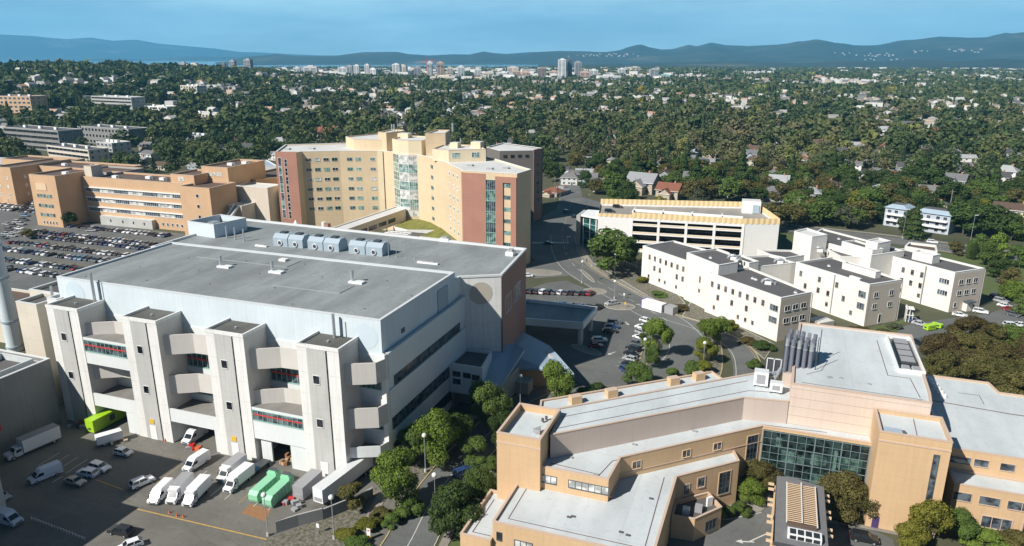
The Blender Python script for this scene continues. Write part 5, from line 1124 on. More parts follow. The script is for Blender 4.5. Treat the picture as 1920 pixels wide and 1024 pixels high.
def make_car(spec, name, lod=0):
    w = spec['w']; L_ = spec['L']/2
    if lod:
        m = MB(); extr(m, spec['body'], w, 'paint', w*.96); extr(m, spec['cab'], w*.9, 'car_glass', w*.74); extr(m, spec['roof'], w*.78, 'paint')
        for x in (-L_*.62, L_*.64):
            for y in (-w/2+.08, w/2-.08): m.tube((x, y-.1, .33), (x, y+.1, .33), .33, 'rubber', 10)
        for y in (-w*.36, w*.36): m.rbox((L_-.05, y), .12, .3, .6, .75, 0, 'lamp_glass'); m.rbox((-L_+.02, y), .1, .3, .72, .9, 0, 'tail_red')
        return m.build(name, loc=(0, 0, 0))
    t = thing(name, None, None); m = MB(); extr(m, spec['body'], w, 'paint', w*.96); b = m.build('body', t)
    c = MB(); extr(c, spec['cab'], w*.9, 'car_glass', w*.74); c.build('window', t)
    r = MB(); extr(r, spec['roof'], w*.78, 'paint')
    x0, z0 = spec['cab'][3]; x1, z1 = spec['cab'][2]; x2, z2 = spec['cab'][1]; x3, z3 = spec['cab'][0]
    for s in (-1, 1):
        for (xa, za, xb, zb) in ((x0, z0, x1, z1), (x3, z3, x2, z2), ((x1+x2)/2-.1, z0, (x1+x2)/2-.1, z1)):
            r.tube((xa, s*w*.455, za), (xb, s*w*.378, zb+.01), .06, 'paint', 5)
    r.build('roof', t)
    for x in (-L_*.62, L_*.64):
        for y in (-w/2+.1, w/2-.1): wheel(t, x, y)
    for y in (-w*.36, w*.36):
        h = MB(); h.rbox((L_-.06, y), .14, .36, .6, .76, 0, 'lamp_glass'); h.build('headlight', t); h = MB(); h.rbox((-L_+.0, y), .1, .34, .74, .92, 0, 'tail_red'); h.build('tail_light', t)
    for y in (-w/2-.07, w/2+.07): h = MB(); h.rbox((spec['cab'][0][0]-.25, y), .14, .18, .98, 1.12, 0, 'paint'); h.build('mirror', t)
    h = MB(); h.rbox((L_+.01, 0), .06, w*.5, .42, .6, 0, 'dark_metal'); h.build('grille', t)
    return t
def make_van(name, L_=6.0, h=2.6, w=2.05, short=False):
    t = thing(name, None, None); x1 = L_/2; m = MB()
    body = [(-x1, .42), (x1, .38), (x1+.03, .85), (x1-.25, 1.15), (x1-.75, 1.3), (x1-1.45, 2.05), (x1-1.9, h-.12), (x1-2.3, h), (-x1+.1, h), (-x1, h-.15)]
    extr(m, body, w, 'paint', w*.88); m.build('body', t)
    g = MB(); a, b = (x1-.8, 1.34), (x1-1.48, 2.04)
    g.face([(a[0]+.04, -w*.42, a[1]), (a[0]+.04, w*.42, a[1]), (b[0]+.04, w*.385, b[1]), (b[0]+.04, -w*.385, b[1])], 'car_glass'); g.build('windscreen', t)
    for s in (-1, 1):
        y0 = s*(w*.478); y1 = s*(w*.455); g = MB(); q = [(x1-1.0, y0, 1.32), (x1-1.6, y1, 1.95), (x1-2.5, y1, 1.95), (x1-2.5, y0, 1.32)]; g.face(q if s < 0 else q[::-1], 'car_glass')
        q = [(x, y+s*.012, z) for x, y, z in q]; g.face(q if s < 0 else q[::-1], 'car_glass'); g.build('side_window', t)
        g = MB(); g.rbox((x1-.95, s*(w/2+.13)), .16, .26, 1.3, 1.7, 0, 'dark_metal'); g.build('mirror', t); g = MB(); g.rbox((x1-.04, s*w*.37), .16, .34, .85, 1.12, 0, 'lamp_glass'); g.build('headlight', t)
        g = MB(); g.rbox((-x1-.01, s*w*.42), .05, .12, 1.1, 1.7, 0, 'tail_red'); g.build('tail_light', t)
    g = MB(); g.rbox((x1+.02, 0), .06, w*.6, .62, .9, 0, 'dark_metal'); g.rbox((x1+.03, 0), .08, w*.9, .36, .52, 0, 'dark_metal'); g.build('grille', t)
    for x in (-x1+1.25, x1-1.0):
        for y in (-w/2+.12, w/2-.12): wheel(t, x, y, .36, .24)
    g = MB()
    for s in (-1, 1): g.box(-x1+.3, x1-2.7, s*w*.492-.01, s*w*.492+.01, 1.0, 1.06, 'box_grey')
    g.build('trim', t); return t
def make_boxtruck(name, L_=7.2, hb=3.0, w=2.3, roofmat='vehicle_white', cabl=2.1, big=False):
    t = thing(name, None, None); x1 = L_/2; xc = x1-cabl; m = MB()
    if big: cab = [(xc, .5), (x1, .5), (x1+.05, 1.2), (x1-.2, 1.5), (x1-1.3, 1.62), (x1-1.7, 2.4), (xc, 2.5)]; sx = (x1-1.34, 1.64, x1-1.7, 2.36)
    else: cab = [(xc, .42), (x1, .4), (x1+.03, .9), (x1-.25, 1.15), (x1-.75, 1.3), (x1-1.4, 2.05), (x1-1.8, 2.3), (xc, 2.4)]; sx = (x1-.8, 1.34, x1-1.42, 2.03)
    extr(m, cab, w*.88, 'paint', w*.78); m.build('cab', t)
    b = MB(); b.box(-x1, xc-.1, -w/2, w/2, .75, hb, 'vehicle_white', roofmat); b.box(-x1+.2, xc, -w*.4, w*.4, .5, .75, 'dark_metal')
    if not big: b.box(xc-.1, xc+.9, -w*.42, w*.42, 2.3, hb-.2, 'vehicle_white')
    b.build('cargo_box', t)
    b = MB()
    for s in (-1, 1):
        for z in (.78, hb-.06): b.box(-x1, xc-.1, s*w/2-.02, s*w/2+.02, z, z+.07, 'steel')
    b.box(-x1-.02, -x1+.02, -.03, .03, .8, hb, 'box_grey'); b.build('trim', t)
    g = MB(); g.face([(sx[0]+.04, -w*.37, sx[1]), (sx[0]+.04, w*.37, sx[1]), (sx[2]+.04, w*.34, sx[3]), (sx[2]+.04, -w*.34, sx[3])], 'car_glass'); g.build('windscreen', t)
    for s in (-1, 1):
        g = MB(); y = s*w*.425; q = [(sx[0]-.25, y, 1.4), (sx[2]-.1, y*.97, 2.0), (xc+.25, y*.97, 2.0), (xc+.25, y, 1.4)]; g.face(q if s < 0 else q[::-1], 'car_glass'); g.build('side_window', t)
        g = MB(); g.rbox((x1-.05, s*w*.33), .16, .32, .85, 1.1, 0, 'lamp_glass'); g.build('headlight', t); g = MB(); g.rbox((x1-1, s*w*.52), .16, .26, 1.3, 1.75, 0, 'dark_metal'); g.build('mirror', t)
    g = MB(); g.rbox((x1+.03, 0), .08, w*.5, .5, .9, 0, 'dark_metal'); g.build('grille', t)
    r = .48 if big else .37
    for x in (-x1+1.6, x1-1.0):
        for y in (-w/2+.2, w/2-.2): wheel(t, x, y, r, .3)
    return t
def make_trailer(name, L_=14, h=4, w=2.55, mat='vehicle_white', roofmat='coping', wheels=True, z0=1.1):
    t = thing(name, None, None); x1 = L_/2; b = MB(); b.box(-x1, x1, -w/2, w/2, z0, h, mat, roofmat); b.build('box', t)
    f = MB()
    for s in (-1, 1):
        for z in (z0-.02, h-.1): f.box(-x1, x1, s*w/2-.03, s*w/2+.03, z, z+.12, 'steel')
    for s in (-1, 1): f.box(x1-.02, x1+.04, s*w*.48-.04, s*w*.48+.04, z0, h, 'steel')
    f.box(x1, x1+.05, -.9, .9, z0+.3, z0+1.1, 'box_grey'); f.build('trim', t)
    if wheels:
        for x in (-x1+1.4, -x1+2.6):
            for y in (-w/2+.25, w/2-.25): wheel(t, x, y, .5, .4)
        f = MB()
        for s in (-1, 1): f.box(x1-2.6, x1-2.45, s*.8-.08, s*.8+.08, 0, z0, 'dark_metal')
        f.box(-x1+.3, x1-.3, -.5, .5, z0-.3, z0, 'dark_metal'); f.build('landing_gear', t)
    else:
        f = MB(); f.box(-x1+.1, x1-.1, -w/2+.2, w/2-.2, 0, z0, 'dark_metal'); f.build('base', t)
    return t
PROTO = {}; KIDS = {}
def proto(key, fn):
    if key not in PROTO: o = fn(); PROTO[key] = [o, False]; KIDS[key] = kids_of(o)
    return PROTO[key]
def put(key, fn, xy, rot, col, label, cat, group, z=0., sc=1.):
    pr_ = proto(key, fn); first = not pr_[1]; o = pr_[0] if first else copy_tree(pr_[0], KIDS[key]); pr_[1] = True
    o.location = (xy[0], xy[1], z); o.rotation_euler = (0, 0, rot); o.scale = (sc, sc, sc); o['label'] = label; o['category'] = cat
    if group: o['group'] = group
    elif 'group' in o: del o['group']
    def rec(q):
        q.color = (*col, 1)
        for c in q.children: rec(c)
    o.color = (*col, 1); PAINT.append((o, col)); return o
PAINT = []
def two(front, rear):                        # place by the front and rear bumper positions on the ground
    a, b = Vector(P(*front)), Vector(P(*rear)); d = a-b; return tuple((a+b)/2), math.atan2(d.y, d.x)
WHT, SIL, BLK, GRY, BLU, RED = (.78, .79, .8), (.42, .43, .44), (.015, .016, .018), (.11, .115, .12), (.03, .06, .16), (.25, .015, .02)
YG = 'delivery vehicles in the loading yard'
def van(f, r, lab, col=WHT, sc=1.): p, a = two(f, r); put('van', lambda: make_van('cargo_van'), p, a, col, lab, 'van', YG, sc=sc)
def bt(f, r, lab, key='box_truck', fn=None, col=WHT): p, a = two(f, r); put(key, fn or (lambda: make_boxtruck('box_truck')), p, a, col, lab, 'truck', YG)
van((284, 951), (322, 914), 'white high-roofed van parked leftmost of three by the yellow line')
bt((313, 956), (362, 903), 'white box truck with grey roof parked in the middle of three by the yellow line', 'box_truck_grey', lambda: make_boxtruck('box_truck', roofmat='box_grey'))
bt((342, 962), (396, 906), 'white box truck rightmost of three parked by the yellow line')
van((350, 887), (388, 862), 'white high-roofed van parked alone below the second and third towers')
van((342, 840), (390, 808), 'long white van leaving the dark loading opening between two towers', sc=1.05)
bt((412, 908), (458, 872), 'white box truck with grey roof nearest the third tower', 'box_truck_grey', None)
bt((424, 928), (472, 890), 'white box truck beside the green compactors', 'box_truck', None)
bt((20, 862), (104, 826), 'long white truck with a sleeper style cab under the grey block wall', 'long_truck', lambda: make_boxtruck('long_truck', 11, 3.7, 2.5, 'box_grey', 3.0, True), (.6, .65, .72))  # white truck, the bluish shade put into its paint
van((60, 907), (112, 886), 'white van in the shade with dark lettering on its side', (.62, .68, .78)); VT = PAINT[-1][0]  # bluish paint carries the shade on this white van
m = MB()
for k, (a, b) in enumerate(((-.9, -.62), (-.5, -.3), (-.2, .1), (.2, .32), (.42, .7))): m.box(a-.6, b-.6, -1.035, -1.015, 1.55, 1.95-.08*(k % 2), 'dark_metal')
o = m.build('lettering'); o.parent = VT; o.location = (0, 0, 0)
p, a = two((230, 824), (182, 838)); put('reefer', lambda: make_trailer('cargo_trailer', 5.2, 2.6, 2.0, 'vehicle_white', 'vehicle_white', True, .7), p, a, WHT, 'short white cargo trailer at the edge of the shade below the lime container', 'trailer', None)
def car(f, r, lab, kind, col, cat='car', grp='parked cars'):
    p, a = two(f, r); put('near_'+kind, lambda: make_car({'sedan': SEDAN, 'suv': SUV, 'hatch': HATCH}[kind], 'parked_car'), p, a, col, lab, cat, grp)
YC = 'cars in the loading yard'
car((250, 856), (214, 849), 'white hatchback parked beside the short white trailer', 'hatch', WHT, grp=YC)
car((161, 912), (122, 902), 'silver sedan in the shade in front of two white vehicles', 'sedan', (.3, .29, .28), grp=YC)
car((144, 888), (186, 896), 'small white delivery van in the shade between a silver sedan and a white estate', 'suv', (.62, .7, .82), grp=YC)  # shade tint mixed into the white paint
car((206, 886), (170, 876), 'white estate car furthest back of the three in the shaded bays', 'suv', WHT, grp=YC)
car((288, 900), (246, 918), 'white pickup half in the shade in the middle of the yard', 'suv', WHT, grp=YC)
car((206, 996), (250, 1006), 'black and silver off-roader in the sun near the bottom edge', 'suv', BLK, grp=YC); car((22, 942), (-20, 928), 'silver car cut by the left edge of the picture', 'sedan', SIL, grp=YC)
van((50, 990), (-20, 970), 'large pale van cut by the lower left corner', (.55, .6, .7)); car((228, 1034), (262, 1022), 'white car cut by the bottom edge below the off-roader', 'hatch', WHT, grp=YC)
# trailers, compactors
p, a = two((600, 950), (690, 880)); put('long_trailer', lambda: make_trailer('semi_trailer', 15.5, 4.1), p, a, WHT, 'long white semi trailer beside the fourth tower', 'trailer', None)
p, a = two((560, 938), (596, 905)); put('grey_box', lambda: make_trailer('container', 6.6, 3.0, 2.4, 'box_grey', 'box_grey', False, .3), p, a, GRY, 'weathered grey container between the green compactors and the white trailer', 'container', None)
def compactor(f, r, lab):
    p, a = two(f, r); pr_ = PROTO.get('comp')
    def mk():
        t = thing('waste_compactor', None, None); m = MB(); prof = [(-3.6, .3), (3.0, .3), (3.3, 1.0), (3.3, 2.2), (2.5, 2.9), (-3.6, 2.9)]; extr(m, prof, 2.4, 'compactor_green', 2.2); m.build('container', t)
        m = MB(); m.box(-5.4, -3.7, -1.2, 1.2, .2, 3.6, 'compactor_green', 'compactor_green'); m.box(-5.2, -3.9, -.9, .9, 3.6, 4.1, 'compactor_green', 'dark_metal'); m.build('hopper', t)
        m = MB()
        for k in range(6):
            for s in (-1, 1): m.box(-3.2+k*1.15, -3.05+k*1.15, s*1.16-.08, s*1.16+.08, .4, 2.8, 'compactor_green')
        m.build('rib', t); return t
    put('comp', mk, p, a, WHT, lab, 'compactor', 'green waste compactors', sc=.88)
compactor((472, 948), (512, 912), 'left green waste compactor in the loading yard'); compactor((500, 955), (535, 922), 'right green waste compactor in the loading yard')
def lime(f, r, L_, h, w, lab, wheels=False):
    p, a = two(f, r); t = thing('lime_container', lab, 'container', (0, 0, 0)); x1 = L_/2; m = MB(); m.box(-x1, x1, -w/2, w/2, .3, h, 'lime'); m.build('box', t); m = MB(); m.box(-x1+.2, x1-.2, -w/2+.2, w/2-.2, .02, .3, 'dark_metal')
    m.box(x1, x1+.05, -.5, .3, .8, 1.3, 'dark_metal'); m.build('base', t); m = MB()
    for s in (-1, 1): m.box(-1, .4, s*(w/2+.02)-.02, s*(w/2+.02)+.02, 1.2, h-.6, 'dark_metal'); m.box(-x1, x1, s*w/2-.05, s*w/2+.05, h-.08, h+.06, 'lime')
    m.build('hatch', t); t.location = (*p, 0); t.rotation_euler = (0, 0, a)
lime((178, 808), (228, 782), 9.5, 3.2, 2.5, 'long lime green container in the undercroft beside the first tower')
lime((1733, 620), (1752, 617), 3.4, 1.7, 1.9, 'lime green skip with a dark hatch on the grass by the white building'); lime((1748, 612), (1764, 616), 3.0, 1.3, 1.7, 'lower lime green skip right of the larger one')
m = MB(); x, y = P(486, 880); m.rbox((x, y), 2.2, 5, .8, 1.0, 0, 'dark_metal'); m.rbox((x, y-2), 2.0, 1.4, 1.0, 1.8, 0, 'plastic_blue')
for s in (-1, 1):
    for q in (-1.6, 1.6): m.tube((x+s*1.05-.1, y+q, .4), (x+s*1.05+.1, y+q, .4), .4, 'rubber', 12)
tag(m.build('flatbed_trailer', loc=(x, y, 0)), 'blue and black flatbed behind the green compactors', 'trailer')
# small things in the yard
for k, (px, py) in enumerate(((318, 962), (332, 968), (344, 970), (384, 866), (392, 864), (310, 828))):
    x, y = P(px, py); m = MB(); m.cyl((x, y), .22, .04, .75, 'cone_orange', 8, .04); m.box(x-.25, x+.25, y-.25, y+.25, 0, .04, 'cone_orange'); tag(m.build('traffic_cone', loc=(x, y, 0)), 'orange traffic cone '+('just in front of the middle box truck by the yellow line', 'left of a pair in front of the rightmost box truck', 'right of a pair in front of the rightmost box truck', 'left of a pair by the lone white van', 'right of a pair by the lone white van', 'at the foot of the second tower')[k], 'cone')
rn = random.Random(5)
for nm, (cx, cy), n_, mats, lab in (('pallet_stack', P(545, 868), 9, ('wood', 'orange_soil'), 'pile of broken pallets and timber behind the compactors'), ('crate_pile', P(372, 840), 8, ('cone_orange', 'red_paint', 'box_grey'), 'jumble of red and orange crates at the third tower base'), ('red_bollard_pile', P(546, 948), 7, ('red_paint', 'box_grey'), 'heap of red barriers in front of the grey container'), ('refuse_heap', P(215, 830), 5, ('dark_metal', 'wood'), 'dark refuse and timber heaped near the foot of the second tower'), ('scrap_pile', P(150, 800), 8, ('orange_soil', 'dark_metal', 'box_grey'), 'scrap heaped in the dark corner behind the long truck')):
    m = MB()
    for k in range(n_): m.rbox((cx+rn.uniform(-2, 2), cy+rn.uniform(-1.4, 1.4)), rn.uniform(.5, 1.4), rn.uniform(.4, 1.2), 0, rn.uniform(.3, 1.3)+k*.01, rn.uniform(0, 3), rn.choice(mats))
    tag(m.build(nm, loc=(cx, cy, 0)), lab, 'pile')
# entrance parking
EG = 'cars at the hospital entrance'
CB = [('black', BLK), ('dark grey', GRY), ('silver', SIL), ('white', WHT), ('navy blue', BLU), ('dark red', RED)]
car((976, 519), (1000, 519), 'lone white car at the upper left of the entrance parking', 'sedan', WHT, grp=EG)
rowA = [1, 0, 0, 3, 0, 1, 3, 1, 0, 1, 0, 5]
ORD = ['first', 'second', 'third', 'fourth', 'fifth', 'sixth', 'seventh', 'eighth', 'ninth', 'tenth', 'eleventh', 'twelfth', 'thirteenth', 'fourteenth', 'fifteenth', 'sixteenth', 'seventeenth', 'eighteenth', 'nineteenth', 'twentieth', '21st', '22nd', '23rd', '24th', '25th', '26th', '27th', '28th', '29th', '30th', '31st', '32nd', '33rd', '34th', '35th', '36th', '37th', '38th', '39th', '40th']
def place_car(x, y, rot, kind, col, lab, grp):
    put('near_'+kind, lambda: make_car({'sedan': SEDAN, 'suv': SUV, 'hatch': HATCH}[kind], 'parked_car'), (x, y), rot, col, lab, 'car', grp)
for k, c in enumerate(rowA):
    x, y = P(986+k*11, 549+k*.35); nm, col = CB[c]
    place_car(x, y, math.radians(78+rn.uniform(-3, 3)), rn.choice(('sedan', 'suv', 'hatch')), col, '%s car, %s from the left in the upper row of the entrance parking' % (nm, ORD[k]), EG)
for k, c in enumerate((4, 1, 4, 1, 4, 0, 0)):
    x, y = P(1020+k*17, 572+k*1.2); nm, col = CB[c]
    place_car(x, y, math.radians(75+rn.uniform(-3, 3)), rn.choice(('sedan', 'suv')), col, '%s car, %s from the left in the shaded row behind the entrance canopy' % (nm, ORD[k]), EG)
car((1135, 574), (1158, 570), 'silver and black off-roader on its own beside the small paved island', 'suv', SIL, grp=EG)
for k, (px, py, c) in enumerate(((1211, 604, 3), (1204, 617, 3), (1203, 626, 2), (1199, 635, 3), (1193, 647, 1), (1188, 657, 0), (1184, 667, 0), (1181, 676, 2))):
    x, y = P(px, py); nm, col = CB[c]; place_car(x, y, math.radians(-22+rn.uniform(-3, 3)+180*(k % 2)), rn.choice(('sedan', 'suv', 'hatch')), col, '%s car, %s from the top in the column beside the entrance trees' % (nm, ORD[k]), EG)
for k, (px, py, c) in enumerate(((1152, 607, 1), (1147, 616, 4), (1143, 624, 0), (1124, 641, 3), (1116, 651, 5))):
    x, y = P(px, py); nm, col = CB[c]; place_car(x, y, math.radians(22+rn.uniform(-3, 3)), rn.choice(('sedan', 'suv')), col, '%s car, %s from the top in the column right of the canopy' % (nm, ORD[k]), EG)
car((1190, 708), (1160, 690), 'dark blue off-roader stopped below the entrance parking columns', 'suv', BLU, grp=EG); car((1190, 690), (1172, 684), 'black car just behind the dark blue off-roader', 'sedan', BLK, grp=EG)
# cars round the white building and right forecourt
WG = 'cars round the white building'
for px, py, rot, kind, col, lab in ((1799, 593, -10, 'sedan', WHT, 'white car parked at the foot of the right wing end wall'), (1838, 587, -15, 'suv', WHT, 'white car right of the small porch of the right wing'), (1712, 604, -20, 'suv', BLU, 'dark car parked behind the lime green skip'), (1724, 610, -25, 'sedan', SIL, 'silver car touching the lime green skip'),
    (1876, 567, -30, 'suv', SIL, 'silver car uppermost in the row right of the white building'), (1884, 576, -30, 'sedan', WHT, 'white car in the middle of the row right of the white building'), (1893, 583, -30, 'sedan', RED, 'dark red car in the row right of the white building'), (1899, 592, -35, 'hatch', GRY, 'grey car lowest in the row right of the white building'), (1868, 558, -30, 'hatch', BLK, 'black car in the shade at the top of the right hand row'),
    (1896, 613, 10, 'suv', WHT, 'white and blue car at the right edge above the brown oaks'), (1914, 612, 5, 'sedan', WHT, 'white car at the far right edge above the brown oaks'), (1768, 642, -20, 'sedan', WHT, 'white car half hidden at the edge of the brown oaks'), (1726, 648, -60, 'suv', BLK, 'black car between the upper tan roof and the brown oaks'), (1880, 530, 20, 'suv', BLU, 'blue car waiting at the side street by the green trees'),
    (1748, 456, -12, 'suv', WHT, 'white car driving on the main road behind the white building'), (1620, 1014, 0, 'suv', BLK, 'large black off-roader parked by the purple door'), (1077, 408, 75, 'sedan', BLK, 'dark car in the shade on the road by the garage'), (1062, 398, 80, 'suv', GRY, 'grey car further up the shaded road'), (1028, 458, 20, 'sedan', BLK, 'dark car in the shade at the crosswalk'),
    (870, 890, 55, 'suv', BLU, 'dark blue car in tree shade on the lower road')):
    x, y = P(px, py); place_car(x, y, math.radians(rot), kind, col, lab, WG)
for px, py, lab in ((1143, 396, 'black car alone on the garage roof deck near its left end'), (1158, 388, 'second dark car on the garage roof deck, behind the first')):
    x, y = P(px, py, 14.9); put('near_suv', None, (x, y), .2, BLK, lab, 'car', WG, z=14.42)
# the big car park: light cars, one per bay
LG = 'cars in the big car park at the left'
rows = [(262.4, -343, -270, 'strip nearest the peach brick wing'), (247.2, -340, -238, 'first double row, upper side'), (240.4, -336, -232, 'first double row, lower side'), (228.2, -331, -246, 'second double row, upper side'), (218.2, -325, -246, 'second double row, lower side'), (205.6, -312, -236, 'third double row, upper side'), (196.2, -300, -228, 'third double row, lower side'),
        (318, -470, -422, 'far left block, top row'), (308, -462, -424, 'far left block, second row'), (299, -446, -398, 'far left block, third row'), (289, -432, -380, 'far left block, fourth row'), (281, -428, -376, 'far left block, fifth row')]
cc = [('black', BLK, 5), ('dark grey', GRY, 5), ('silver', SIL, 4), ('white', WHT, 5), ('navy blue', BLU, 4), ('dark red', RED, 1), ('pale blue', (.2, .28, .4), 1)]
pool = [c[:2] for c in cc for _ in range(c[2])]
for y0, xa, xb, nm in rows:
    k = 0; x = xa
    while x < xb:
        if rn.random() < .93:
            cn, col = rn.choice(pool); kd = rn.choice(('sedan', 'suv', 'hatch'))
            put('far_'+kd, (lambda kd=kd: make_car({'sedan': SEDAN, 'suv': SUV, 'hatch': HATCH}[kd], 'parked_car', 1)), (x, y0+rn.uniform(-.4, .4)), math.radians(90+180*rn.randint(0, 1)+rn.uniform(-3, 3)), col, '%s car, %s from left, %s, big car park' % (cn, ORD[k] if k < 40 else '%dth' % (k+1), nm), 'car', LG); k += 1
        x += 2.75
for k, (px, py) in enumerate(((24, 444), (30, 437), (36, 430), (40, 422), (18, 432), (26, 425), (33, 418), (45, 414), (12, 440), (6, 448), (48, 406), (14, 422))):
    cn, col = rn.choice(pool); kd = rn.choice(('sedan', 'suv')); x, y = P(px, py); put('far_'+kd, None, (x, y), math.radians(5), col, '%s car, %s of the dozen on the slanting aisle left of the small tree' % (cn, ORD[k]), 'car', LG)
x, y = P(172, 434); put('far_suv', None, (x, y), math.radians(20), SIL, 'silver van parked alone by the pale ground floor of the peach brick wing', 'car', LG)
bpy.context.view_layer.update()
def paint_rec(q, col):
    q.color = (*col, 1)
    for c in q.children: paint_rec(c, col)
for o, col in PAINT: paint_rec(o, col)
# people
def person(px, py, rot, lab):
    x, y = P(px, py); me = bpy.data.meshes.new('person'); J = [((0, 0, .95), .16), ((0, 0, 1.2), .17), ((0, 0, 1.42), .15), ((0, 0, 1.53), .06), ((.02, 0, 1.66), .1), ((.02, 0, 1.76), .07), ((.0, .19, 1.4), .06), ((.05, .25, 1.12), .045), ((.16, .25, .9), .035), ((0, -.19, 1.4), .06), ((-.05, -.25, 1.12), .045), ((.06, -.26, .88), .035), ((.04, .1, .9), .1), ((.16, .1, .5), .07), ((.2, .1, .06), .05), ((.32, .1, .04), .04), ((-.02, -.1, .9), .1), ((-.1, -.1, .5), .07), ((-.26, -.1, .08), .05), ((-.15, -.1, .04), .04)]
    me.from_pydata([j[0] for j in J], [(0, 1), (1, 2), (2, 3), (3, 4), (4, 5), (2, 6), (6, 7), (7, 8), (2, 9), (9, 10), (10, 11), (0, 12), (12, 13), (13, 14), (14, 15), (0, 16), (16, 17), (17, 18), (18, 19)], [])
    o = bpy.data.objects.new('person', me); COL.objects.link(o); md = o.modifiers.new('skin', 'SKIN')
    for i, (c, r) in enumerate(J): me.skin_vertices[0].data[i].radius = (r, r)
    me.skin_vertices[0].data[0].use_root = True; o.modifiers.new('sub', 'SUBSURF').levels = 1
    me.materials.append(MATS['cloth_dark']); o.location = (x, y, .05); o.rotation_euler = (0, 0, rot); tag(o, lab, 'person')
person(1100, 492, -.8, 'person in dark clothes walking on the pavement left of the large dark tree')
# ================================================================ trees. A crown is many small leaf clumps round a branching frame
def leaf_quads(centers, normals, size, rng, jit=.9):
    n = len(centers); nr = normals+rng.normal(0, jit, (n, 3))*.55; nr /= np.linalg.norm(nr, axis=1)[:, None]+1e-9
    a = np.cross(nr, rng.normal(0, 1, (n, 3))); a /= np.linalg.norm(a, axis=1)[:, None]+1e-9; b = np.cross(nr, a)
    s = size*rng.uniform(.6, 1.3, n)[:, None]; asp = rng.uniform(.6, 1., n)[:, None]
    q = np.stack([centers-a*s-b*s*asp*.3, centers-a*s*.1-b*s*asp, centers+a*s+b*s*asp*.2, centers+a*s*.1+b*s*asp], 1)
    return q                                                      # (n,4,3)
def crown_pts(kind, n, rng):
    # unit crown: x,y in -0.5..0.5 of the width, z 0..1 of the tree height
    if kind == 'conifer':
        t = rng.uniform(0, 1, n)**.75; t = 1-t; z = .1+.9*t; lay = .75+.25*np.cos(t*38+rng.uniform(0, .6)); r = .5*(1-t)**.85*lay*rng.uniform(.55, 1.05, n); a = rng.uniform(0, 2*np.pi, n); r *= 1+.18*np.sin(a*5+t*20)
        c = np.stack([r*np.cos(a), r*np.sin(a), z-.04*r*2], 1); nn = np.stack([np.cos(a), np.sin(a), np.full(n, .55)], 1)
        return c, nn
    if kind == 'poplar':
        z = rng.uniform(.06, 1, n); r = .5*np.sin(np.pi*np.clip(z, .02, .98)**.8)**.6*rng.uniform(.6, 1.08, n); a = rng.uniform(0, 2*np.pi, n); r *= 1+.2*np.sin(a*3+z*17)
        return np.stack([r*np.cos(a), r*np.sin(a), z], 1), np.stack([np.cos(a), np.sin(a), z-.3], 1)
    lob = {'round': 11, 'broad': 17, 'small': 8, 'shrub': 7}[kind]; cs = []; zlo, zhi = {'round': (.22, .86), 'broad': (.30, .86), 'small': (.3, .85), 'shrub': (.1, .6)}[kind]
    for k in range(lob):
        z = rng.uniform(zlo, zhi); f = (z-zlo)/(zhi-zlo); R = (.38 if kind != 'broad' else .42)*(1-.5*f**2) * (.8+.2*min(1, f*4)); a = k*2.4+rng.uniform(-.4, .4); r = R*rng.uniform(.5, 1.08)
        cs.append((r*np.cos(a), r*np.sin(a), z, rng.uniform(.15, .23) if kind != 'broad' else rng.uniform(.12, .19)))
    cs.append((0, 0, zhi-.02, .2)); cs = np.array(cs); w = cs[:, 3]**2; idx = rng.choice(len(cs), n, p=w/w.sum()); v = rng.normal(0, 1, (n, 3)); v /= np.linalg.norm(v, axis=1)[:, None]
    rr = rng.uniform(.72, 1.12, n)[:, None]; lump = 1+.16*np.sin(v[:, :1]*7+idx[:, None])*np.cos(v[:, 1:2]*6+idx[:, None]*2)
    c = cs[idx, :3]+v*rr*lump*cs[idx, 3:4]*np.array([1, 1, .8])
    keep = np.ones(n, bool)
    for q in cs: keep &= (((c-q[:3])/np.array([1, 1, .8]))**2).sum(1) > (q[3]*.62)**2
    c = c[keep]; v = v[keep]; return c, v+np.array([0, 0, .15])
def quad_mesh(name, q, mats, extra=None, tint=None):
    n = len(q); me = bpy.data.meshes.new(name); me.vertices.add(n*4); me.vertices.foreach_set('co', q.reshape(-1).astype(np.float32)); me.loops.add(n*4); me.loops.foreach_set('vertex_index', np.arange(n*4, dtype=np.int32))
    me.polygons.add(n); me.polygons.foreach_set('loop_start', np.arange(0, n*4, 4, dtype=np.int32)); me.polygons.foreach_set('loop_total', np.full(n, 4, np.int32))
    for m in mats: me.materials.append(MATS[m])
    if tint is not None: at = me.attributes.new('tint', 'FLOAT', 'FACE'); at.data.foreach_set('value', tint.astype(np.float32))
    me.update(calc_edges=True); return me
TREE_MESH = {}
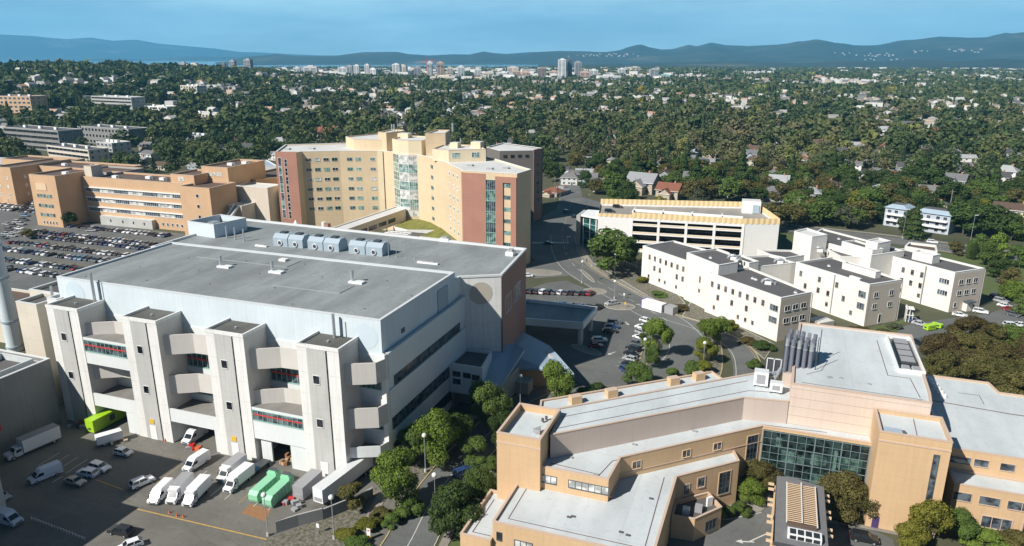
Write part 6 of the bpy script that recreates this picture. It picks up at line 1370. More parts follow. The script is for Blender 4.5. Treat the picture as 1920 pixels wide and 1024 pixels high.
def tree_proto(kind, lod, v):
    k = (kind, lod, v)
    if k not in TREE_MESH:
        rng = np.random.default_rng(hash((kind, lod, v)) % 9999 if False else (len(kind)*131+lod*17+v*7+ord(kind[0])))
        n = {0: 15000, 1: 3400, 2: 700}[lod]; sz = {0: .0165, 1: .031, 2: .055}[lod]*(1.15 if kind in ('broad',) else 1.35 if kind in ('shrub', 'small') else 1)
        if kind == 'small': n = int(n*.6)
        c, nn = crown_pts(kind, n, rng); q = leaf_quads(c, nn, sz, rng); me = quad_mesh('crown_'+kind, q, ['leaf'])
        m = MB(); ht = {'conifer': .9, 'poplar': .8, 'round': .55, 'broad': .6, 'small': .5, 'shrub': .25}[kind]
        m.tube((0, 0, -.01), (0, 0, ht*.5), .022, 'bark', 7, .017); m.tube((0, 0, ht*.5), (.01, .01, ht), .017, 'bark', 6, .006)
        if kind not in ('conifer', 'poplar'):
            for i in range(7):
                a = i*2.4; m.tube((0, 0, ht*(.35+.07*i)), (.27*math.cos(a), .27*math.sin(a), min(.8, ht*(.75+.09*i))), .010, 'bark', 5, .003)
        me2 = bpy.data.meshes.new('trunk_'+kind); me2.from_pydata(m.v, [], m.f); me2.materials.append(MATS['bark']); me2.update()
        TREE_MESH[k] = (me, me2)
    return TREE_MESH[k]
CNAME = {'dark': ((.044, .075, .028), 'dark green'), 'green': ((.080, .130, .040), 'mid green'), 'bright': ((.115, .178, .040), 'bright green'), 'yellow': ((.13, .145, .030), 'yellow-green'), 'olive': ((.098, .096, .042), 'olive brown'), 'brown': ((.078, .064, .034), 'rusty brown'), 'bluegrey': ((.075, .09, .07), 'silvery grey-green'), 'gold': ((.34, .22, .02), 'golden yellow')}
KNAME = {'round': 'round-crowned tree', 'broad': 'broad spreading tree', 'conifer': 'pointed conifer', 'poplar': 'narrow columnar tree', 'small': 'small airy tree', 'shrub': 'low bushy shrub'}
trn = random.Random(21)
def tree(x, y, z, h, w, kind, colr, label, lod=0, group=None, name=None, cat=None, v=None):
    v = trn.randint(0, 2) if v is None else v; me, me2 = tree_proto(kind, lod, v)
    nm = name or {'conifer': 'conifer_tree', 'poplar': 'poplar_tree', 'shrub': 'shrub'}.get(kind, 'leafy_tree')
    t = bpy.data.objects.new(nm, None); COL.objects.link(t); t.location = (x, y, z); t.rotation_euler = (0, 0, trn.uniform(0, 6.28)); t.scale = (w, w, h)
    tag(t, label, cat or ('shrub' if kind == 'shrub' else 'tree'), group); c = CNAME[colr][0]; f = trn.uniform(.85, 1.18)
    for n_, m_ in (('crown', me), ('trunk', me2)):
        o = bpy.data.objects.new(n_, m_); COL.objects.link(o); o.parent = t; o.color = (c[0]*f, c[1]*f*trn.uniform(.95, 1.05), c[2]*f, 1)
    return t
def T(px, py, h, w, kind, colr, label, lod=0, **k): x, y = P(px, py); return tree(x, y, 0, h, w, kind, colr, label, lod, **k)
near = [
 (742, 950, 11.5, 10, 'round', 'bright', 'large bright leafy tree right of the white trailer on the planted strip'), (822, 868, 12.5, 10, 'round', 'bright', 'tall bright leafy tree in front of the white block corner'), (778, 868, 9, 8, 'round', 'green', 'smaller green tree tucked left behind the tall bright tree'),
 (858, 1004, 10.5, 10.5, 'broad', 'dark', 'dark broad tree at the bottom between the road and the tan terrace'), (900, 955, 9, 8, 'round', 'green', 'dark tree right of the road beside the lowest tan terrace'), (915, 812, 12.5, 11, 'round', 'green', 'green tree in front of the pale blue metal roof'), (890, 868, 6, 7, 'round', 'green', 'low green tree on the road bank left of the tan stair tower'),
 (856, 845, 9, 8, 'round', 'green', 'green tree behind the tall bright leafy tree'), (942, 832, 8, 7, 'round', 'dark', 'dark green tree at the corner of the pale blue metal roof'), (770, 962, 5, 6, 'shrub', 'green', 'green bushes at the foot of the large bright tree'),
 (1042, 765, 12, 9.5, 'round', 'bright', 'bright pyramidal tree in front of the brick annex'), (1098, 752, 4.5, 7, 'shrub', 'green', 'green thicket right of the bright pyramidal tree'), (1122, 738, 3.6, 6, 'shrub', 'dark', 'darker thicket behind the tan parapet piers'),
 (1232, 672, 12, 9, 'round', 'bright', 'tall bright tree right of the column of parked cars'), (1222, 690, 7, 5, 'round', 'green', 'smaller green tree right under the tall bright tree by the parked cars'), (1195, 722, 6.5, 9, 'round', 'green', 'low green tree right of the dark blue off-roader'), (1262, 710, 4, 5, 'shrub', 'green', 'green bush at the bottom of the loop road'),
 (1330, 658, 10, 9, 'round', 'bright', 'bright tree at the middle of the planted loop island'), (1322, 682, 7, 7, 'round', 'yellow', 'yellow-green tree below it in the planted loop island'), (1316, 700, 4.6, 6, 'shrub', 'yellow', 'yellow bush at the lower end of the planted loop island'),
 (1350, 640, 8, 7, 'round', 'bright', 'bright tree at the upper right of the planted loop island'), (1296, 700, 5, 6, 'shrub', 'green', 'green bush at the lower left of the planted loop island'), (1212, 640, 6, 5, 'round', 'green', 'small green tree at the upper end of the median beside the parked cars'),
 (1905, 500, 9, 11, 'round', 'green', 'green tree on the far side of the side street at the right edge'), (1888, 560, 7, 7, 'round', 'bright', 'bright young tree between the parking row and the brownish tree'), (1835, 472, 8, 9, 'round', 'green', 'green tree at the main road corner behind the right wing'), (1862, 520, 7, 8, 'round', 'dark', 'dark green tree at the upper right corner of the right wing'), (1790, 478, 6, 8, 'round', 'olive', 'olive tree behind the low brown-roofed block'),
 (1150, 516, 18, 23, 'broad', 'green', 'very large dark broad tree between the road and the white building'), (1172, 500, 13, 13, 'round', 'dark', 'dark tree directly behind the very large dark tree'),
 (1578, 965, 9, 9.5, 'round', 'olive', 'autumn-tinted olive tree right of the slatted pavilion'), (1610, 972, 7, 7, 'round', 'olive', 'smaller olive tree against the tan tower wall'), (1425, 935, 8, 8, 'round', 'olive', 'olive green tree left of the slatted pavilion'), (1405, 940, 5, 6, 'round', 'bright', 'bright low tree under the olive tree left of the pavilion'),
 (1735, 1018, 8.5, 8, 'small', 'yellow', 'airy yellow-green tree in front of the slit window'), (1705, 1026, 5, 6, 'small', 'yellow', 'airy yellow-green sapling left of the bigger airy tree'), (1795, 1012, 5.5, 7, 'round', 'green', 'round green tree under the lower right windows'), (1850, 1028, 4.5, 8, 'shrub', 'bright', 'bright clipped bush at the bottom right'), (1905, 1030, 4.5, 8, 'shrub', 'olive', 'olive bush at the bottom right corner'), (1820, 985, 2.5, 5, 'shrub', 'dark', 'dark bush against the lower right wall'),
 (1352, 972, 2.6, 2.4, 'shrub', 'bright', 'leftmost of three clipped bushes by the tan corner'), (1366, 968, 2.8, 3.2, 'shrub', 'green', 'middle of three clipped bushes by the tan corner'), (1388, 962, 3.4, 4, 'shrub', 'green', 'largest and rightmost of three clipped bushes by the tan corner'),
 (662, 955, 5.5, 6, 'small', 'olive', 'small brownish tree beside the white trailer above the path'), (655, 1012, 2.6, 5.5, 'shrub', 'yellow', 'yellow-green shrub left of the white and yellow sign'), (690, 990, 2.4, 5, 'shrub', 'yellow', 'yellow-green shrub behind the white and yellow sign'), (715, 968, 2.4, 5, 'shrub', 'olive', 'olive shrub above the white and yellow sign'), (735, 985, 3, 4.5, 'shrub', 'green', 'green shrub below the large bright tree'), (672, 1030, 2.4, 6, 'shrub', 'green', 'green shrub at the bottom edge by the path'), (880, 1010, 5, 6, 'round', 'dark', 'dark bush against the left edge of the tan terrace'), (922, 880, 4, 5, 'shrub', 'green', 'green shrub at the foot of the tan stair tower'),
 (130, 424, 7.5, 9, 'broad', 'dark', 'dark tree in front of the shaded side of the peach brick block'), (55, 448, 5, 7, 'small', 'olive', 'small grey-green tree among the cars at the block corner'),
 (480, 418, 7, 9, 'round', 'green', 'green bush beside the cream block of the peach wing'), (1235, 402, 10, 11, 'round', 'yellow', 'yellow-green tree behind the golden garage screens'), (1150, 392, 11, 12, 'round', 'green', 'green tree behind the left end of the garage'), (1180, 388, 10, 12, 'round', 'dark', 'darker tree behind the left end of the garage'), (1310, 392, 11, 14, 'round', 'bluegrey', 'greyish tree behind the middle of the garage'),
 (1440, 432, 13, 18, 'broad', 'olive', 'broad olive tree right behind the garage end wall'), (1480, 425, 12, 17, 'broad', 'olive', 'broad olive tree right of the garage behind the stair tower'), (1520, 415, 12, 15, 'broad', 'olive', 'third olive tree behind the white building towards the silver tree'), (1585, 428, 11, 15, 'broad', 'bluegrey', 'silvery grey-green tree behind the white building'), (1560, 390, 11, 14, 'round', 'green', 'round green tree above the silver tree'), (1625, 392, 13, 14, 'round', 'green', 'bushy green tree above the two blue-trimmed houses'), (1600, 398, 12, 14, 'round', 'yellow', 'yellow-green tree left above the two blue-trimmed houses'),
 (1712, 448, 16, 13, 'conifer', 'dark', 'dark evergreen between the two blue-trimmed houses'), (1698, 440, 12, 9, 'round', 'dark', 'dark round tree just left of that evergreen'), (1805, 440, 15, 20, 'broad', 'dark', 'huge dark evergreen crown right of the blue balcony house'), (1840, 446, 16, 20, 'broad', 'dark', 'second huge dark crown by the main road junction'), (1872, 444, 14, 16, 'broad', 'dark', 'dark crown at the right end of the roadside trees'), (1905, 442, 9, 13, 'round', 'green', 'green roadside tree near the right edge'),
 (1815, 485, 8, 3, 'poplar', 'green', 'slim column tree left of a pair behind the right wing'), (1824, 487, 8, 3, 'poplar', 'dark', 'slim column tree right of a pair behind the right wing'), (1853, 500, 10, 9, 'round', 'green', 'green tree left of the side street corner'), (1868, 492, 13, 9, 'round', 'bright', 'bright tree at the side street corner'), (1842, 486, 6, 8, 'round', 'green', 'low green tree by the parking behind the right wing'), (1880, 512, 6, 8, 'round', 'dark', 'dark low tree right of the right wing'), (1893, 545, 9, 8, 'round', 'olive', 'brownish tree between the parking row and the side street'), (1905, 565, 7, 8, 'round', 'bright', 'bright tree right of the parking row'), (1886, 528, 6, 7, 'shrub', 'olive', 'brown-green bush behind the parking row'), (1918, 590, 7, 9, 'round', 'green', 'green tree at the right edge beside the parking row'),
 (1205, 530, 3, 6, 'shrub', 'yellow', 'palm-like yellow bush at the left corner of the white building'), (1235, 555, 2, 7, 'shrub', 'green', 'low green hedge at the foot of the white facade, first'), (1275, 580, 2.2, 7, 'shrub', 'brown', 'rusty hedge at the foot of the white facade'), (1320, 612, 3, 6, 'shrub', 'green', 'green bush at the foot of the white facade, middle'), (1370, 625, 4.5, 5, 'small', 'yellow', 'thin yellow-green tree by the white facade'), (1400, 645, 3, 6, 'shrub', 'brown', 'orange-brown bush by the end of the white facade'), (1430, 655, 3.6, 7, 'shrub', 'dark', 'dark bush at the corner of the white facade'), (1415, 690, 3.5, 5, 'shrub', 'green', 'green bush above the tan roof left of the exhaust stacks'),
 (1528, 620, 4, 5, 'shrub', 'olive', 'olive bush between the first two white wings'), (1570, 632, 4.5, 9, 'shrub', 'brown', 'rusty brown bush behind the upper tan roof, left'), (1610, 634, 4.5, 10, 'shrub', 'brown', 'rusty brown bush behind the upper tan roof, middle'), (1655, 638, 4.5, 10, 'shrub', 'brown', 'rusty brown bush behind the upper tan roof, right'), (1675, 616, 2.4, 5, 'shrub', 'bluegrey', 'grey-green bush beside the white fire escape'),
 (1020, 300, 14, 12, 'round', 'dark', 'dark tree immediately right of the rear wing of the yellow tower'), (966, 300, 26, 13, 'conifer', 'dark', 'tall pointed evergreen above the right part of the yellow tower'), (1302, 362, 24, 18, 'conifer', 'dark', 'big dark conifer above the golden garage screens'), (582, 250, 26, 8, 'poplar', 'dark', 'tall narrow poplar above the left wing of the yellow tower')]
for a in near:
    d = math.hypot(*w2c(*P(a[0], a[1]))); T(*a, lod=0 if d < 250 else 1)
oak = [(1768, 712), (1800, 700), (1836, 715), (1872, 725), (1910, 742), (1756, 676), (1792, 660), (1832, 672), (1870, 690), (1908, 700), (1852, 645), (1890, 650), (1922, 668), (1815, 640), (1940, 720), (1942, 640)]
for k, (px, py) in enumerate(oak): T(px, py+14, trn.uniform(8.5, 10.5), trn.uniform(10, 12.5), 'broad', ('olive', 'brown', 'olive', 'olive')[k % 4] if k != 11 else 'green', '%s oak, %s from lower left in the grove beside the upper tan roof' % (CNAME[('olive', 'brown', 'olive', 'olive')[k % 4] if k != 11 else 'green'][1], ORD[k]), lod=0, group='oaks in the grove at the right')
# ---- random neighbourhood: trees and houses beyond the hospital grounds
EXR = [(-480, -345, 0, 353), (-354, -226, 0, 350), (-285, -245, 330, 400), (-264, -94, 0, 412), (-95, 12, 0, 365)]
MASK = [(-200, 330), (0, 330), (460, 335), (515, 310), (935, 300), (1015, 300), (1024, 338), (1040, 352), (1060, 355), (1100, 358), (1130, 380), (1450, 385), (1500, 428), (1560, 434), (1690, 436), (1800, 446), (1920, 462), (2200, 480)]
SKIP = [(600, 300, 520, 240)]
def allowed(x, y, pad=0):
    if any(a < x < b and c < y < d for a, b, c, d in EXR): return False
    X, Y = pix(x, y, hgt(x, y)); return Y < interp(MASK, X)-pad
def seg_d(p, a, b):
    ax, ay = a; bx, by = b; dx, dy = bx-ax, by-ay; t = max(0, min(1, ((p[0]-ax)*dx+(p[1]-ay)*dy)/(dx*dx+dy*dy))); return math.hypot(p[0]-ax-t*dx, p[1]-ay-t*dy)
ROADS = [((-175, 600), (-140, 500)), ((-140, 500), (-117, 428)), ((-116, 424), (-60, 392)), ((-60, 392), (20, 380)), ((20, 380), (105, 357)), ((105, 357), (260, 300))]
def onroad(x, y, w=9): return any(seg_d((x, y), a, b) < w for a, b in ROADS)
# ================================================================ houses
HB = []                                       # occupied discs (x, y, r)
def gable(m, w, d, h, rh, over=.5, hip=False):
    wm, rm = 'house_wall', 'house_roof'; a, b = w/2, d/2
    m.face([(-a, -b, 0), (a, -b, 0), (a, -b, h), (-a, -b, h)], wm); m.face([(a, -b, 0), (a, b, 0), (a, b, h), (a, -b, h)], wm); m.face([(a, b, 0), (-a, b, 0), (-a, b, h), (a, b, h)], wm); m.face([(-a, b, 0), (-a, -b, 0), (-a, -b, h), (-a, b, h)], wm)
    if not hip: m.face([(a, -b, h), (a, b, h), (a, 0, h+rh)], wm); m.face([(-a, b, h), (-a, -b, h), (-a, 0, h+rh)], wm)
def roof_geo(m, w, d, h, rh, over=.6, hip=False):
    A, B = w/2+over, d/2+over; k = A-B*.8 if hip else A; z = h-over*rh/(d/2)
    if hip and k < .5: k = .5
    m.face([(-A, -B, z), (A, -B, z), (k, 0, h+rh), (-k, 0, h+rh)], 'house_roof'); m.face([(A, B, z), (-A, B, z), (-k, 0, h+rh), (k, 0, h+rh)], 'house_roof')
    if hip: m.face([(A, -B, z), (A, B, z), (k, 0, h+rh)], 'house_roof'); m.face([(-A, B, z), (-A, -B, z), (-k, 0, h+rh)], 'house_roof')
    t = .22; m.face([(-A, -B, z-t), (A, -B, z-t), (A, -B, z), (-A, -B, z)], 'coping_white'); m.face([(A, B, z-t), (-A, B, z-t), (-A, B, z), (A, B, z)], 'coping_white')
    for s in (-1, 1): m.face([(s*A, -B, z-t), (s*A, B, z-t), (s*A, B, z), (s*A, -B, z)] if s > 0 else [(s*A, B, z-t), (s*A, -B, z-t), (s*A, -B, z), (s*A, B, z)], 'coping_white')
def house_proto(v):
    r = random.Random(v); w, d = r.uniform(10, 14), r.uniform(8, 10.5); h = r.choice((3.2, 5.6, 5.8)); rh = r.uniform(1.8, 3.4); hip = v % 3 == 1
    t = thing('house', None, None); m = MB(); gable(m, w, d, h, rh, hip=hip)
    if v % 2: 
        m2 = MB(); gable(m2, d*.6, w*.5, h*.8, rh*.7); c, s = 0, 1
        m.v += [(-y-0, x-d/2-1.0, z) for x, y, z in m2.v]; b = len(m.v)-len(m2.v); m.f += [tuple(i+b for i in f) for f in m2.f]; m.m += [m.mi('house_wall')]*len(m2.f)
    m.build('wall', t); m = MB(); roof_geo(m, w, d, h, rh, hip=hip)
    if v % 2:
        m2 = MB(); roof_geo(m2, d*.6, w*.5, h*.8, rh*.7); b = len(m.v); m.v += [(-y, x-d/2-1.0, z) for x, y, z in m2.v]; m.f += [tuple(i+b for i in f) for f in m2.f]; m.m += [m.mi(m2.names[k]) for k in m2.m]
    rf = m.build('roof', t); c = MB(); c.box(w*.2, w*.2+.8, -.4, .4, h, h+rh+1.0, 'red_brick'); c.build('chimney', rf)
    for z in ([1.6] if h < 4 else [1.6, 4.3]):
        for k in range(3):
            q = MB(); x = -w/2+w*(k+.6)/3.2; q.box(x-.7, x+.7, -d/2-.06, -d/2+.02, z-.6, z+.6, 'glass_dark'); q.box(x-.8, x+.8, -d/2-.04, -d/2+.01, z-.7, z+.7, 'coping_white'); q.build('window', t)
        for k in range(2):
            q = MB(); y = -d/2+d*(k+.7)/2.4; q.box(w/2-.02, w/2+.06, y-.6, y+.6, z-.6, z+.6, 'glass_dark'); q.box(w/2-.01, w/2+.04, y-.7, y+.7, z-.7, z+.7, 'coping_white'); q.build('window', t)
    q = MB(); q.box(w*.12, w*.12+1.1, -d/2-.05, -d/2+.02, 0, 2.1, 'frame_dark'); q.build('door', t); return t
WCOLS = [('white', (.72, .72, .69)), ('cream', (.62, .57, .44)), ('grey', (.36, .37, .37)), ('pale blue', (.38, .45, .52)), ('beige', (.5, .43, .33)), ('dark green', (.09, .13, .10)), ('white', (.78, .77, .74))]
RCOLS = [('dark grey', (.09, .09, .095)), ('grey', (.18, .18, .185)), ('pale grey', (.33, .34, .35)), ('brown', (.13, .085, .06)), ('red-brown', (.26, .10, .06)), ('grey', (.2, .2, .2)), ('light grey', (.42, .43, .44))]
hk = random.Random(77); HG = 'houses of the neighbourhood'; NH = [0]
def zone(px, py):
    return 'left of yellow tower' if px < 515 else 'above the yellow tower' if px < 1020 else 'above the garage' if px < 1450 else 'above the white building' if px < 1750 else 'near the right edge'
def house(px, py, rot, wi=None, ri=None, sc=1., lab=None, v=None):
    x, y, z = Pg(px, py); wi = hk.randrange(7) if wi is None else wi; ri = hk.randrange(7) if ri is None else ri; v = hk.randrange(6) if v is None else v; return house_at(x, y, z, rot, wi, ri, sc, lab, v)
HLAB = {}
def house_at(x, y, z, rot, wi, ri, sc, lab, v):
    if lab is None:
        X, Y = pix(x, y, z); dist = math.hypot(*w2c(x, y)); base = '%s house, %s %s roof, %s, %s' % (WCOLS[wi][0], RCOLS[ri][0], ('gabled', 'hipped')[v % 3 == 1], zone(X, Y), 'nearest streets' if dist < 560 else 'middle streets' if dist < 800 else 'among far trees')
        HLAB[base] = HLAB.get(base, 0)+1; lab = base+(', %s such' % ORD[HLAB[base]-1] if HLAB[base] > 1 else '')
    t = put('house%d' % v, lambda: house_proto(v), (x, y), rot, WCOLS[wi][1], lab, 'house', HG, z=z-.3, sc=sc)
    HB.append((x, y, 8.5*sc)); HPAINT.append((t, WCOLS[wi][1], RCOLS[ri][1])); NH[0] += 1; return t
HPAINT = []
R_ = math.radians
handh = [(1690, 338, -15, 4, 4, 1.15, 'house with a long terracotta roof above the big roadside trees'), (1655, 330, -15, 0, 1, 1.1, 'white house with a grey roof left behind the terracotta roofed house'), (1520, 368, 12, 6, 2, 1.15, 'large white house with a pale grey hipped roof above the silver tree'), (1650, 362, -10, 0, 2, 1.1, 'white house with a light roof and a small gabled wing in the middle right'),
 (1622, 332, 8, 0, 0, 1., 'white house with a dark roof below the big olive trees'), (1612, 408, 20, 0, 0, .8, 'small white cottage with a steep dark roof left of the blue-trimmed houses'), (1898, 402, 5, 1, 3, 1.3, 'cream house with a wide brown roof at the right edge'), (1790, 352, 0, 3, 1, 1.1, 'house with a blue tarpaulin under a grey roof at the right'), (1838, 362, 10, 0, 2, .8, 'low white outbuilding with a pale roof at the right'),
 (1885, 335, -5, 6, 6, 1.2, 'white house with a bright metal roof at the right edge'), (1812, 325, 10, 3, 1, 1.1, 'grey-blue house with a long pale grey roof in the right middle'), (1370, 352, 70, 0, 3, 1., 'white house with a brown roof just above the golden screens'), (1350, 368, 20, 1, 3, .9, 'cream cottage with a brown roof hidden by the garage screens'), (1205, 360, 8, 4, 2, 1.4, 'long low building with a pale roof and red brick walls behind the garage'), (1255, 372, 8, 4, 4, 1.1, 'pinkish brick house behind the garage screens'),
 (1068, 345, 30, 0, 5, 1., 'grey-roofed white house, leftmost of the close cluster past the road junction'), (1085, 338, 35, 0, 1, 1., 'white house with a grey roof second in the close cluster past the road junction'), (1100, 330, 30, 0, 6, 1.1, 'bright-roofed white house at the back of the cluster past the road junction'), (1052, 328, 25, 0, 0, .9, 'white house with a dark roof behind the close cluster'), (1106, 345, 30, 3, 5, .9, 'pale blue house at the right of the close cluster'), (1038, 366, 5, 4, 4, 1., 'red house at the corner of the shaded road'), (1052, 362, 5, 3, 2, .9, 'pale blue house next to the red corner house'),
 (603, 262, -10, 0, 4, 1.6, 'big cream house with a wide red-brown roof above the left wing of the yellow tower'), (632, 258, -10, 1, 4, 1.3, 'second gabled part of the red-brown roofed terrace above the yellow tower'), (600, 272, -5, 0, 6, 1.1, 'white house with a bright roof just behind the left wing of the yellow tower'), (265, 308, 10, 0, 2, 1.3, 'white clubhouse with a pale roof behind the peach brick wing'), (250, 296, -10, 0, 5, 1.1, 'white house with a rounded pale roof behind the clubhouse'), (285, 300, 10, 0, 1, 1.1, 'white house right of the clubhouse'), (1140, 282, 25, 4, 3, 1.2, 'brown house under the round green tree past the yellow tower'), (1800, 250, 10, 0, 6, 1.1, 'white house with a shining roof in the far right'), (990, 262, 10, 3, 0, 1.1, 'dark roofed house beside the tall evergreen')]
for a in handh: house(a[0], a[1], R_(a[2]-20), a[3], a[4], a[5], a[6])
def free(x, y, r): return all((x-a)**2+(y-b)**2 > (r+c)**2 for a, b, c in HB)
APT = []
def apt(px, py, w, d, h, rot, wall, roof, lab, floors=4, nwin=10, name='apartment_building', wn='glass_dark', gap=False):
    x, y, z = Pg(px, py); t = thing(name, lab, 'building', (x, y, z)); ca, sa = math.cos(rot), math.sin(rot); R2 = lambda u, v: (x+u*ca-v*sa, y+u*sa+v*ca)
    p = [R2(-w/2, 0), R2(w/2, 0), R2(w/2, d), R2(-w/2, d)]; wing(t, p, z-3, z+h, wall, roof, 'coping_white', .5, .4); HB.append((*centroid(p), max(w, d)*.5)); 
    if w > 40: HB.append((*R2(-w*.3, d/2), w*.25)); HB.append((*R2(w*.3, d/2), w*.25))
    fh = h/floors
    for f in range(floors):
        zc = z+fh*(f+.5)
        if gap: window(t, p[0], p[1], .5*(1), zc, w-2, fh*.5, 'grey_stucco' if wall == 'grey_block' else 'coping_white', 'glass_black', ft=.15, mull=nwin)
        else:
            for k in range(nwin): window(t, p[0], p[1], w*(k+.5)/nwin+1.01e-3, zc, w/nwin*.6, fh*.5, 'coping_white', wn, ft=.12)
        for k in range(3): window(t, p[1], p[2], max(1.2, d*(k+.5)/3), zc, 1.8, fh*.45, 'coping_white', wn, ft=.12)
    for k in range(3): q = R2(-w*.3+k*w*.28, d*.5); m = MB(); m.rbox(q, 3.5, 2.5, z+h-.5, z+h+1.6, rot, 'white_paint', 'roof_cream'); m.build('roof_housing', t)
    return t
AR = R_(-8)
apt(62, 280, 84, 22, 18, AR, 'grey_block', 'roof_dark', 'dark long parking structure with open decks at the far left', 4, 7, 'parking_structure', gap=True)
apt(200, 272, 70, 20, 16, AR, 'grey_block', 'roof_dark', 'dark glass office with a flat roof right of the dark parking structure', 3, 14, wn='glass_black'); apt(130, 305, 62, 16, 12, R_(-12), 'beige_stucco', 'roof_dark', 'beige terraced apartment block with white balconies in front of the dark parking structure', 3, 9, gap=True); apt(200, 302, 22, 16, 15, R_(-12), 'grey_stucco', 'roof_cream', 'grey end tower of the beige terraced block', 4, 4)
apt(362, 272, 26, 16, 9, R_(-10), 'grey_stucco', 'roof_bluemetal', 'grey-white apartment block with a blue roof among the dark trees', 3, 6); apt(210, 200, 84, 20, 13, AR, 'grey_stucco', 'roof_cream', 'long grey office block with a pale roof on the left hillside', 3, 12, gap=True); apt(280, 206, 70, 18, 5, AR, 'white_paint', 'roof_cream', 'long low white building below the left hillside offices', 1, 12)
apt(28, 212, 54, 24, 20, R_(5), 'peach_brick', 'roof_brown', 'orange apartment block on the far left hillside', 4, 8); apt(356, 186, 36, 18, 20, AR, 'concrete_cream', 'roof_cream', 'cream apartment tower on the left hillside', 4, 6); apt(420, 170, 46, 16, 8, AR, 'white_paint', 'roof_dark', 'flat white building on the hillside right of the cream tower', 2, 8); apt(292, 172, 34, 14, 9, AR, 'white_paint', 'roof_cream', 'white block left of the cream hillside tower', 2, 6); apt(385, 222, 84, 20, 6, R_(-14), 'beige_stucco', 'roof_cream', 'long low flat-roofed buildings in the left middle distance', 1, 12)
def bluehouse(px, py, rot, lab, w=15):
    x, y = P(px, py); t = thing('balcony_house', lab, 'house', (x, y, 0)); rot = R_(rot); ca, sa = math.cos(rot), math.sin(rot); R2 = lambda u, v: (x+u*ca-v*sa, y+u*sa+v*ca)
    p = [R2(-w/2, 0), R2(w/2, 0), R2(w/2, 11), R2(-w/2, 11)]; HB.append((x, y, 11)); m = MB(); m.prism(p, 0, 9.4, 'blue_siding'); m.build('wall', t)
    m = MB(); q = inset(ccw(p), -.7); tq = inset(ccw(p), 2.2)
    for i in range(4): j = (i+1) % 4; m.face([(*q[i], 9.3), (*q[j], 9.3), (*tq[j], 11), (*tq[i], 11)], 'roof_bluemetal')
    m.face([(*a, 11) for a in tq], 'roof_dark'); m.build('roof', t)
    for z in (1.6, 4.6, 7.6):
        for s in (2.2, 5.4, 9.6, 12.8): window(t, p[0], p[1], s, z, 1.7, 1.6, 'coping_white', 'glass_dark')
    for z in (3.1, 6.1):
        m = MB(); a = R2(-w/2+1, -1.6); m.prism([R2(-w/2+1, -1.7), R2(w/2-1, -1.7), R2(w/2-1, 0), R2(-w/2+1, 0)], z-.2, z, 'coping_white'); m.prism([R2(-w/2+1, -1.7), R2(w/2-1, -1.7), R2(w/2-1, -1.6), R2(-w/2+1, -1.6)], z+.0, z+1, 'frame_white'); m.build('balcony', t)
wall_mat('blue_siding', (.46, .52, .60), .05, (60, .3, .02, .2))
bluehouse(1745, 436, -25, 'white and blue house with two balconies facing the main road'); bluehouse(1675, 425, -25, 'white and blue-grey house left of the dark evergreen', 10)
# street grid houses
cand = []
for a_, b_, c_ in [q for q in HB if q[2] > 9]: d_ = math.hypot(a_, b_); HB.append((a_-a_/d_*c_*1.1, b_-b_/d_*c_*1.1, c_*.8))
for i in range(-14, 16):
    for j in range(0, 19):
        for s in (-1, 1):
            for k in range(5):
                x = i*88+k*17+hk.uniform(-2, 2); y = 300+j*72+s*15+hk.uniform(-2, 2); xc, yc = w2c(x, y)
                if yc < 300 or yc > 1150 or abs(xc) > yc*.76: continue
                if not allowed(x, y, 6) or onroad(x, y, 14): continue
                if hk.random() < .5: continue
                cand.append((math.hypot(xc, yc), x, y))
cand.sort()
for d_, x, y in cand:
    if NH[0] >= 298: break
    if free(x, y, 7): house_at(x, y, hgt(x, y), R_(hk.choice((0, 90, 180, 0))+hk.uniform(-6, 6)), hk.randrange(7), hk.randrange(7), hk.uniform(.85, 1.1), None, hk.randrange(6))
dlast = d_
bpy.context.view_layer.update()
for t, wc, rc in HPAINT:
    for c in t.children: c.color = (*(rc if c.name.startswith('roof') else wc), 1)
# individual neighbourhood trees, nearest first
tk = random.Random(99); tc = []
def region_col(x, y, r):
    X, Y = pix(x, y, 0); u = r.random()
    if 1180 < X < 1650 and Y > 250: return 'olive' if u < .4 else 'dark' if u < .7 else 'green'
    if X < 600: return 'dark' if u < .62 else 'green' if u < .85 else 'olive'
    return 'dark' if u < .42 else 'olive' if u < .64 else 'green' if u < .86 else 'yellow' if u < .95 else 'bright'
for _ in range(9000):
    a = tk.uniform(-.68, .68); r = 300+tk.random()**.8*420; xc, yc = r*math.sin(a), r*math.cos(a); x, y = c2w(xc, yc); tc.append((r, x, y))
tc.sort(); TB_ = []; nt = 0; CELL = {}
def tfree(x, y, r):
    i, j = int(x//14), int(y//14)
    for a in (i-1, i, i+1):
        for b in (j-1, j, j+1):
            for (p, q, s) in CELL.get((a, b), ()):
                if (x-p)**2+(y-q)**2 < ((r+s)*.42)**2: return False
    return True
TLAB = {}
IND = []
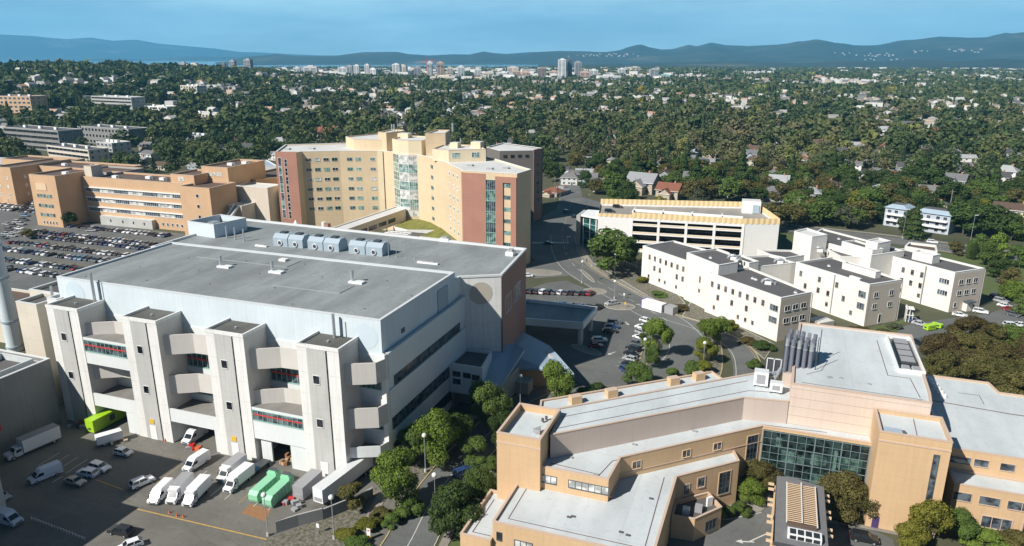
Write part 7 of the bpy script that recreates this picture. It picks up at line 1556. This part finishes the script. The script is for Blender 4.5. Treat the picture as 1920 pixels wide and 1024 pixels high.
for r, x, y in tc:
    if nt >= 175: break
    w = tk.uniform(10, 19)
    if not allowed(x, y, 5) or onroad(x, y, 9) or not free(x, y, w*.22) or not tfree(x, y, w): continue
    kind = tk.choice(('round', 'broad')*7+('conifer',)); h = w*tk.uniform(.75, .95) if kind != 'conifer' else w*1.8; h = min(h, 21); colr = region_col(x, y, tk)
    if kind == 'conifer': colr = 'dark'; w *= .8
    X, Y = pix(x, y, 0); base = '%s %s %s' % (CNAME[colr][1], KNAME[kind], zone(X, Y)); TLAB[base] = TLAB.get(base, 0)+1
    IND.append((base, TLAB[base])); tree(x, y, hgt(x, y)-.2, h, w, kind, colr, base+', '+(ORD[TLAB[base]-1] if TLAB[base] <= 40 else '%dth' % TLAB[base])+' nearest of its kind there', 1, 'neighbourhood trees'); CELL.setdefault((int(x//14), int(y//14)), []).append((x, y, w)); nt += 1
    rmax = r
# ---- the rest of the woodland: one mass, real crowns placed one by one in a single mesh
rng = np.random.default_rng(5); protos = {}
for lod, n_, sz in ((0, 560, .058), (1, 150, .11), (2, 34, .22)):
    for kd in ('round', 'broad', 'conifer'):
        for v in range(3): c, nn = crown_pts(kd, n_, rng); protos[(lod, kd, v)] = leaf_quads(c, nn, sz, rng, .7)
quads = []; tints = []; pr2 = random.Random(31)
HBA = np.array([(a, b, c) for a, b, c in HB]); fr = random.Random(8); FARH = []; HG_ = {}
for _ in range(5400):
    a = fr.uniform(-.68, .68); r = math.sqrt(fr.uniform(560**2, 3200**2)) if fr.random() < .74 else fr.uniform(560, 1500); x, y = c2w(r*math.sin(a), r*math.cos(a))
    if not allowed(x, y, 8) or onroad(x, y, 12) or r < dlast-30: continue
    if r < 1300 and (((HBA[:, 0]-x)**2+(HBA[:, 1]-y)**2) < (HBA[:, 2]+8)**2).any(): continue
    if 960+F*w2c(x, y)[0]/w2c(x, y)[1] < 560 and fr.random() < .4: continue
    FARH.append((x, y, r))
for (a, b, c) in [(a, b, c) for a, b, c in HB]+[(x, y, 9.5 if r < 1500 else 6) for x, y, r in FARH]: HG_.setdefault((int(a//30), int(b//30)), []).append((a, b, c))
def clear_house(x, y, w, k=.9):
    for i in (-1, 0, 1):
        for j in (-1, 0, 1):
            for (a, b, c) in HG_.get((int(x//30)+i, int(y//30)+j), ()):
                d = math.hypot(a, b); ux, uy = a/d, b/d
                if (a-x)**2+(b-y)**2 < (c*k+w*.25)**2 or (a-ux*13-x)**2+(b-uy*13-y)**2 < (c*k*.8+w*.22)**2: return False
    return True
def mass(r0, r1, n_, lod, wmin, wmax, amax=.68):
    cnt = 0
    for _ in range(n_):
        a = pr2.uniform(-amax, amax); r = math.sqrt(pr2.uniform(r0*r0, r1*r1)); x, y = c2w(r*math.sin(a), r*math.cos(a)); w = pr2.uniform(wmin, wmax)*(1+.45*mn.noise(Vector((x*.012+9, y*.012, 2))))
        if r < 1700:
            if not allowed(x, y, 5) or onroad(x, y, 8): continue
            if not clear_house(x, y, w): continue
            if r > 600 and abs((y-300) % 72-36) > 33 and pr2.random() < .5: continue
        if lod == 0 and not tfree(x, y, w): continue
        if lod == 0: CELL.setdefault((int(x//14), int(y//14)), []).append((x, y, w))
        xc, yc = w2c(x, y); px_ = 960+F*xc/max(yc, 1)
        dens = mn.noise(Vector((x*.004, y*.004, 0)))
        if r > 1800 and dens < (-.05 if px_ > 900 else -.3): continue
        kd = 'conifer' if pr2.random() < .07 else pr2.choice(('round', 'broad')); q = protos[(lod, kd, pr2.randrange(3))]; h = w*pr2.uniform(.8, 1.1)*(1.3 if kd == 'conifer' else 1); ww = w*(.7 if kd == 'conifer' else 1.12)
        h = min(h, 22); t = pr2.uniform(0, 6.28); ca, sa = math.cos(t)*ww, math.sin(t)*ww
        M = np.array([[ca, -sa, 0], [sa, ca, 0], [0, 0, h]], np.float32); quads.append((q.reshape(-1, 3)@M.T+np.array([x, y, hgt(x, y)-.3])).reshape(-1, 4, 3).astype(np.float32))
        big = mn.noise(Vector((x*.012, y*.012, 5))); tv = .12 if kd == 'conifer' else min(.99, max(0, .38+.32*big+pr2.gauss(0, .2)))
        if px_ < 620 and r < 2000: tv *= .7
        elif 1180 < px_ < 1660 and 380 < r < 850 and kd != 'conifer': tv = min(.86, tv+.22)
        tints.append(np.full(len(q), tv)); cnt += 1
    return cnt
c0 = mass(330, 760, 8000, 0, 10, 22); c1 = mass(740, 1350, 6500, 1, 11, 21); c2 = mass(1300, 2700, 14500, 2, 12, 20); c3 = mass(2600, 4700, 7000, 2, 18, 32)
print('woodland', c0, c1, c2, c3)
Q = np.concatenate(quads); me = quad_mesh('woodland', Q, ['woodland'], tint=np.concatenate(tints)); o = bpy.data.objects.new('woodland', me); COL.objects.link(o); o['kind'] = 'stuff'; tag(o, 'leafy neighbourhood woodland stretching from behind the hospital to the city', 'woodland')
del quads, tints, Q
# ================================================================ far buildings as one mass: house roofs beyond the nearest 300, low city blocks
def boxes_mesh(name, items, label, cat):
    vs = []; fs = []; ti = []
    for (x, y, z, w, d, h, rot, rh, tw, tr) in items:
        b = len(vs); ca, sa = math.cos(rot), math.sin(rot)
        for zz in (z-3, z+h):
            for u, v in ((-w/2, -d/2), (w/2, -d/2), (w/2, d/2), (-w/2, d/2)): vs.append((x+u*ca-v*sa, y+u*sa+v*ca, zz))
        for i in range(4): j = (i+1) % 4; fs.append((b+i, b+j, b+4+j, b+4+i)); ti.append(tw)
        if rh:
            for u in (-w/2, w/2): vs.append((x+u*ca, y+u*sa, z+h+rh))
            fs += [(b+4, b+5, b+9, b+8), (b+6, b+7, b+8, b+9), (b+5, b+6, b+9), (b+7, b+4, b+8)]; ti += [tr, tr, tw, tw]
        else: fs.append((b+4, b+5, b+6, b+7)); ti.append(tr)
    me = bpy.data.meshes.new(name); me.from_pydata(vs, [], fs); me.materials.append(MATS['far_build']); at = me.attributes.new('tint', 'FLOAT', 'FACE'); at.data.foreach_set('value', ti); me.update()
    o = bpy.data.objects.new(name, me); COL.objects.link(o); o['kind'] = 'stuff'; tag(o, label, cat); return o
items = []
for x, y, r in FARH:
    items.append((x, y, hgt(x, y)+(0 if r < 1300 else 2.5), fr.uniform(8, 15), fr.uniform(7, 11), fr.uniform(4, 7) if r < 1300 else fr.uniform(6, 10), R_(fr.choice((0, 90))+fr.uniform(-8, 8)), fr.choice((0, 2.4, 2.8)), fr.choice((.35, .5, .6, .75, .78, .9)), fr.choice((.1, .2, .25, .3, .35, .42, .5, .62, .97))))
boxes_mesh('distant_houses', items, 'roofs of countless distant houses among the trees', 'houses')
items = []
for _ in range(1300):
    px = fr.uniform(540, 1930); D = fr.uniform(2150, 3900) if px < 1250 else fr.uniform(2200, 4600); xc = (px-960)/F*D; x, y = c2w(xc, D)
    big = px < 1250
    items.append((x, y, 0, fr.uniform(14, 46), fr.uniform(14, 30), fr.uniform(9, 30) if big else fr.uniform(9, 17), R_(fr.choice((0, 90, 12, -20))), 0, fr.choice((.5, .72, .78, .75, .4, .9)), fr.choice((.3, .6, .78, .75))))
for _ in range(120):
    px, py_ = fr.choice(((1580, 100), (1610, 104), (1640, 101), (1690, 96), (1760, 94), (1800, 96), (1100, 103), (1130, 104), (1150, 102), (1600, 110), (1640, 112))); px += fr.gauss(0, 16)
    D = fr.uniform(7200, 8800); xc = (px-960)/F*D; x, y = c2w(xc, D); z = 83+(104.5-py_-fr.uniform(-2, 2))/1367*D; items.append((x, y, z-8, fr.uniform(8, 22), 14, 6, 0, 0, .5, .5))
boxes_mesh('distant_city_blocks', items, 'low pale blocks of the distant city spread below the hills', 'city blocks')
# ---- city towers as things
tw = random.Random(4)
def city(px, pyt, pyb, wpx, D, col, lab, wc=None, steps=0):
    xc = (px-960)/F*D; x, y = c2w(xc, D); z1 = 83+(104.5-pyt)/1367*D*1.0; w = wpx/F*D; z1 = max(z1, 12)
    t = thing('city_tower' if z1 > 30 else 'city_building', lab, 'building', (x, y, 0), 'buildings of the distant city')
    rot = YW+tw.uniform(-.25, .1); m = MB(); m.rbox((x, y), w*.9, w*.75, -4, z1, rot, 'tower_wall', 'roof_cream'); o = m.build('wall', t); o.color = (*col, 1)
    nf = int(z1/3.6); ca, sa = math.cos(rot), math.sin(rot); m = MB()
    for f in range(1, nf):
        zc = f*3.6
        for s_ in (-1, 1):
            c = (x+s_*w*.22*ca+w*.376*sa, y+s_*w*.22*sa-w*.376*ca); m.rbox(c, w*.34, .5, zc-.8, zc+.9, rot, 'glass_dark')
            c = (x+w*.451*ca-s_*w*.18*sa, y+w*.451*sa+s_*w*.18*ca); m.rbox(c, .5, w*.28, zc-.8, zc+.9, rot, 'glass_dark')
    m.build('window_bands', t); m = MB(); m.rbox((x, y), w*.4, w*.35, z1, z1+3, rot, 'tower_wall'); q = m.build('roof_housing', t); q.color = (*col, 1)
W_, C_, G2, B2_, P2, N2 = (.74, .75, .74), (.62, .56, .46), (.40, .40, .41), (.27, .20, .16), (.60, .42, .33), (.13, .17, .23)
for a in [(457, 113, 132, 11, 2100, G2, 'shorter grey twin apartment tower above the left treeline'), (485, 111, 133, 14, 2100, G2, 'taller grey-brown twin apartment tower above the left treeline'), (440, 118, 131, 8, 2150, B2_, 'slim brown tower left of the grey twins'), (388, 119, 130, 24, 2100, C_, 'wide cream block on the left treeline'), (368, 117, 130, 14, 2100, G2, 'small dark block left of the wide cream block'), (145, 111, 119, 10, 1900, B2_, 'dark castle-like turret on the left treeline'),
 (597, 123, 142, 26, 2200, W_, 'wide white slab tower right of the left woods'), (572, 125, 136, 12, 2300, W_, 'small white block left of the wide white slab'), (655, 125, 140, 18, 2600, W_, 'white block group between the slab and the slim white tower'), (668, 122, 136, 12, 2700, G2, 'grey-white block with a stepped roof in the same group'), (680, 121, 136, 11, 2600, W_, 'stepped white block left of the slim white tower'), (699, 120, 137, 10, 2500, W_, 'slim white tower left of the city centre'), (710, 127, 139, 12, 2300, W_, 'lower white block beside the slim white tower'),
 (752, 119, 134, 15, 2700, W_, 'white crenellated block with trees below in the city'), (764, 121, 134, 14, 2750, C_, 'cream block in the middle of the city'), (789, 124, 143, 14, 2350, G2, 'grey office block left of the construction crane'), (812, 115, 141, 11, 2400, W_, 'white tower with the red crane beside it'), (831, 116, 142, 14, 2400, P2, 'pinkish grey tower right of the white tower with the crane'), (848, 125, 142, 12, 2450, C_, 'cream tower right of the pinkish grey tower'), (868, 123, 138, 12, 2600, W_, 'white tower between the cream tower and the domed block'), (838, 140, 158, 50, 2000, C_, 'wide cream institutional block below the crane'), (858, 146, 158, 12, 1950, W_, 'small white block in front of the wide cream block'), (868, 123, 140, 13, 2500, W_, 'pale domed block at the left of the city centre'), (898, 127, 143, 13, 2450, W_, 'white stepped tower in the city centre'),
 (917, 134, 146, 22, 2400, C_, 'low cream block in the city centre'), (945, 133, 146, 18, 2400, W_, 'low white block left of the large beige hotel'), (962, 124, 138, 22, 2600, C_, 'large beige hotel block in the city centre'), (968, 131, 146, 16, 2350, P2, 'terracotta block in front of the beige hotel'), (985, 132, 146, 14, 2400, P2, 'second terracotta block right of the first'), (1014, 126, 146, 14, 2300, B2_, 'brown and tan office tower left of the white and blue high-rise'), (1036, 131, 142, 18, 2600, P2, 'pinkish low block between the brown tower and the high-rise'),
 (1051, 111, 144, 16, 2300, W_, 'tallest white high-rise in the city centre'), (1064, 109, 144, 9, 2320, N2, 'dark blue glass side tower behind the tallest white high-rise'), (1079, 115, 136, 13, 2450, G2, 'grey-blue tower just right of the high-rises'), (1092, 132, 145, 20, 2250, P2, 'pink and white block right of the high-rises'), (1108, 129, 142, 17, 2400, W_, 'white balcony block right of the pink block'), (1135, 139, 149, 44, 2150, W_, 'long low white arena roof right of the city centre'), (1158, 127, 141, 14, 2600, W_, 'white block above the arena'), (1182, 124, 134, 18, 3000, C_, 'cream block on the skyline right of the arena'), (1216, 128, 145, 16, 2300, G2, 'round grey office block right of the arena'), (1235, 138, 147, 22, 2250, (.25, .45, .42), 'low teal building right of the round grey block'),
 (1090, 162, 172, 22, 1650, W_, 'flat white building among the trees in front of the high-rises'), (1515, 140, 151, 20, 2300, P2, 'orange block in the right hand business district'), (1585, 142, 150, 20, 2500, N2, 'dark glass block in the right hand business district'), (1604, 150, 158, 62, 2150, W_, 'long white warehouse in the right hand business district'), (1660, 139, 147, 30, 2700, W_, 'white building right of the dark glass block'), (1710, 138, 145, 34, 2900, W_, 'flat white building further right of the business district'), (1810, 139, 148, 40, 2600, W_, 'long white building towards the right edge'), (1900, 136, 142, 28, 2900, C_, 'cream building at the right edge skyline'), (1560, 144, 152, 26, 2400, W_, 'white store left of the dark glass block'), (1345, 140, 148, 14, 2700, W_, 'white house-like block left of the business district')]: city(*a)
xc = (806-960)/F*2380; x, y = c2w(xc, 2380); m = MB(); m.tube((x, y, 0), (x, y, 70), .9, 'red_paint', 4); m.tube((x-20, y-6, 68), (x+36, y+10, 68), .7, 'red_paint', 4); m.tube((x, y, 76), (x+30, y+8, 68), .3, 'red_paint', 4); m.tube((x, y, 68), (x, y, 76), .6, 'red_paint', 4); tag(m.build('tower_crane', loc=(x, y, 0)), 'thin red tower crane beside a white tower in the city', 'crane')
# quarry scars on the hills
# ================================================================ air, sky, sun, camera
m = MB(); Rr = 25500.
m.prism([c2w(-Rr, -800), c2w(Rr, -800), c2w(Rr, Rr), c2w(-Rr, Rr)], -9, 1350, 'haze_air')
n = bpy.data.materials.new('haze_air'); n.use_nodes = True; nt_ = n.node_tree; nt_.nodes.clear(); ou = nt_.nodes.new('ShaderNodeOutputMaterial'); pv = nt_.nodes.new('ShaderNodeVolumePrincipled')
pv.inputs['Color'].default_value = (.20, .64, 1, 1); pv.inputs['Density'].default_value = 6.2e-5; pv.inputs['Anisotropy'].default_value = .0; nt_.links.new(pv.outputs[0], ou.inputs['Volume']); MATS['haze_air'] = n
HAZE = m.build('haze'); HAZE['kind'] = 'stuff'
SAZ, SEL = math.radians(57), math.radians(40)         # heading the light travels, and the sun's height
w = bpy.data.worlds.new('World'); SC.world = w; w.use_nodes = True; nt_ = w.node_tree; nt_.nodes.clear(); ou = nt_.nodes.new('ShaderNodeOutputWorld'); bg = nt_.nodes.new('ShaderNodeBackground'); sk = nt_.nodes.new('ShaderNodeTexSky')
sk.sky_type = 'NISHITA'; sk.sun_disc = False; sk.sun_elevation = SEL; sx, sy = -math.cos(SAZ), -math.sin(SAZ); sk.sun_rotation = math.atan2(sx, sy); sk.altitude = 80; sk.air_density = 1.; sk.dust_density = 0.; sk.air_density = .4; sk.ozone_density = 3.
# cirrus streaks over an added veil that brightens the low sky ahead
tcn = nt_.nodes.new('ShaderNodeTexCoord'); mp = nt_.nodes.new('ShaderNodeMapping'); mp.inputs['Rotation'].default_value = (0, 0, -YW); mp.inputs['Scale'].default_value = (1.4, 1.4, 9); nz = nt_.nodes.new('ShaderNodeTexNoise'); nz.inputs['Scale'].default_value = 1.5; nz.inputs['Detail'].default_value = 6; nz.inputs['Roughness'].default_value = .6
rp = nt_.nodes.new('ShaderNodeValToRGB'); rp.color_ramp.elements[0].position = .38; rp.color_ramp.elements[1].position = .66; rp.color_ramp.elements[0].color = (.22, .22, .22, 1); rp.color_ramp.elements[1].color = (.60, .60, .60, 1)
mx = nt_.nodes.new('ShaderNodeMix'); mx.data_type = 'RGBA'; mx.inputs[7].default_value = (21, 30, 31, 1)
dp = nt_.nodes.new('ShaderNodeVectorMath'); dp.operation = 'DOT_PRODUCT'; dp.inputs[1].default_value = (-math.sin(YW), math.cos(YW), 0); dr = nt_.nodes.new('ShaderNodeMapRange'); dr.inputs[1].default_value = .45; dr.inputs[2].default_value = .75; m2_ = nt_.nodes.new('ShaderNodeMath'); m2_.operation = 'MULTIPLY'; sz = nt_.nodes.new('ShaderNodeSeparateXYZ'); er = nt_.nodes.new('ShaderNodeMapRange'); er.inputs[1].default_value = .12; er.inputs[2].default_value = .5; er.inputs[3].default_value = 1; er.inputs[4].default_value = 0; ml = nt_.nodes.new('ShaderNodeMath'); ml.operation = 'MULTIPLY'
for a, b in ((tcn.outputs['Generated'], sz.inputs[0]), (sz.outputs[2], er.inputs[0]), (rp.outputs[0], ml.inputs[0]), (er.outputs[0], ml.inputs[1]), (tcn.outputs['Generated'], dp.inputs[0]), (dp.outputs['Value'], dr.inputs[0]), (ml.outputs[0], m2_.inputs[0]), (dr.outputs[0], m2_.inputs[1]), (m2_.outputs[0], mx.inputs[0]), (tcn.outputs['Generated'], mp.inputs[0]), (mp.outputs[0], nz.inputs['Vector']), (nz.outputs[0], rp.inputs[0]), (sk.outputs[0], mx.inputs[6]), (mx.outputs[2], bg.inputs[0]), (bg.outputs[0], ou.inputs[0])): nt_.links.new(a, b)
bg.inputs[1].default_value = .05
su = bpy.data.lights.new('sun', 'SUN'); su.energy = 5.0; su.angle = math.radians(.5); su.color = (1., .955, .89); so = bpy.data.objects.new('sun', su); COL.objects.link(so)
dv = Vector((math.cos(SAZ)*math.cos(SEL), math.sin(SAZ)*math.cos(SEL), -math.sin(SEL))); so.rotation_euler = dv.to_track_quat('-Z', 'Y').to_euler(); so.location = (-200, -200, 300)
cam = bpy.data.cameras.new('camera'); cam.sensor_width = 36; cam.lens = F/1920*36; cam.clip_start = 1; cam.clip_end = 90000; co = bpy.data.objects.new('camera', cam); COL.objects.link(co)
co.location = (0, 0, H); co.rotation_euler = (math.pi/2-TH, 0, YW); SC.camera = co
SC.view_settings.view_transform = 'Standard'; SC.view_settings.look = 'None'; SC.view_settings.exposure = .42; SC.view_settings.gamma = 1
SC.cycles.use_denoising = True; SC.cycles.max_bounces = 6; SC.cycles.diffuse_bounces = 2; SC.cycles.glossy_bounces = 3; SC.cycles.transmission_bounces = 3; SC.cycles.volume_bounces = 1; SC.cycles.use_adaptive_sampling = True
flush_windows()
# the one thing a label may not share: check
